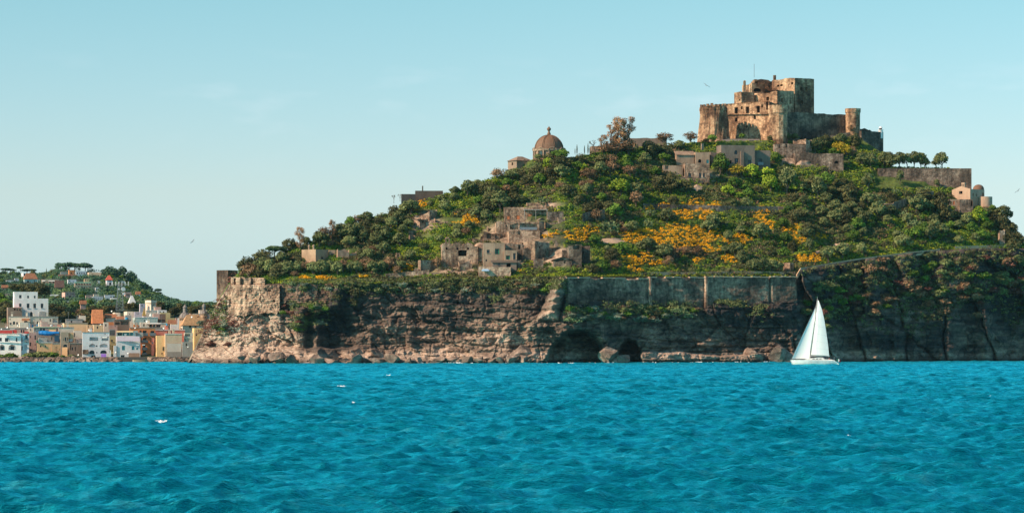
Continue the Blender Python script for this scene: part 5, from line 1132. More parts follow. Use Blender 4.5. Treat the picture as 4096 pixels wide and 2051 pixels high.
# ------------------------------------------------------------------ boulders
ROCKS = []
for k in range(7):
    import bmesh
    bm = bmesh.new(); bmesh.ops.create_icosphere(bm, subdivisions=3, radius=1)
    for v_ in bm.verts:
        c = v_.co; q = np.array([c.x, c.y, c.z]); f_ = 1.0
        g = np.random.default_rng(k)
        for j in range(15):
            d = g.normal(size=3); d /= np.linalg.norm(d); t = q @ d - g.uniform(.38, .72)
            if t > 0: q = q - d * t
        q = q * (1.35 + .10 * float(fbm(c.x * 1.5 + k * 7, c.y * 1.5 + c.z * 2, 5, 3))); v_.co = q
    me = bpy.data.meshes.new('boulder'); bm.to_mesh(me); bm.free(); me.materials.append(M_boulder); ROCKS.append(me)
def rock(loc, s, label, group, sq=None):
    o = bpy.data.objects.new('boulder', random.choice(ROCKS)); COL.objects.link(o); o.location = [float(v) for v in loc]
    o.rotation_euler = (random.uniform(-.5, .5), random.uniform(-.5, .5), random.random() * 6.28); a = random.uniform(.75, 1.3); o.scale = sq or (s * a, s, s * random.uniform(.6, .95)); return tag(o, label, 'boulder', group)
BLD = []
for k in range(150):
    px = -12 + k * 1.42 + random.uniform(-.5, .5)
    if 122 < px < 152 and random.random() < .85: continue
    row = k % 2; D = 1052 + row * 3.5 + random.random(); q = P(px, 350, D); q[2] = .1 + row * .55 + random.random() * .3
    zn = next(t_ for m_, t_ in ((28, 'below the leftmost white house'), (45, 'below the ochre house'), (62, 'below the weathered stone house'), (86, 'below the four-storey white house'), (112, 'below the lilac house'), (152, 'below the orange apartment house'), (170, 'below the blind ochre block'), (999, 'beside the rocky headland')) if px < m_)
    BLD.append((px, rock(q, random.uniform(.95, 1.6), '', 'boulders of the town breakwater'), 'angular boulder from the left in the ' + ('front' if row == 0 else 'back') + ' row ' + zn))
for k in range(48):
    px = 193 + random.random() ** 1.2 * 365; f_ = (px - 193) / 365; s = random.uniform(.7, 2.4) * (1.25 - .5 * f_) * min(1, .3 + (px - 190) / 25)
    q = P(px, 361, Dp(px, 361) - random.uniform(.5, 3)); q[2] = random.uniform(-.3, 1.6 + (2.5 if px < 300 else 0) * random.random())
    zn = next(t_ for m_, t_ in ((232, 'under the corner bastion'), (285, 'under the masonry bastion'), (335, 'under the recessed wall'), (400, 'under the lower left grove'), (470, 'under the three-gabled chapel'), (999, 'left of the large sea cave')) if px < m_)
    BLD.append((px, rock(q, s, '', 'boulders at the cliff foot', (s * random.uniform(1, 1.9), s, s * random.uniform(.5, 1.1))), ('big' if s > 2.2 else 'small' if s < 1.3 else 'brown') + ' sea-worn boulder from the left at the waterline ' + zn))
for X, Y, s, lb in ((440, 800, 4.2, 'big rounded boulder left of the large sea cave'), (250, 825, 2.2, 'small boulder left of the big rounded one by the large cave'), (1150, 790, 3.2, 'pale leaning rock between the two sea caves'), (1240, 825, 2.6, 'squat boulder in the mouth of the small sea cave'), (1185, 835, 1.6, 'lowest boulder at the waterline between the caves')):
    px, py = 475 + X * .1165, 262.5 + Y * .1165; q = P(px, py, float(D0(px)) - 1); rock(q, s, lb, None, (s, s, s * .9))
for X, Y, s, lb in ((240, 1160, 4.6, 'large rock in the water left of the sailing boat'), (60, 1175, 3.4, 'low rock at the end of the smooth shelf'), (330, 1170, 3.0, 'rock partly hidden behind the bow of the sailing boat')):
    px, py = 750 + X * .1124, 225 + Y * .1124; q = P(px, py, float(D0(px)) - 3); rock(q, s, lb, None, (s * 1.1, s, s * .85))
# ------------------------------------------------------------------ town ground and far hill
def zt_(D): return 1.8 + np.clip(D - 1072, 0, None) * .2
DF0, DF1 = 1165.0, 1850.0
YF = I([(-90, 278), (0, 273), (25, 274), (45, 274), (57, 269), (75, 270), (100, 272), (118, 276), (135, 283), (150, 291), (165, 298), (180, 303), (200, 306), (230, 308), (330, 312)])
PYF0 = 344 - (float(zt_(DF0)) - 6) / DF0 * F
def Dfar(px, py):
    px = np.asarray(px, float); py = np.asarray(py, float); t = np.clip((PYF0 - py) / (PYF0 - np.minimum(YF(px), PYF0 - 1.5)), 0, 1)
    return DF0 + (DF1 - DF0) * t + 14 * fbm(px * .05, py * .08, 7, 3) * np.clip(t * 8, 0, 1)
m, n, p = newmat('far_ground'); a = noise_node(n, .03, 5, geo_pos(n)); r = rampn(n, a.outputs[0], [(.35, (.02, .035, .018)), (.6, (.06, .08, .03)), (.75, (.15, .12, .08))]); n.links.new(r.outputs[0], p.inputs['Base Color']); p.inputs['Roughness'].default_value = 1
M_far = m
xs = np.linspace(-110, 330, 200)
rows_ = [P(xs, 365, np.full_like(xs, D)) for D in (1063, 1064)]; 
for q, z in zip(rows_, (-1.5, 1.75)): q[:, 2] = z
for D in np.linspace(1072, DF0, 12): q = P(xs, 350, np.full_like(xs, D)); q[:, 2] = zt_(D); rows_.append(q)
for v_ in np.linspace(.02, 1, 70): py = PYF0 + (np.minimum(YF(xs), PYF0 - 1.5) - PYF0) * v_; rows_.append(P(xs, py, Dfar(xs, py)))
c = rows_[-1]; 
for dy, f_ in ((60, .93), (250, .6), (600, .2), (900, -.1)): q = c.copy(); q[:, 1] += dy; q[:, 2] *= f_; rows_.append(q)
tag(grid_mesh('far_hill', np.array(rows_), M_far, True), 'distant green hill rising behind the town', 'hill', None, 'structure')
b = MB(); a0 = P(-60, 357, 1061); a1 = P(196, 357, 1061); b.obox((a0[0], a0[1], -1.5), (a1[0] - a0[0], 0, 0), (0, 1.6, 0), (0, 0, 3.3)); t = empty('quay_wall', (a0[0], a0[1], 0), 'low dark quay wall behind the breakwater boulders', 'wall'); b.build('wall', plaster((.075, .065, .06), 'dark_quay', .6), t)

ZD = (62.5, 320, .034884); ZE = (0, 320, .034884); ZG = (0, 275, .02713); ZH = (55, 275, .02713)
C_ = dict(white=(.88, .79, .74), lilac=(.70, .56, .60), blue=(.78, .71, .71), ochre=(.85, .46, .23), orange=(.82, .27, .10), salmon=(.82, .25, .18), pink=(.66, .38, .31), cream=(.82, .64, .50), tan=(.74, .50, .34),
          yellow=(.90, .56, .26), mint=(.44, .52, .48), grey=(.44, .37, .33), stone=(.44, .31, .22), olive=(.66, .50, .24), brown=(.28, .17, .12), peach=(.92, .56, .31), red=(.60, .10, .07))
def tw(cn, label, xl, xc, xr, yt, yb, col, D, name='town_house', cat='house', **k):
    mat = plaster(C_[col], None, .35) if isinstance(col, str) else col
    k.setdefault('depth', 9); k.setdefault('roofmat', M_slab if k.get('roof', 'flat') == 'flat' else M_terra); k.setdefault('phi', 14 if xc > xl else 2)
    rt = house(cn, name, label, cat, xl, xc, xr, yt, yb, mat, D=D, botz=float(zt_(D)) - 1.0, **k)
    i_ = INFO[rt.name]; q_ = np.random.default_rng(int(xl * 3 + yt * 7) % 9973)
    if k.get('roof', 'flat') == 'flat' and i_['w'] > 4 and name == 'town_house':
        T0 = i_['T'][0]; z = np.array([0, 0, 1.])
        b = MB(); b.obox(T0 - i_['uf'] * .12 + i_['nf'] * .14 + z * .02, i_['uf'] * (i_['w'] + .24), i_['ul'] * .35, z * .22); b.build('cornice', M_slab if q_.random() < .5 else M_white, rt)
        for j in range(int(q_.integers(1, 4))):
            p_ = T0 + i_['uf'] * i_['w'] * q_.uniform(.08, .85) + i_['ul'] * i_['d'] * q_.uniform(.1, .6) - z * .4; t_ = q_.random()
            if t_ < .4: b = MB(); b.obox(p_, i_['uf'] * .7, i_['ul'] * .7, z * q_.uniform(1.3, 2.0)); b.obox(p_ - i_['uf'] * .1 - i_['ul'] * .1 + z * 2.0, i_['uf'] * .9, i_['ul'] * .9, z * .15); b.build('chimney', mat, rt)
            elif t_ < .7: b = MB(); b.obox(p_, i_['uf'] * q_.uniform(2, 3.2), i_['ul'] * 2.2, z * q_.uniform(1.8, 2.6)); b.build('stair_head', plaster(C_[['cream', 'white', 'pink', 'grey'][int(q_.integers(4))]], None, .35), rt)
            else: b = MB(); b.tube([p_, p_ + z * 3.2], .05, 4); b.obox(p_ + z * 2.9 - i_['uf'] * .6, i_['uf'] * 1.2, i_['ul'] * .06, z * .05); b.obox(p_ + z * 2.5 - i_['uf'] * .45, i_['uf'] * .9, i_['ul'] * .06, z * .05); b.build('aerial', M_metal, rt)
    return rt
def g(x0, x1, y0, y1, nx, ny, w_, h_, k='w'):    # regular window grid
    o = []
    for i in range(nx):
        for j in range(ny):
            cx = x0 + (x1 - x0) * (i + .5) / nx; cy = y0 + (y1 - y0) * (j + .5) / ny; o.append((cx - w_ / 2, cy - h_ / 2, cx + w_ / 2, cy + h_ / 2, k))
    return o
def attach(root, name, mat, X, Y, wX, hY, out=1.0, th=None, dz=0, cn=None, slope=0, back=.0):
    """box fixed on the front of a house at photo position X,Y (top left) of size wX,hY"""
    i_ = INFO[root.name]; cn = cn or i_['conv']; D = i_['D'] - out
    a = P(*cv(cn, X, Y + hY), D); b0 = P(*cv(cn, X + wX, Y), D); b = MB()
    b.obox(a, (b0[0] - a[0], 0, 0), (0, out + back, slope), (0, 0, b0[2] - a[2])); return b.build(name, mat, root)
M_red = plain('red_awning', (.52, .035, .03), .8); M_bluetarp = plain('blue_tarpaulin', (.005, .20, .55), .5); M_lav = plain('lavender_cloth', (.34, .16, .62), .8); M_green_edge = plain('green_fascia', (.22, .32, .16), .8)
# front row
h = tw(ZE, 'big white house with arched loggias and red awnings, leftmost on the waterfront', -40, -30, 600, 380, 1060, 'white', 1070, win=[(-20, 690, 140, 850, 'A'), (240, 690, 452, 848, 'A'), (245, 945, 450, 1070, 'A'), (-20, 490, 50, 595), (140, 495, 245, 605), (265, 520, 282, 605), (450, 490, 492, 610)], phi=3)
attach(h, 'awning', M_red, -30, 285, 380, 85, 1.5, back=-1.0); attach(h, 'awning', M_red, 370, 270, 110, 95, 1.2, back=-.6); attach(h, 'cornice', M_white, -30, 605, 630, 22, .3)
h = tw(ZE, 'shaded white side wing with a tall arch joined to the leftmost white house', 590, 600, 825, 372, 1060, 'blue', 1071, win=[(698, 690, 782, 850, 'A'), (558 + 50, 735, 645, 850), (720, 410, 792, 590, 'B'), (615, 490, 642, 600)], phi=8)
attach(h, 'awning', M_red, 700, 322, 120, 45, .8)
tw(ZB, 'long flat terrace roof with red awnings above the leftmost white house', -40, -30, 640, 420, 545, 'pink', 1082, win=[(470, 450, 500, 520), (520, 450, 550, 520), (60, 480, 90, 520)])
tw(ZE, 'tall narrow pink house with a rounded balcony between the white and ochre houses', 820, 832, 1030, 345, 1060, 'pink', 1076, win=[(865, 440, 890, 500), (850, 625, 890, 730), (860, 820, 915, 860), (990, 670, 1015, 710), (985, 420, 1025, 545)])
tw(ZE, 'pale pink upper house with one small window under the blue water tanks', 795, 808, 965, 205, 400, 'cream', 1080, win=[(865, 240, 893, 300)])
h = tw(ZE, 'grey concrete house with a green roof edge and a rolled blue tarpaulin', 945, 960, 1665, 195, 640, 'grey', 1078, win=[(1145, 205, 1195, 320), (1215, 205, 1280, 320), (985, 240, 1030, 275), (1470, 240, 1490, 310), (1600, 225, 1635, 320), (1155, 480, 1265, 600), (1450, 470, 1480, 560)])
attach(h, 'roof_edge', M_green_edge, 950, 183, 720, 16, .6); attach(h, 'ochre_wall', plaster(C_['ochre'], None, .35), 1405, 205, 190, 120, .06)
i_ = INFO[h.name]; b = MB(); p0 = P(*cv(ZE, 1115, 360), i_['D'] - 1.2); p1 = P(*cv(ZE, 1690, 360), i_['D'] - 1.2); b.tube([p0 + (p1 - p0) * t_ + np.array([0, 0, .1 * math.sin(9 * t_)]) for t_ in np.linspace(0, 1, 14)], [.62 + .25 * math.sin(5 * t_) + .1 * random.random() for t_ in np.linspace(0, 1, 14)], 10); b.build('tarpaulin', M_bluetarp, h)
attach(h, 'blue_wall', plaster((.16, .24, .32), None, .3), 1560, 405, 140, 200, .05)
h = tw(ZE, 'ochre waterfront house with two small windows and a garden in front', 1028, 1075, 1480, 640, 1060, 'ochre', 1071.5, win=[(1145, 705, 1185, 765), (1285, 705, 1312, 755), (1250, 930, 1330, 1000, 'v')], phi=13)
tw(ZE, 'lower orange wing of the ochre house with a small arched door', 1478, 1482, 1725, 640, 1060, 'ochre', 1072.5, win=[(1510, 660, 1540, 695), (1590, 750, 1640, 860), (1685, 815, 1705, 850), (1610, 955, 1690, 1010, 'a')])
h = tw(ZE, 'weathered stone house with a big arch over an orange doorway', 1715, 1745, 1960, 330, 1060, 'stone', 1073, win=[(1805, 500, 1822, 580), (1920, 480, 1942, 580), (1810, 680, 1925, 760, 'a'), (1840, 765, 1885, 870), (1850, 480, 1900, 590)], phi=13)
attach(h, 'orange_wall', plaster(C_['ochre'], None, .35), 1780, 765, 150, 290, .05)
tw(ZE, 'pinkish white flat roof block above the weathered stone house', 1655, 1668, 2105, 205, 420, 'cream', 1079)
tw(ZE, 'narrow apricot house beside the weathered stone house', 1955, 1962, 2110, 345, 1060, 'ochre', 1074.5, win=[(1990, 380, 2015, 420), (1975, 505, 2040, 600, 'B'), (2000, 700, 2040, 860, 'v')])
h = tw(ZD, 'cream house with a dark arched window behind the iron balconies', 300, 312, 545, 290, 1060, 'cream', 1077, win=[(330, 350, 358, 470, 'a'), (450, 540, 500, 580), (350, 720, 395, 860)])
tw(ZD, 'dark stone yard house with a stair in front of the cream house', 180, 200, 545, 660, 1060, 'brown', 1072.8, win=[(260, 760, 300, 850), (350, 750, 375, 870), (220, 700, 240, 850, 'v')])
h = tw(ZD, 'four-storey white waterfront house with arched balconies and a lavender cloth', 552, 572, 1325, 345, 1060, 'blue', 1070, phi=12, win=[(770, 475, 1015, 580, 'L'), (1105, 460, 1300, 580, 'L'), (1190, 375, 1218, 400), (760, 665, 930, 760, 'A'), (950, 705, 990, 750), (1055, 665, 1275, 765, 'A'), (765, 850, 910, 960, 'a'), (955, 900, 990, 935), (1070, 850, 1250, 945, 'a'), (820, 990, 935, 1050)])
attach(h, 'cloth', M_lav, 1105, 950, 145, 112, .35); attach(h, 'stone_base', M_greyruin, 572, 830, 170, 130, .08); attach(h, 'awning', M_white, 1135, 465, 145, 35, 1.0)
tw(ZD, 'small white lean-to at the right side of the four-storey house', 1325, 1330, 1388, 845, 1060, 'white', 1069.5, win=[(1330, 870, 1352, 910)])
tw(ZD, 'yellowish house seen in the gap between the white and lilac houses', 1320, 1330, 1530, 440, 1060, 'olive', 1078, win=[(1385, 550, 1445, 600), (1340, 700, 1380, 840, 'v'), (1400, 720, 1440, 900, 'v')])
tw(ZD, 'glazed veranda storey with striped windows under a red edge', 1330, 1338, 1505, 245, 440, 'grey', 1079, win=[(1352, 270, 1385, 420), (1395, 270, 1440, 420), (1450, 270, 1495, 420)])
h = tw(ZC, 'lilac and white waterfront house with teal shutters', 205, 225, 690, 712, 1140, 'blue', 1070, phi=12, win=[(335, 897, 393, 985, 'k'), (523, 907, 578, 980, 'k'), (610, 940, 650, 977, 'k'), (398, 745, 443, 802), (300, 745, 345, 800), (310, 1080, 385, 1130)])
attach(h, 'lilac_band', plaster((.60, .47, .55), None, .3), 226, 712, 460, 95, .05); attach(h, 'shed_wall', plaster(C_['brown'], None, .3), 470, 1040, 215, 95, .3)
tw(ZC, 'white stepped annexe left of the lilac house', 165, 175, 225, 895, 1140, 'blue', 1069.5)
h = tw(ZC, 'teal glass penthouse on top of the lilac house', 225, 232, 640, 600, 715, 'mint', 1071.5, win=[(245, 640, 335, 700), (350, 635, 475, 700, 'k'), (490, 635, 550, 690, 'k'), (570, 640, 625, 700)], name='penthouse', cat='penthouse')
attach(h, 'canopy', plaster(C_['peach'], None, .2), 228, 600, 330, 28, 1.2)
h = tw(ZC, 'tall orange apartment house with dark shuttered balconies', 480, 490, 980, 545, 1140, 'orange', 1075, win=[(680, 595, 722, 690), (742, 595, 818, 692, 'B'), (892, 600, 968, 692, 'B'), (685, 740, 725, 832), (740, 740, 820, 832, 'B'), (892, 795, 912, 835), (742, 885, 802, 975, 'B'), (738, 1000, 800, 1085, 'B'), (745, 1100, 780, 1135), (915, 1075, 940, 1135)])
tw(ZC, 'salmon red building with paired small windows behind the ochre block', 978, 992, 1570, 590, 1100, 'salmon', 1079, win=[(1230, 622, 1270, 652), (1306, 620, 1350, 652), (1415, 600, 1420, 605)])
tw(ZC, 'red narrow strip house between the orange and yellow houses', 915, 925, 975, 740, 1140, 'salmon', 1074, win=[(940, 820, 960, 860, 'k')])
tw(ZC, 'narrow yellow ochre house with a sunlit left edge', 995, 1022, 1180, 695, 1140, 'yellow', 1071, phi=13, win=[(1140, 920, 1170, 995), (1110, 1040, 1150, 1060)])
h = tw(ZC, 'blind ochre block over a plain grey wall, right of the yellow house', 1168, 1195, 1520, 668, 1140, 'tan', 1070, phi=13, winl=[(1172, 920, 1186, 1000)], win=[(1285, 970, 1300, 1010), (1440, 1060, 1500, 1110, 'v')])
attach(h, 'grey_wall', plaster((.42, .37, .33), None, .4), 1230, 852, 285, 165, .08); attach(h, 'grey_base', plaster((.22, .19, .17), None, .4), 1235, 1015, 285, 125, .06)
tw(ZC, 'cream loggia house with small columns below the yellow house at right', 1560, 1575, 1740, 640, 1140, 'cream', 1072, win=[(1585, 745, 1600, 810), (1620, 745, 1635, 810), (1655, 745, 1670, 810), (1725, 725, 1735, 750), (1590, 660, 1690, 720, 'L')])
tw(ZC, 'bright yellow gabled house beside the rocky headland', 1700, 1770, 1960, 545, 900, 'yellow', 1078, phi=13, win=[(1800, 640, 1830, 700, 'a')], winl=[(1725, 640, 1740, 700)])
tw(ZC, 'low grey waterfront house at the foot of the headland', 1520, 1535, 1740, 820, 1140, 'grey', 1069.5, win=[(1600, 850, 1625, 900, 'v')])
tw(ZC, 'white chimney house with a tall flue behind the red building', 1290, 1300, 1450, 475, 640, 'white', 1086); tw(ZC, 'slim white flue tower between the red building and the tiled roof', 1440, 1446, 1470, 350, 600, 'white', 1085, depth=2)
tw(ZC, 'red roof hut with a blue tank behind the salmon building', 1185, 1192, 1252, 495, 600, 'salmon', 1084, depth=4)
# second and third rows
tw(ZC, 'big tiled hip-roofed church hall below the dome', 1480, 1545, 1975, 492, 620, 'cream', 1100, phi=18, roof='hip', roofmat=tiles('peach_roof', (.78, .42, .20)), rh=4.0, win=[(1665, 500, 1710, 545), (1770, 500, 1810, 545)], depth=14)
tw(ZC, 'pale green block with a pinkish sunlit end', 485, 605, 1035, 340, 545, 'mint', 1094, phi=13, winl=[(540, 390, 585, 445)], win=[(765, 385, 790, 412), (640, 500, 800, 530)])
h = tw(ZC, 'low veranda house with a pale awning roof below the pale green block', 810, 820, 1200, 455, 545, 'cream', 1088, win=[(885, 475, 930, 530), (950, 478, 1000, 530), (1010, 478, 1100, 530)])
attach(h, 'awning', M_white, 810, 445, 305, 18, 2.0)
tw(ZC, 'dark brown flat-roofed house right of the pale green block', 1030, 1038, 1200, 265, 450, 'brown', 1102, win=[(1060, 380, 1190, 410)])
tw(ZC, 'olive-yellow box house near the church dome', 1090, 1100, 1290, 240, 350, 'olive', 1120); tw(ZC, 'lower olive-yellow wall block left of the church dome', 1195, 1205, 1375, 345, 480, 'olive', 1108, win=[(1280, 400, 1300, 420)])
tw(ZC, 'small red-tiled roof house left of the tiled church hall', 1260, 1268, 1390, 470, 520, 'pink', 1098, roof='gable', rh=1.6)
tw(ZC, 'leftmost of the white flat terrace houses above the tiled roof', 100, 190, 300, 238, 345, 'cream', 1128, phi=13, win=[(230, 280, 245, 300)])
tw(ZC, 'white terrace house with a bright sunlit end wall', 298, 435, 555, 218, 345, 'cream', 1124, phi=13, win=[(480, 255, 500, 280)])
tw(ZC, 'cream house with three small windows right of the bright end wall', 560, 580, 745, 225, 330, 'lilac', 1122, win=[(625, 250, 645, 270), (655, 250, 670, 270)])
tw(ZC, 'long pale terrace house under the square tower', 800, 815, 1025, 205, 270, 'cream', 1132)
h = tw(ZC, 'small house with a pointed ochre tent roof', 730, 740, 815, 300, 345, 'pink', 1110, depth=4); i_ = INFO[h.name]; b = MB(); T0 = i_['T']; ap = (T0[0] + T0[2]) / 2 + np.array([0, 0, 3.2]); b.add([T0[0], T0[1], T0[2], T0[3], ap], [(0, 1, 4), (1, 2, 4), (2, 3, 4), (3, 0, 4)]); b.build('tent_roof', tiles('ochre_roof', (.72, .42, .10)), h)
tw(ZC, 'brown terrace house with a dark veranda left of the pale green block', 170, 180, 480, 385, 560, 'brown', 1092, win=[(310, 400, 460, 480, 'v'), (200, 430, 290, 480, 'v'), (200, 500, 215, 530)])
tw(ZC, 'pink house behind the glazed veranda', 60, 70, 240, 490, 600, 'pink', 1090, win=[(190, 500, 210, 520)])
h = tw(ZB, 'long peach-coloured house with a flat roof in the middle of the town', 1400, 1500, 2040, 300, 470, 'peach', 1090, phi=13, win=[(1640, 440, 1700, 470, 'v')]); tw(ZB, 'lower peach wing with one tall narrow window', 2030, 2040, 2265, 335, 470, 'peach', 1089, win=[(2060, 345, 2080, 395), (2130, 395, 2165, 410), (2190, 395, 2225, 410)])
tw(ZB, 'house with a steep orange tiled roof behind the peach house', 2115, 2190, 2400, 305, 470, 'grey', 1104, phi=13, roof='gable', roofmat=tiles('orange_roof', (.85, .30, .12)), rh=5.2, depth=12, win=[(2290, 400, 2330, 440)])
tw(ZC, 'orange canvas-walled rooftop room right of the tiled roof', 38, 45, 170, 425, 500, 'orange', 1096, depth=4)
h = tw(ZB, 'old cream house row with an orange porch roof below the white villa', 195, 205, 700, 150, 395, 'cream', 1105, win=[(225, 185, 248, 222), (225, 285, 270, 330), (300, 250, 352, 328, 'a'), (378, 270, 415, 328), (560, 240, 630, 325), (500, 330, 530, 370, 'v')], phi=6)
attach(h, 'porch_roof', M_terra, 510, 185, 175, 52, 1.5)
tw(ZB, 'pale house row with a dark terrace and an arched door, right part', 698, 705, 1340, 150, 400, 'cream', 1106, win=[(695 + 20, 270, 805, 325, 'L'), (860, 255, 890, 335, 'a'), (1148, 195, 1178, 260), (1215, 185, 1330, 290, 'L'), (920, 180, 945, 220)])
tw(ZB, 'low pinkish terrace wall with rooftop tanks behind the green-edged house', 640, 650, 1400, 330, 430, 'pink', 1094)
tw(ZT, 'long grey terrace with a small dark door behind the peach house', 700, 705, 880, 742, 800, 'grey', 1098, win=[(760, 752, 775, 780)])
tw(ZT, 'low orange-tiled roof house right of the steep tiled roof', 1130, 1140, 1240, 722, 760, 'cream', 1108, roof='gable', rh=1.4)
tw(ZT, 'tiny cream rooftop room in front of the steep tiled roof', 1105, 1112, 1165, 772, 840, 'cream', 1087, win=[(1130, 790, 1145, 815)])
tw(ZT, 'pink house with a shallow tiled roof above the brown terrace house', 1255, 1262, 1388, 742, 790, 'pink', 1100, roof='gable', rh=1.2)
tw(ZT, 'pale yellow house end left of the tiled church hall', 1830, 1838, 1925, 790, 850, 'yellow', 1092, win=[(1860, 805, 1875, 830)])
tw(ZT, 'white box house with two windows right of the square tower', 1690, 1698, 1790, 640, 690, 'white', 1128, win=[(1715, 655, 1730, 672), (1750, 655, 1765, 672)])
tw(ZT, 'cream box house squeezed behind the tall orange apartment house', 1500, 1508, 1600, 770, 830, 'cream', 1086, win=[(1540, 790, 1555, 815)])
tw(ZT, 'peach house with one window behind the four-storey white house', 1000, 1008, 1100, 800, 870, 'peach', 1084, win=[(1040, 815, 1055, 840)])
# white villa
h = tw(ZA, 'large white villa with tall dark windows above the town', 240, 330, 1105, 1008, 1620, 'white', 1118, phi=13, name='villa', cat='villa', win=[(618, 1125, 680, 1235), (768, 1125, 828, 1235), (935, 1125, 995, 1235), (445, 1125, 500, 1205), (690, 1320, 752, 1430, 'a')], depth=9)
house(ZA, 'x', '', '', 242, 332, 865, 850, 1012, plaster(C_['white'], None, .35), D=1118.2, phi=13, botz=INFO[h.name]['top'] - .3, parent=h, roofmat=M_slab, depth=8, win=[(445, 925, 500, 1003), (628, 940, 668, 1003), (778, 940, 818, 1003)]); INFO[h.name]['conv'] = ZA
tw(ZA, 'dark red pergola terrace in front of the white villa', 90, 185, 505, 1215, 1330, 'brown', 1112, phi=13, win=[(320, 1240, 360, 1285, 'v'), (380, 1250, 410, 1290), (440, 1250, 480, 1290)], name='pergola', cat='pergola', depth=5, roofmat=M_red)
# square tower and domed churches
h = tw(ZC, 'square pale stone tower with a battered base near the hill foot', 790, 912, 1002, 42, 175, 'cream', 1140, phi=50, name='square_tower', cat='tower', winl=[(835, 80, 850, 100)], win=[(940, 85, 965, 120)], depth=6)
house(ZC, 'x', '', '', 783, 912, 1010, -5, 40, plaster(C_['cream'], None, .35), D=1139.3, phi=50, botz=INFO[h.name]['top'] - .1, parent=h)
dome(ZC, 'larger grey town church dome with a tall lantern', 1590, 350, 118, 100, 1112, plain('grey_dome', (.24, .20, .18), .8), 8, 45, [(.42, -.03), (.42, .06), (.34, .08), (.34, .78), (.42, .8), (.42, .88), (.3, .95), (.22, 1.12), (.08, 1.25), (.05, 1.42)], name='church_dome', ht=1.0, drummat=M_cream)
dome(ZC, 'smaller grey town church dome half hidden by the headland', 1965, 268, 68, 100, 1122, plain('grey_dome', (.24, .20, .18), .8), 8, 20, [(.5, -.03), (.45, .1), (.42, .5), (.5, .9), (.6, 1.2), (.45, 1.7), (.12, 2.1)], name='church_dome', ht=1.0, drummat=M_cream)
tw(ZC, 'pale blue-grey church body under the smaller dome', 1800, 1830, 2080, 272, 480, 'blue', 1124, win=[(1920, 370, 1970, 420, 'a'), (1890, 300, 1905, 320)])
tw(ZC, 'pinkish church body under the larger dome', 1385, 1400, 1890, 350, 480, 'pink', 1115, win=[(1500, 370, 1520, 390)])
# roof clutter: dishes, tanks, lamp, mast
def dish(cn, X, Y, r, D, label):
    c = P(*cv(cn, X, Y), D); t = empty('satellite_dish', c, label, 'satellite dish', 'satellite dishes on the town roofs')
    b = MB(); R0 = r * cn[2] * D / F; ax = Vector((-.45, -.75, .35)).normalized(); q_ = ax.to_track_quat('Z', 'Y'); pr = [(.02, 0), (.5, .05), (.85, .16), (1, .25)]
    vs = []; fs = []
    for rr, zz in pr:
        for k in range(14): a = k * 2 * math.pi / 14; v_ = q_ @ Vector((rr * R0 * math.cos(a), rr * R0 * math.sin(a), zz * R0)); vs.append(c + np.array(v_))
    for j in range(3):
        for k in range(14): fs.append((j * 14 + k, j * 14 + (k + 1) % 14, (j + 1) * 14 + (k + 1) % 14, (j + 1) * 14 + k))
    fs.append(tuple(range(14))); b.add(vs, fs); b.build('bowl', M_dish, t)
    b = MB(); b.tube([c, c + np.array([0, .3, -R0 * 2.2])], .05, 5); b.build('pole', M_metal, t)
for cn, X, Y, r, D, lb in [(ZE, 40, 248, 22, 1077, 'leftmost white satellite dish over the red awnings'), (ZE, 208, 200, 24, 1077, 'white satellite dish behind the long red awning'), (ZE, 503, 148, 20, 1090, 'round dish below the orange porch roof'), (ZE, 785, 215, 24, 1076, 'dish beside the blue water tanks'),
   (ZD, 1088, 130, 26, 1085, 'dish in front of the steep orange tiled roof'), (ZD, 795, 300, 26, 1078, 'dish on the roof edge of the four-storey white house'), (ZD, 755, 275, 22, 1079, 'smaller dish left on the roof of the four-storey white house'), (ZD, 1522, 910, 22, 1068, 'low dish at the left corner of the lilac house'), (ZD, 1875, 938, 22, 1068, 'low dish in the middle of the lilac house front'),
   (ZD, 452, 985, 26, 1068, 'dish on the breakwater beside the four-storey white house'), (ZC, 828, 413, 20, 1087, 'dish in front of the pale green block'), (ZC, 597, 545, 15, 1074, 'dish on the left roof corner of the orange apartment house'), (ZC, 1162, 552, 16, 1078, 'dish on the salmon red building'), (ZC, 1722, 328, 18, 1098, 'dish right of the larger church dome'),
   (ZC, 132, 212, 16, 1125, 'dish on the leftmost white terrace house'), (ZC, 752, 328, 14, 1100, 'dish under the pointed ochre tent roof'), (ZC, 905, 290, 30, 1105, 'largest white dish above the pale green block'), (ZB, 985, 82, 22, 1110, 'dish in the garden of the white villa'), (ZC, 1645, 920, 12, 1066, 'small dish next to the headland rocks')]: dish(cn, X, Y, r, D, lb)
def tank(cn, X, Y, rx, ry, D, mat, label):
    c = P(*cv(cn, X, Y + ry), D); s = D / F * cn[2]; t = empty('water_tank', c, label, 'water tank', 'rooftop water tanks'); b = MB(); b.lathe(c, [(rx * s * .9, 0), (rx * s, .1), (rx * s, ry * 2 * s * .85), (rx * s * .7, ry * 2 * s), (.05, ry * 2 * s)], 18); b.build('drum', mat, t, False); b = MB(); b.lathe(c, [(rx * s * .35, ry * 2 * s), (rx * s * .35, ry * 2 * s + .15), (.02, ry * 2 * s + .16)], 10); b.build('lid', mat, t)
M_btank = plain('blue_tank', (.01, .28, .48), .5)
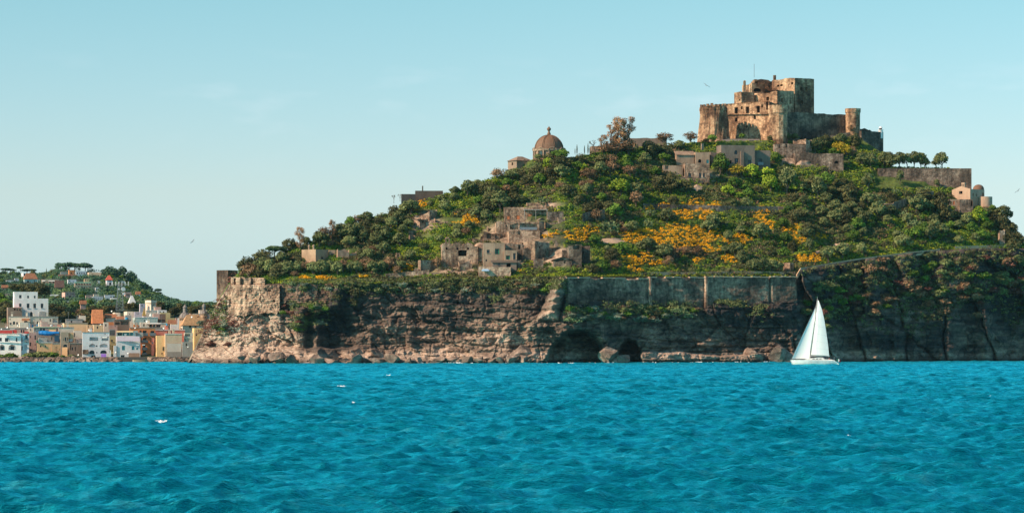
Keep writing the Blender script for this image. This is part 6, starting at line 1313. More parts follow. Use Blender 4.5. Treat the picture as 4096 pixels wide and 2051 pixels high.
tank(ZB, 690, 372, 28, 30, 1086, M_btank, 'left one of the two large bright blue roof tanks'); tank(ZB, 765, 370, 28, 28, 1086, M_btank, 'right one of the two large bright blue roof tanks'); tank(ZB, 878, 350, 24, 16, 1086, M_btank, 'small blue tank right of the two large ones'); tank(ZE, 1066, 603, 30, 28, 1071, M_green, 'dark green barrel on the corner of the ochre house'); tank(ZC, 432, 360, 34, 18, 1090, M_btank, 'blue tank beside the pale green block'); tank(ZC, 1230, 478, 20, 18, 1082, M_btank, 'blue tank on the red roof hut'); tank(ZE, 1475, 143, 46, 20, 1080, M_dish, 'white tank on the green-edged roof')
t = empty('street_lamp', P(*cv(ZC, 700, 1190), 1062), 'tall street lamp with two heads on the quay', 'street lamp'); c = np.array(t.location); b = MB(); top_ = P(*cv(ZC, 700, 885), 1062); b.tube([c, top_], .09); b.build('pole', M_metal, t)
for dx in (-.9, 1.2): b = MB(); b.box(top_ + np.array([dx, 0, .1]), (.5, .2, .12)); b.build('lamp_head', M_dish, t)
t = empty('telecom_mast', P(*cv(ZT, 1290, 645), 1145), 'tall lattice telecom mast with two round dishes at the foot of the hill', 'mast'); c = np.array(t.location); b = MB(); H_ = float((P(*cv(ZT, 1290, 350), 1145) - c)[2])
for a in range(4):
    w0 = 1.4; q = np.array([w0 * (1 if a in (0, 3) else -1), w0 * (1 if a < 2 else -1), 0]); b.tube([c + q, c + q * .45 + np.array([0, 0, H_])], .09, 4)
for k in range(9):
    z0 = H_ * k / 9; z1 = H_ * (k + 1) / 9; w0 = 1.4 * (1 - .55 * k / 9); w1 = 1.4 * (1 - .55 * (k + 1) / 9)
    for s_x in (-1, 1): b.tube([c + np.array([s_x * w0, -w0, z0]), c + np.array([-s_x * w1, -w1, z1])], .045, 4)
    b.tube([c + np.array([-w0, -w0, z0]), c + np.array([w0, -w0, z0])], .07, 4)
b.build('lattice', M_metal, t)
for k in range(6): b = MB(); b.box(c + np.array([-2.8 + 1.2 * k, 0, H_ - .2]), (.1, .1, .8)); b.build('antenna', M_dish, t)
b = MB(); b.obox(c + np.array([-3.2, -.1, H_ - .6]), (6.8, 0, 0), (0, .2, 0), (0, 0, .15)); b.build('crossbar', M_metal, t)
for X, Y, r in ((1325, 415, 22), (1280, 415, 10), (1330, 465, 14)): q = P(*cv(ZT, X, Y), 1143); b = MB(); rr = r * .093 * 1143 / F; b.tube([q, q + np.array([.15, -.5, 0])], [rr, rr], 16); b.build('dish', M_dish, t)
t = empty('rowing_boat', P(*cv(ZC, 692, 1235), 1050), 'small pale boat moored at the breakwater under the street lamp', 'boat'); c = np.array(t.location); c[2] = 0; b = MB()
vs = []; 
for i, xx_ in enumerate(np.linspace(-2.6, 2.6, 9)): bb = .85 * math.sqrt(max(0, 1 - (xx_ / 2.75) ** 2)) + .05; vs += [c + np.array([xx_, -bb, .85]), c + np.array([xx_, -bb * .6, -.1]), c + np.array([xx_, bb * .6, -.1]), c + np.array([xx_, bb, .85])]
fs = [(i * 4 + k, i * 4 + k + 1, i * 4 + k + 5, i * 4 + k + 4) for i in range(8) for k in range(3)] + [(0, 1, 2, 3), (35, 34, 33, 32)] + [(i * 4 + 1, i * 4 + 5, i * 4 + 6, i * 4 + 2) for i in range(8)]
b.add(vs, fs); b.build('hull', M_cream, t); b = MB(); b.box(c + np.array([0, 0, .7]), (.2, .7, .05)); b.build('thwart', M_trunk, t)
# far hill houses
def fh(cn, label, xl, xc, xr, yt, yb, col, **k):
    D = float(Dfar(cv(cn, xc, 0)[0], cv(cn, 0, yb)[1])) - 26; mat = plaster(C_[col], None, .35); k.setdefault('depth', 9); k.setdefault('roofmat', M_terra if k.get('roof') else M_slab)
    return house(cn, 'hillside_house', label, 'house', xl, xc, xr, yt, yb, mat, D=D, down=16, phi=k.pop('phi', 20 if xc > xl else 4), **k)
fh(ZA, 'salmon villa on the crest under the umbrella pines', 1595, 1620, 1740, 340, 470, 'orange', win=[(1655, 395, 1685, 435)]); fh(ZA, 'low salmon terrace wall beneath the crest villa', 1370, 1380, 1775, 445, 480, 'salmon', depth=3)
fh(ZA, 'white wing of the crest villa with dark windows', 1765, 1775, 2010, 365, 465, 'blue', win=g(1790, 1990, 395, 440, 4, 1, 22, 35)); fh(ZA, 'long brown roofless wall on the crest right of the pines', 2010, 2080, 2385, 395, 455, 'tan', phi=13); fh(ZA, 'small white block with tiny windows left of the crest villa', 1415, 1425, 1545, 385, 450, 'grey')
fh(ZG, 'pale house with a red tiled roof and an arched door above the white villa', 845, 900, 1350, 130, 330, 'mint', roof='hip', rh=3.2, win=[(900, 195, 930, 235), (985, 190, 1065, 270, 'a'), (1240, 180, 1270, 240)]); fh(ZG, 'pale green small annexe beside the red-roofed house', 1380, 1390, 1460, 160, 260, 'mint', win=[(1405, 185, 1430, 230)])
h = fh(ZG, 'beige villa with three white awnings above the big dark pine', 1530, 1545, 2150, 150, 320, 'tan', win=[(1600, 220, 1650, 290), (1790, 200, 1860, 260), (1920, 220, 1990, 270), (2040, 220, 2100, 300, 'a')])
for X in (1540, 1785, 1915): attach(h, 'awning', M_white, X, 185, 120, 28, 2.0, cn=ZG)
fh(ZG, 'small white hut half hidden among the left hill trees', 320, 340, 500, 180, 240, 'blue'); fh(ZH, 'small white-blue house with two chimneys above the big dark pine', 440, 470, 770, 150, 320, 'blue', win=[(525, 185, 560, 230), (640, 210, 680, 240)])
h = fh(ZH, 'wide house with a green roof edge and a sloping stair wall', 700, 715, 1315, 265, 480, 'tan', win=g(740, 1310, 285, 345, 6, 1, 45, 60) + [(850, 400, 885, 440), (960, 405, 1000, 470), (1060, 405, 1090, 470), (1240, 400, 1280, 460)]); attach(h, 'roof_edge', plain('sea_green_edge', (.10, .50, .36), .6), 705, 250, 610, 20, .8)
h = fh(ZH, 'white house with a red roof and arched porch on the right of the hill', 1830, 1900, 2105, 165, 370, 'blue', phi=13, roof='hip', roofmat=tiles('bright_red_roof', (.80, .14, .08)), rh=2.5, win=[(1975, 180, 2010, 215), (2025, 180, 2070, 215), (1995, 250, 2070, 360, 'a')])
fh(ZH, 'stepped pink-white house with terraces in the middle of the hill', 225, 370, 705, 625, 860, 'pink', phi=35, win=[(440, 655, 485, 690), (545, 655, 590, 685), (600, 655, 680, 685), (500, 745, 590, 800), (635, 760, 670, 830)]); fh(ZH, 'pale side wing right of the stepped pink-white house', 705, 712, 775, 740, 860, 'blue', win=[(720, 790, 740, 830)])
fh(ZH, 'lilac-grey house with two dark windows and a brown roof patch', 1115, 1135, 1370, 735, 900, 'pink', win=[(1160, 755, 1195, 800), (1235, 745, 1265, 775)]); fh(ZH, 'low blue-grey house joined right of the lilac-grey one', 1365, 1375, 1745, 780, 910, 'blue', win=g(1400, 1720, 810, 880, 4, 1, 28, 60))
fh(ZH, 'pale house with a barrel roof under a tall umbrella pine', 1810, 1830, 2190, 720, 860, 'blue', win=[(2030, 780, 2085, 820), (2120, 765, 2200, 815)]); fh(ZH, 'low white house with an orange terrace near the telecom mast', 2025, 2060, 2280, 830, 930, 'white', phi=13)
fh(ZT, 'small pink house with two red awnings right of the telecom mast', 1330, 1345, 1410, 450, 515, 'pink', win=[(1355, 470, 1395, 480)]); fh(ZA, 'white house front under the left umbrella pines', 478, 550, 690, 415, 490, 'blue', phi=35, win=[(560, 430, 590, 480), (640, 430, 670, 475)])
fh(ZG, 'row of pink and white roofs at the far left behind the white villa', -10, 10, 370, 680, 760, 'pink', win=[(60, 690, 90, 720)]); fh(ZG, 'brown tiled barn roof below the beige villa', 2030, 2050, 2330, 440, 520, 'brown', roof='gable', rh=3.5, roofmat=tiles('dull_red_roof', (.33, .15, .11)))
fh(ZG, 'white cottage behind the big dark pine', 1800, 1830, 2150, 700, 780, 'white', phi=13); fh(ZT, 'white marquee-like roof house near the square tower', 1375, 1390, 1452, 572, 600, 'white', roof='hip', roofmat=M_white, rh=3.2); fh(ZT, 'flat white hut on the right skyline of the hill', 1735, 1745, 1835, 540, 562, 'cream', depth=5)
fh(ZT, 'lilac house behind the square tower', 1495, 1505, 1560, 572, 620, 'lilac', win=[(1520, 585, 1535, 600)]); fh(ZH, 'white chimney fragment among the central hill trees', 1570, 1580, 1660, 200, 300, 'white', depth=4)
for lb, X, Y, w_, hh_, c_h in (('tiny white cottage low on the far hill left of the mast', 1010, 560, 60, 26, 'white'), ('small pink cottage near the foot of the far hill', 860, 575, 60, 26, 'pink'), ('white flat cottage between the mast and the crest pines', 1020, 400, 55, 26, 'white'), ('cream cottage right of the green-edged house', 1000, 470, 60, 26, 'cream'),
  ('white cottage high on the right shoulder of the hill', 1290, 330, 50, 24, 'white'), ('peach cottage under the crest villa', 900, 305, 60, 22, 'peach'), ('small white cottage at the upper left of the far hill', 60, 320, 55, 26, 'white'), ('pink cottage at the left edge of the far hill', 20, 400, 60, 26, 'pink'), ('tiny blue-white cottage below the left umbrella pines', 150, 300, 50, 22, 'blue'),
  ('cream cottage between the red-roofed house and the beige villa', 410, 400, 45, 26, 'cream'), ('white cottage below the wide green-edged house', 700, 545, 60, 24, 'white'), ('small tan cottage right of the mast foot', 1440, 540, 55, 24, 'tan'), ('white cottage beside the small pink house with awnings', 1460, 470, 45, 22, 'white'), ('cream cottage on the lower right of the far hill', 1620, 590, 50, 20, 'cream')):
    fh(ZT, lb, X, X + 6, X + w_, Y, Y + hh_, c_h, win=[(X + 16, Y + 7, X + 24, Y + 19), (X + w_ - 22, Y + 7, X + w_ - 14, Y + 19)], depth=7, **({'roof': 'gable', 'rh': 1.4} if len(lb) % 3 == 0 else {}))
# trees of the town and hill
FK = []
for nm, i_ in INFO.items():
    if nm.startswith('hillside_house'):
        xs_ = [512 + q[0] / q[1] * F for q in i_['T']]; yt = YH - (i_['top'] - CH) / i_['D'] * F; o = bpy.data.objects[nm]; FK.append((min(xs_), yt, max(xs_), YH - (o.location.z - CH) / i_['D'] * F))
def fclear(px, py, h): return not any(px + h * .5 > a and px - h * .5 < c and py > b + 1 and py - h * 1.0 < d - .5 for a, b, c, d in FK)
def ftree(kind, px, py, h, where, w_=1.0, D=None): return plant(kind, px, py, h, float(Dfar(px, py)) if D is None else D, where, w_)
for X, Y, h, w_ in ((745, 225, 9.5, 1.9), (800, 228, 9, 1.8), (700, 222, 8.5, 1.6), (650, 215, 8, 1.4), (850, 228, 8.5, 1.3), (915, 240, 10.5, 1.3), (940, 236, 9, 1.1)): ftree('farpine', *cv(ZT, X, Y), h, 'on the crest of the far hill', w_)
for X, Y, h, w_ in ((218, 222, 5, 1.6), (60, 240, 5, 2.4), (110, 245, 5, 2.2), (290, 250, 5, 2.4), (340, 250, 5, 2.2)): ftree('farpine', *cv(ZT, X, Y), h, 'on the left skyline of the far hill', w_)
for X, Y, h, w_ in ((1180, 300, 12, 1.3), (1225, 310, 11, 1.1), (1150, 290, 9, 1.1), (1315, 290, 11, .9), (1410, 370, 14, .8), (1440, 370, 12, .7), (1395, 360, 11, .8), (1480, 400, 9, 1), (1550, 440, 9, 1), (1520, 430, 9, 1)): ftree('farround', *cv(ZT, X, Y), h, 'on the right shoulder of the far hill', w_)
for X, Y, h in ((1615, 450, 5), (1700, 470, 6), (1600, 430, 5), (1110, 450, 6), (1180, 470, 6), (1090, 440, 5), (1500, 490, 5)): ftree('farpine', *cv(ZT, X, Y), h, 'on the right shoulder of the far hill', 1.4)
for X, Y, h in ((300, 470, 12), (240, 450, 9), (160, 440, 8), (130, 430, 7)): ftree('oak', *cv(ZT, X, Y), h, 'behind the white villa', 1.1, 1140)
for X, Y, h, w_ in ((430, 490, 13, 1.25), (480, 490, 11, 1.1), (370, 480, 13, 1.2)): ftree('oak', *cv(ZT, X, Y), h, 'behind the white villa', w_, 1138)
ftree('cypress', 46.5, 273.5, 6, 'on the left skyline of the far hill', .8); ftree('cypress', 44, 281, 9, 'below the crest of the far hill', .8); ftree('cypress', 104, 303, 9, 'in the middle of the far hill', .5)
for X, Y, h, kd in ((40, 600, 9, 'green'), (20, 640, 8, 'oak'), (60, 640, 9, 'oak'), (30, 720, 11, 'oak'), (10, 760, 10, 'oak'), (50, 800, 7, 'green'), (15, 540, 8, 'green'), (60, 690, 10, 'oak'), (80, 650, 8, 'oak'), (430, 710, 5, 'oak'), (395, 705, 4, 'green'), (560, 640, 7, 'oak'), (600, 700, 9, 'oak'), (650, 690, 9, 'oak'), (700, 660, 8, 'farround'), (560, 720, 10, 'oak'), (620, 740, 9, 'oak'), (850, 740, 11, 'brown'), (900, 740, 10, 'olive'), (940, 745, 8, 'olive'), (1060, 720, 7, 'yellow'), (1010, 740, 5, 'yellow'), (790, 720, 10, 'oak'), (740, 740, 10, 'oak'), (960, 700, 9, 'oak'), (1000, 690, 9, 'oak'), (1050, 700, 8, 'oak'), (1120, 680, 8, 'oak'), (1170, 670, 8, 'oak'), (1380, 640, 7, 'oak'), (1430, 640, 8, 'oak'), (1240, 660, 7, 'oak'), (1700, 640, 9, 'oak'), (1720, 680, 9, 'oak'), (1750, 640, 8, 'oak'), (1850, 700, 8, 'oak'), (1890, 690, 8, 'oak'), (2060, 700, 10, 'oak'), (2100, 680, 8, 'oak'), (2150, 670, 8, 'oak'), (1930, 660, 9, 'oak'), (2230, 640, 6, 'oak'), (1800, 640, 8, 'farround'), (690, 800, 10, 'brown'), (730, 805, 9, 'oak'), (770, 800, 11, 'oak'), (810, 808, 10, 'brown'), (850, 800, 12, 'oak'), (890, 805, 12, 'brown'), (930, 800, 12, 'oak'), (965, 808, 10, 'oak'), (655, 800, 9, 'oak'), (710, 770, 9, 'oak'), (790, 765, 9, 'green'), (870, 770, 9, 'oak'), (950, 770, 9, 'brown'), (640, 770, 8, 'oak'), (1150, 760, 8, 'oak'), (1040, 760, 8, 'oak')):
    py_ = cv(ZT, X, Y)[1]; DD = 1160.0
    for _ in range(30): DD = min(1164.0, max(1085.0, 1072 + (6 + (344 - py_) * DD / F - 1.8) / .2))
    ftree(kd, *cv(ZT, X, Y), h, 'behind the ' + ('left' if X < 560 else 'middle' if X < 1200 else 'right') + ' town houses', 1.1, DD)
tries = 0; fput = []; nf_ = 0
while tries < 5000 and nf_ < 150:
    tries += 1; px = random.uniform(-4, 232); y0 = float(YF(px)); py = random.uniform(y0 + 1, PYF0 + 2)
    if py > PYF0 - .5 and px > 210: continue
    t_ = (PYF0 - py) / max(PYF0 - y0, 2); h = random.uniform(5.5, 8) * (1 - .35 * t_)
    if not fclear(px, py, h) or any((px - a) ** 2 + ((py - b) * 1.4) ** 2 < 16 for a, b in fput): continue
    fput.append((px, py)); nf_ += 1; zone_ = 'on the far hill, upper part' if t_ > .6 else 'on the far hill, middle part' if t_ > .3 else 'on the far hill, lower part'
    ftree(random.choice(['farround', 'farround', 'farround', 'farpine', 'green', 'olive']), px, py, h, zone_, random.uniform(1, 1.4))
g_ = np.random.default_rng(12); px = g_.uniform(-100, 250, 9000); y0 = YF(px); py = y0 + .4 + (PYF0 + 3 - y0) * g_.random(9000); ok = np.ones(9000, bool)
for a, b, c, d in FK: ok &= ~((px > a - 1) & (px < c + 1) & (py > b + 1) & (py < d + 3.0))
fp = np.stack([px, py], 1)[ok]; half = fbm(fp[:, 0] * .08, fp[:, 1] * .1, 3, 3) > 0
cover('far_woods', 'dark woodland covering the distant hill between the houses', 'woods', fp[half], 2.0, 18, .42, LF['far'], 31, .6, .8, Dfar); cover('far_scrub', 'lighter green gardens and scrub on the distant hill', 'scrub', fp[~half], 1.9, 14, .5, leaf('far_garden_leaves', (.05, .10, .045), (.17, .25, .08), (.30, .33, .13)), 32, .4, .8, Dfar)  # garden leaves lightened to stand for distance haze
for k, (X, Y, r) in enumerate(((1150, 900, 90), (1230, 930, 80), (1330, 940, 80), (1400, 960, 70), (1500, 900, 60), (1120, 960, 70), (900, 940, 90), (980, 960, 80), (780, 980, 70), (2060, 990, 70), (1800, 1000, 50), (20, 990, 80), (80, 1030, 70), (300, 930, 60 ), (340, 960, 70), (1040, 1020, 60))):
    px, py = cv(ZE, X, Y); kd = ('bush', 'greenbush', 'greenbush')[k % 3]; plant(kd, px, cv(ZE, 0, 1055)[1] + .4, (1060 - Y + r * .6) * .0349, 1066 + .3 * (k % 3), 'in the waterfront gardens', 1.5)

# ------------------------------------------------------------------ sailing boat
DB = 865.0; OX, OY, OZ = [float(q) for q in P(*cv(ZS, 630, 1232), DB)]; OZ = 0.0
boat = empty('sailing_boat', (OX, OY, OZ), 'white sailing yacht with tall white sails in front of the dark cliff', 'sailing boat')
M_hull = plain('white_gelcoat', (.80, .76, .72), .3); M_black = plain('black_trim', (.02, .02, .025), .5); M_alu = plain('mast_aluminium', (.62, .58, .54), .35, .4); M_deck = plain('cream_deck', (.68, .62, .54), .6)
def bp_(X, Y, y=0.0): return np.array([OX + (X - 630) * .01788, OY + y, (1232 - Y) * .01788])
nS = 25; vs = []; ns = 11
for i in range(nS):
    t_ = i / (nS - 1); x = 240 + (1022 - 240) * t_; sh = 1150 + 16 * t_ - 8 * math.sin(math.pi * t_)
    if t_ > .93: sh += (t_ - .93) * 700
    bm_ = 2.0 * (math.sin(math.pi * min(1, (t_ * .93 + .005)) ** .82) ** .75 if t_ < .6 else math.sin(math.pi * (.6 * .93) ** .82) ** .75 * (1 - .28 * ((t_ - .6) / .4) ** 2)); bm_ = max(bm_, .03)
    xs0 = x + max(0, (.05 - t_)) * 0
    for j in range(ns):
        a = -math.pi / 2 + math.pi * j / (ns - 1); yy = math.sin(a) * bm_; dpt = abs(math.cos(a)) ** .6
        stem = 42 * dpt * (1 - t_) ** 6
        q = bp_(x + stem, sh, yy); zb_ = -.55 * math.sin(math.pi * min(1, t_ * .98 + .01)) - .02; q[2] = q[2] * (1 - dpt) + zb_ * dpt if dpt > .02 else q[2]; vs.append(q)
fs = [(i * ns + j, i * ns + j + 1, (i + 1) * ns + j + 1, (i + 1) * ns + j) for i in range(nS - 1) for j in range(ns - 1)] + [tuple(range(ns)), tuple((nS - 1) * ns + j for j in range(ns - 1, -1, -1))]
hull = mesh_obj('hull', vs, fs, M_hull, boat, True)
dv = [vs[i * ns] + np.array([0, 0, -.02]) for i in range(nS)] + [vs[i * ns + ns - 1] + np.array([0, 0, -.02]) for i in range(nS)]
mesh_obj('deck', dv, [(i, i + 1, nS + i + 1, nS + i) for i in range(nS - 1)], M_deck, boat)
def profile_solid(name, pts, y0, y1, mat, parent=boat):
    a = [bp_(x, y, y0) for x, y in pts]; b_ = [bp_(x, y, y1) for x, y in pts]; n_ = len(pts)
    return mesh_obj(name, a + b_, [tuple(range(n_)), tuple(range(2 * n_ - 1, n_ - 1, -1))] + [(i, (i + 1) % n_, n_ + (i + 1) % n_, n_ + i) for i in range(n_)], mat, parent)
profile_solid('coachroof', [(470, 1150), (500, 1135), (560, 1122), (700, 1108), (760, 1110), (790, 1128), (800, 1160), (470, 1160)], -.95, .95, M_hull)
for X in (600, 655, 710): profile_solid('porthole', [(X, 1128), (X + 34, 1125), (X + 34, 1137), (X, 1139)], -.97, -.94, M_glass)
profile_solid('cockpit_coaming', [(795, 1140), (900, 1142), (960, 1158), (960, 1170), (795, 1165)], -1.25, -1.1, M_hull); profile_solid('cockpit_coaming', [(795, 1140), (900, 1142), (960, 1158), (960, 1170), (795, 1165)], 1.1, 1.25, M_hull)
profile_solid('sprayhood', [(760, 1112), (775, 1092), (800, 1085), (818, 1090), (822, 1128), (765, 1128)], -.9, .9, plain('navy_canvas', (.02, .03, .06), .8))
profile_solid('keel', [(560, 1255), (690, 1255), (670, 1330), (590, 1330)], -.1, .1, M_hull); profile_solid('rudder', [(960, 1235), (1000, 1235), (990, 1300), (965, 1300)], -.05, .05, M_hull)
mast0 = bp_(568, 1120); mast1 = bp_(686, 160)
b = MB(); b.tube([mast0, mast0 * .5 + mast1 * .5 + np.array([-.08, 0, 0]), mast1], [.13, .12, .085], 10); mast = b.build('mast', M_alu, boat, True)
def mp_(t_): return mast0 + (mast1 - mast0) * t_
for t_ in (.28, .58): b = MB(); q = mp_(t_); b.tube([q + np.array([.15, -1.15, 0]), q, q + np.array([.15, 1.15, 0])], .045, 5); b.build('spreader', M_alu, mast)
b = MB(); q = mp_(1.0); b.tube([q, q + np.array([.02, 0, .55])], .03, 4); b.build('antenna', M_alu, mast)
b = MB()
for y in (-1.75, 1.75):
    b.tube([bp_(590, 1150, y), mp_(.28) + np.array([.15, y * .66, 0]), mp_(.58) + np.array([.15, y * .66, 0]), mp_(.97)], .022, 4)
b.build('shroud', M_metal, boat); b = MB(); b.tube([mp_(.99), bp_(990, 1195)], .02, 4); b.build('backstay', M_metal, boat); b = MB(); b.tube([bp_(262, 1148), mp_(.9)], .035, 5); b.build('forestay', M_metal, boat)
m, n, p = newmat('sailcloth'); M_sail = m; p.inputs['Base Color'].default_value = (.84, .81, .78, 1); p.inputs['Roughness'].default_value = .75
tr = n.nodes.new('ShaderNodeBsdfTranslucent'); tr.inputs[0].default_value = (.80, .78, .74, 1); mx = n.nodes.new('ShaderNodeMixShader'); mx.inputs[0].default_value = .2; n.links.new(p.outputs[0], mx.inputs[1]); n.links.new(tr.outputs[0], mx.inputs[2]); n.links.new(mx.outputs[0], n.nodes['Material Output'].inputs[0])
def sail(name, luff, leech, belly, twist, parent=boat, nu=18, nv=34):
    G_ = []
    for j in range(nv):
        t_ = j / (nv - 1); a = luff(t_); c = leech(t_); row = []
        for i in range(nu):
            u = i / (nu - 1); q = a * (1 - u) + c * u; wd = np.linalg.norm(c - a); q = q + np.array([0, -belly * wd * (4 * u * (1 - u)) * (1.25 - .5 * u) + twist * u * t_, 0]); row.append(q)
        G_.append(row)
    o = grid_mesh(name, np.array(G_), M_sail, True, parent); return o
def curve(pts): xs_, ys_ = zip(*pts); tt = np.linspace(0, 1, len(pts)); return lambda t_: (float(np.interp(t_, tt, xs_)), float(np.interp(t_, tt, ys_)))
ml = curve([(582, 1068), (692, 190)]); me_ = curve([(864, 1082), (856, 960), (840, 830), (818, 670), (792, 500), (756, 340), (702, 192)])
ms_ = sail('mainsail', lambda t_: bp_(*ml(t_), -.1), lambda t_: bp_(*me_(t_), -1.1 * (1 - t_)), .085, -.3)
jl = curve([(272, 1135), (652, 300)]); je = curve([(556, 1128), (566, 1000), (590, 830), (618, 620), (640, 450), (655, 305)])
sail('jib', lambda t_: bp_(*jl(t_), 0), lambda t_: bp_(*je(t_), -.2 * (1 - t_)), -.10, .0)
for k in range(1, 7):
    t_ = k / 7.5; a_ = bp_(*ml(t_), -.1); c_s = bp_(*me_(t_), -1.1 * (1 - t_)); wd_ = np.linalg.norm(c_s - a_); b = MB()
    b.tube([a_ * (1 - u) + c_s * u + np.array([0, -.085 * wd_ * (4 * u * (1 - u)) * (1.25 - .5 * u) - .3 * u * t_ - .012, 0]) for u in np.linspace(.01, .99, 12)], .014, 4); b.build('seam', M_metal, ms_)
def onsail(X, Y): return bp_(X, Y, .9)
for q in (((680, 622), (788, 752)), ((610, 872), (764, 1048))):
    b = MB(); b.tube([bp_(*q[0], .45), bp_(*q[1], .05)], .03, 4); b.build('batten_line', M_metal, ms_)
b = MB(); b.tube([bp_(568, 1084, -.02), bp_(872, 1088, -1.1)], .11, 8); boom = b.build('boom', M_alu, boat); b = MB(); b.tube([bp_(575, 1094, 0) + (bp_(850, 1100, -1.05) - bp_(575, 1094, 0)) * t_ for t_ in np.linspace(0, 1, 8)], [.13 + .05 * (k % 2) for k in range(8)], 7); b.build('lazy_bag', M_black, boom)
b = MB()
for X in (300, 380, 460, 540, 620, 700, 780): b.tube([bp_(X, 1148, -1.0 if X < 350 else -1.75), bp_(X, 1110, -1.0 if X < 350 else -1.75)], .02, 4)
b.tube([bp_(300, 1112, -1.0), bp_(380, 1112, -1.7), bp_(780, 1112, -1.78)], .015, 4); b.build('guard_rail', M_metal, boat)
b = MB(); b.tube([bp_(905, 1160, -1.2), bp_(915, 1080, -1.2), bp_(970, 1095, -1.0), bp_(985, 1165, -1.0)], .03, 5); b.tube([bp_(905, 1160, 1.2), bp_(915, 1080, 1.2), bp_(970, 1095, 1.0), bp_(985, 1165, 1.0)], .03, 5); b.tube([bp_(970, 1095, -1.0), bp_(972, 1095, 1.0)], .03, 5); b.build('pushpit', M_black, boat)
b = MB(); q = bp_(950, 1125); b.tube([q + np.array([.03, .5 * math.cos(a), .5 * math.sin(a)]) for a in np.linspace(0, 2 * math.pi, 17)], .03, 5); b.tube([q + np.array([0, 0, -.7]), q], .06, 6); b.build('steering_wheel', M_alu, boat)
b = MB(); b.tube([bp_(985, 1185, .3), bp_(998, 1120, .3)], .03, 5); fs_ = b.build('flagstaff', M_alu, boat)
for k, c in enumerate(((.01, .22, .08), (.75, .74, .72), (.62, .02, .04))):
    pts = [(998 + 22 * k + o, 1126 + 8 * k + dy) for o, dy in ((0, 0), (22, 8), (16, 52), (-6, 42))]
    a = [bp_(x, y, .3 + .12 * math.sin(x * .09)) for x, y in pts]; mesh_obj('flag_stripe', a, [(0, 1, 2, 3)], plain(('flag_green', 'flag_white', 'flag_red')[k], c, .8), fs_)
def person(loc, yaw, shirt, hair, label, pose='sit', hat=None):
    root = empty('person', loc, label, 'person'); cy_, sy_ = math.cos(yaw), math.sin(yaw)
    def W_(p): return np.array([loc[0] + p[0] * cy_ - p[1] * sy_, loc[1] + p[0] * sy_ + p[1] * cy_, loc[2] + p[2]])
    # x forward, y left, z up, seat height 0
    J = {'pel': (0, 0, .1), 'chest': (.06, 0, .42), 'neck': (.08, 0, .56), 'head': (.11, 0, .68), 'crown': (.11, 0, .78),
         'shL': (.07, .19, .50), 'elL': (.20, .26, .27), 'wrL': (.42, .18, .24), 'hdL': (.49, .16, .25), 'shR': (.07, -.19, .50), 'elR': (.16, -.27, .26), 'wrR': (.36, -.20, .18), 'hdR': (.43, -.18, .18),
         'hiL': (.02, .10, .08), 'knL': (.45, .15, .12), 'anL': (.50, .15, -.32), 'ftL': (.66, .16, -.36), 'hiR': (.02, -.10, .08), 'knR': (.44, -.14, .12), 'anR': (.44, -.14, -.32), 'ftR': (.60, -.15, -.36)}
    Rr = dict(pel=.15, chest=.15, neck=.06, head=.095, crown=.06, shL=.07, elL=.05, wrL=.03, hdL=.035, shR=.07, elR=.05, wrR=.03, hdR=.035, hiL=.09, knL=.07, anL=.045, ftL=.035, hiR=.09, knR=.07, anR=.045, ftR=.035)
    E_ = [('pel', 'chest'), ('chest', 'neck'), ('neck', 'head'), ('head', 'crown'), ('chest', 'shL'), ('shL', 'elL'), ('elL', 'wrL'), ('wrL', 'hdL'), ('chest', 'shR'), ('shR', 'elR'), ('elR', 'wrR'), ('wrR', 'hdR'), ('pel', 'hiL'), ('hiL', 'knL'), ('knL', 'anL'), ('anL', 'ftL'), ('pel', 'hiR'), ('hiR', 'knR'), ('knR', 'anR'), ('anR', 'ftR')]
    for sd, hd in (('L', 'hdL'), ('R', 'hdR')):
        for k in range(5):
            a = 'f%s%d' % (sd, k); h0 = J[hd]; off = (k - 1.5) * .018 if k < 4 else 0; J[a] = (h0[0] + (.06 if k < 4 else .02), h0[1] + off + (.05 * (-1 if sd == 'L' else 1) if k == 4 else 0), h0[2] - .02); J[a + 'b'] = (J[a][0] + .025, J[a][1], J[a][2] - .03); Rr[a] = .010; Rr[a + 'b'] = .008; E_ += [(hd, a), (a, a + 'b')]
    def skin(name, keys, edges, infl, mat, par):
        ks = [k for k in J if k in keys]; me = bpy.data.meshes.new(name); base = np.array(loc)
        me.from_pydata([tuple(W_(J[k]) - base) for k in ks], [(ks.index(a), ks.index(c)) for a, c in edges if a in keys and c in keys], []); me.materials.append(mat)
        o = link(name, me, par); md = o.modifiers.new('skin', 'SKIN'); sv = me.skin_vertices[0].data
        for i, k in enumerate(ks): r_ = Rr[k] + (infl if Rr[k] > .012 else 0); sv[i].radius = (r_, r_); sv[i].use_root = k in ('pel',) or (i == 0 and 'pel' not in keys)
        ss = o.modifiers.new('sub', 'SUBSURF'); ss.levels = 1; ss.render_levels = 1; return o
    body = skin('body', set(J), E_, 0, plain('skin', (.50, .28, .19), .6), root)
    skin('jacket', {'pel', 'chest', 'neck', 'shL', 'elL', 'wrL', 'shR', 'elR', 'wrR'}, E_, .022, plain('jacket_' + label.split()[2], shirt, .8), root)
    skin('trousers', {'pel', 'hiL', 'knL', 'anL', 'hiR', 'knR', 'anR'}, E_, .02, plain('dark_trousers', (.03, .035, .05), .9), root)
    b = MB(); hc = np.array([.10, 0, .74]); b.v = []; pts = []
    b.lathe((0, 0, 0), [(.108 * math.cos(t_), .12 * math.sin(t_)) for t_ in np.linspace(.0, 1.5, 6)], 12); b.v = [tuple(W_((v_[0] + hc[0] - .015, v_[1], v_[2] + hc[2] - .02))) for v_ in b.v]; b.build('hat' if hat else 'hair', plain('pale_hat', (.72, .62, .45), .8) if hat else plain('dark_hair', hair, .8), root)
    b = MB(); fx_ = J['head'][0] + .085
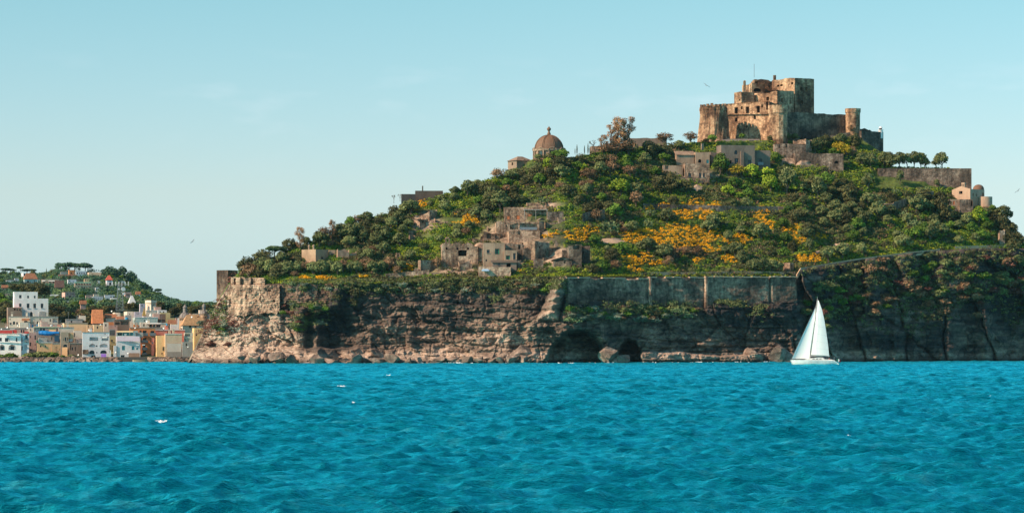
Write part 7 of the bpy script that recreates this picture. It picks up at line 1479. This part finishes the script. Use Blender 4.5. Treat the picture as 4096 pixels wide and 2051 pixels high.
    b.tube([W_((fx_, 0, .70)), W_((fx_ + .028, 0, .67)), W_((fx_, 0, .66))], [.008, .014, .006], 5); b.build('nose', plain('skin', (.5, .28, .19)), body)
    for s_x in (-1, 1):
        b = MB(); q = W_((fx_ - .002, s_x * .033, .695)); b.box(q, (.01, .01, .006)); b.build('eye', M_black, body)
        b = MB(); q = W_((.11, s_x * .10, .68)); b.box(q, (.02, .01, .03)); b.build('ear', plain('skin', (.5, .28, .19)), body)
    b = MB(); b.box(W_((fx_ - .005, 0, .635)), (.01, .02, .005)); b.build('mouth', M_red, body)
person(bp_(880, 1148, -.75), math.pi, (.62, .035, .03), (.04, .02, .01), 'person in red jacket seated in the cockpit of the sailing boat')
person(bp_(928, 1140, .2), math.pi, (.05, .06, .08), (.04, .02, .01), 'person in dark top and pale hat at the wheel of the sailing boat', hat=True)
person(bp_(842, 1145, .6), math.pi, (.55, .50, .42), (.05, .03, .02), 'person in beige top seated under the boom of the sailing boat')
# ------------------------------------------------------------------ birds and foam
for k, (X, Y, D, s, a) in enumerate(((484, 607, 700, .75, .9), (1778, 215, 900, 1.3, -.7), (2560, 480, 900, 1.1, .8))):
    c = P(X * .3975, Y * .3975, D); t = empty('gull', c, ['small dark gull in the sky above the left slope', 'gull gliding left of the castle', 'gull at the right edge of the sky'][k], 'bird', 'gulls in the sky')
    b = MB(); b.tube([c + np.array([-.3, .1, 0]) * s, c, c + np.array([.3, -.1, .02]) * s], [.03, .09, .02], 7); b.build('body', M_metal, t)
    for q in (-1, 1):
        b = MB(); e0 = np.array([math.cos(a) * q, .3, math.sin(a) * q * .8 + .1]); w0 = c + e0 * .55 * s + np.array([0, 0, .15 * s]); w1 = c + e0 * 1.15 * s; b.add([c + np.array([.1, 0, 0]), w0 + np.array([.12, 0, 0]), w1, w0 - np.array([.1, 0, 0]), c - np.array([.12, 0, 0])], [(0, 1, 3, 4), (1, 2, 3)]); b.build('wing', M_metal, t)
g_ = np.random.default_rng(77); Cf = []; Sf = []
def seaP(px, py):
    D = CH * F / (py - YH - (px - 512) * -ROLL); return np.array([(px - 512) / F * D, D, 0.0])
for (X, Y, wd, n_) in ((865, 974, 14, 26), (405, 1065, 16, 26), (890, 1016, 4, 5), (978, 944, 5, 6), (2082, 1197, 14, 22), (2090, 1200, 5, 8), (2135, 1105, 3, 4), (2487, 996, 4, 5)):
    for k in range(n_):
        D = CH * F / (Y * .3975 - YH); c = seaP((X + g_.normal() * wd * .5) * .3975, (Y + g_.normal() * 1.2) * .3975); Cf.append(c + np.array([0, 0, .16 + .1 * g_.random()])); Sf.append(g_.uniform(.06, .16) * D / 250)
def foam(name, label, C, S, tilt=.35):
    C = np.array(C); N_ = np.tile([0, -.5, 1.0], (len(C), 1)) + g_.normal(size=(len(C), 3)) * tilt; V_, F_ = quads(C, N_, np.array(S), g_); return tag(mesh_obj(name, V_, F_, M_foam), label, 'foam', None, 'stuff')
M_foam = plain('foam', (.85, .87, .88), .8); foam('whitecaps', 'tiny white flecks of foam on the open sea', Cf, Sf)
Cf = []; Sf = []
for k in range(900):
    px = g_.uniform(190, 780) if k % 3 else g_.choice([447, 452, 458, 378, 420, 512, 492, 655, 662, 700, 735, 766]) + g_.normal() * 2.2; D = float(D0(px)) - 7 + g_.normal() * .8
    if vn(px * .25, 0.0, 5) < .5 and k % 3: continue
    q = P(px, 361, D); q[2] = .12 + .25 * g_.random() * (1 if k % 3 == 0 else .4); Cf.append(q); Sf.append(g_.uniform(.12, .35))
for k in range(60): q = bp_(700 + g_.random() * 170, 1240, -2.1 + g_.normal() * .25); q[2] = .12 + .1 * g_.random(); Cf.append(q); Sf.append(.12)
foam('shore_foam', 'broken white foam where the sea meets the rocks', Cf, Sf)

# ------------------------------------------------------------------ labels of the plants
ORD = ['first', 'second', 'third', 'fourth', 'fifth', 'sixth', 'seventh', 'eighth', 'ninth', 'tenth', 'eleventh', 'twelfth', 'thirteenth', 'fourteenth', 'fifteenth', 'sixteenth', 'seventeenth', 'eighteenth', 'nineteenth', 'twentieth'] + ['twenty-' + q for q in ('first', 'second', 'third', 'fourth', 'fifth', 'sixth', 'seventh', 'eighth', 'ninth')] + ['thirtieth'] + ['thirty-' + q for q in ('first', 'second', 'third', 'fourth', 'fifth', 'sixth', 'seventh', 'eighth', 'ninth')]
from collections import defaultdict
bag = defaultdict(list)
for px, o, base in BLD: bag[base].append((px, o))
for base, l in bag.items():
    l.sort(key=lambda q: q[0])
    for i, (px, o) in enumerate(l): o['label'] = (ORD[min(i, 38)] + ' ' + base) if len(l) > 1 else base.replace(' from the left', '')
bag = defaultdict(list)
for o, kind, px, where, group in PLANTS: bag[(kind, where)].append((px, o, group))
for (kind, where), l in bag.items():
    l.sort(key=lambda q: q[0]); wd = WORDS[kind]
    for i, (px, o, group) in enumerate(l):
        if len(l) == 1: lb = wd + ' ' + where
        elif i == len(l) - 1: lb = 'rightmost ' + wd + ' ' + where
        elif i == 0: lb = 'leftmost ' + wd + ' ' + where
        elif i < 39: lb = ORD[i] + ' ' + wd + ' from the left ' + where
        else: lb = wd + ' ' + where
        tag(o, lb, 'bush' if 'bush' in kind else 'cactus' if kind == 'cactus' else 'tree', group or (wd + 's ' + where if len(l) > 1 else None))

# ------------------------------------------------------------------ the air
HZ = MB(); HZ.obox((-4500, -60, -4), (9000, 0, 0), (0, 3600, 0), (0, 0, 126))
m, n, p = newmat('sea_haze'); n.nodes.remove(p); pv = n.nodes.new('ShaderNodeVolumePrincipled'); pv.inputs['Color'].default_value = (.45, .82, 1.0, 1); pv.inputs['Density'].default_value = .000014; pv.inputs['Anisotropy'].default_value = .1
n.links.new(pv.outputs[0], n.nodes['Material Output'].inputs['Volume'])
tag(HZ.build('haze', m), 'thin blue summer haze over the sea and the island', 'haze', None, 'stuff')
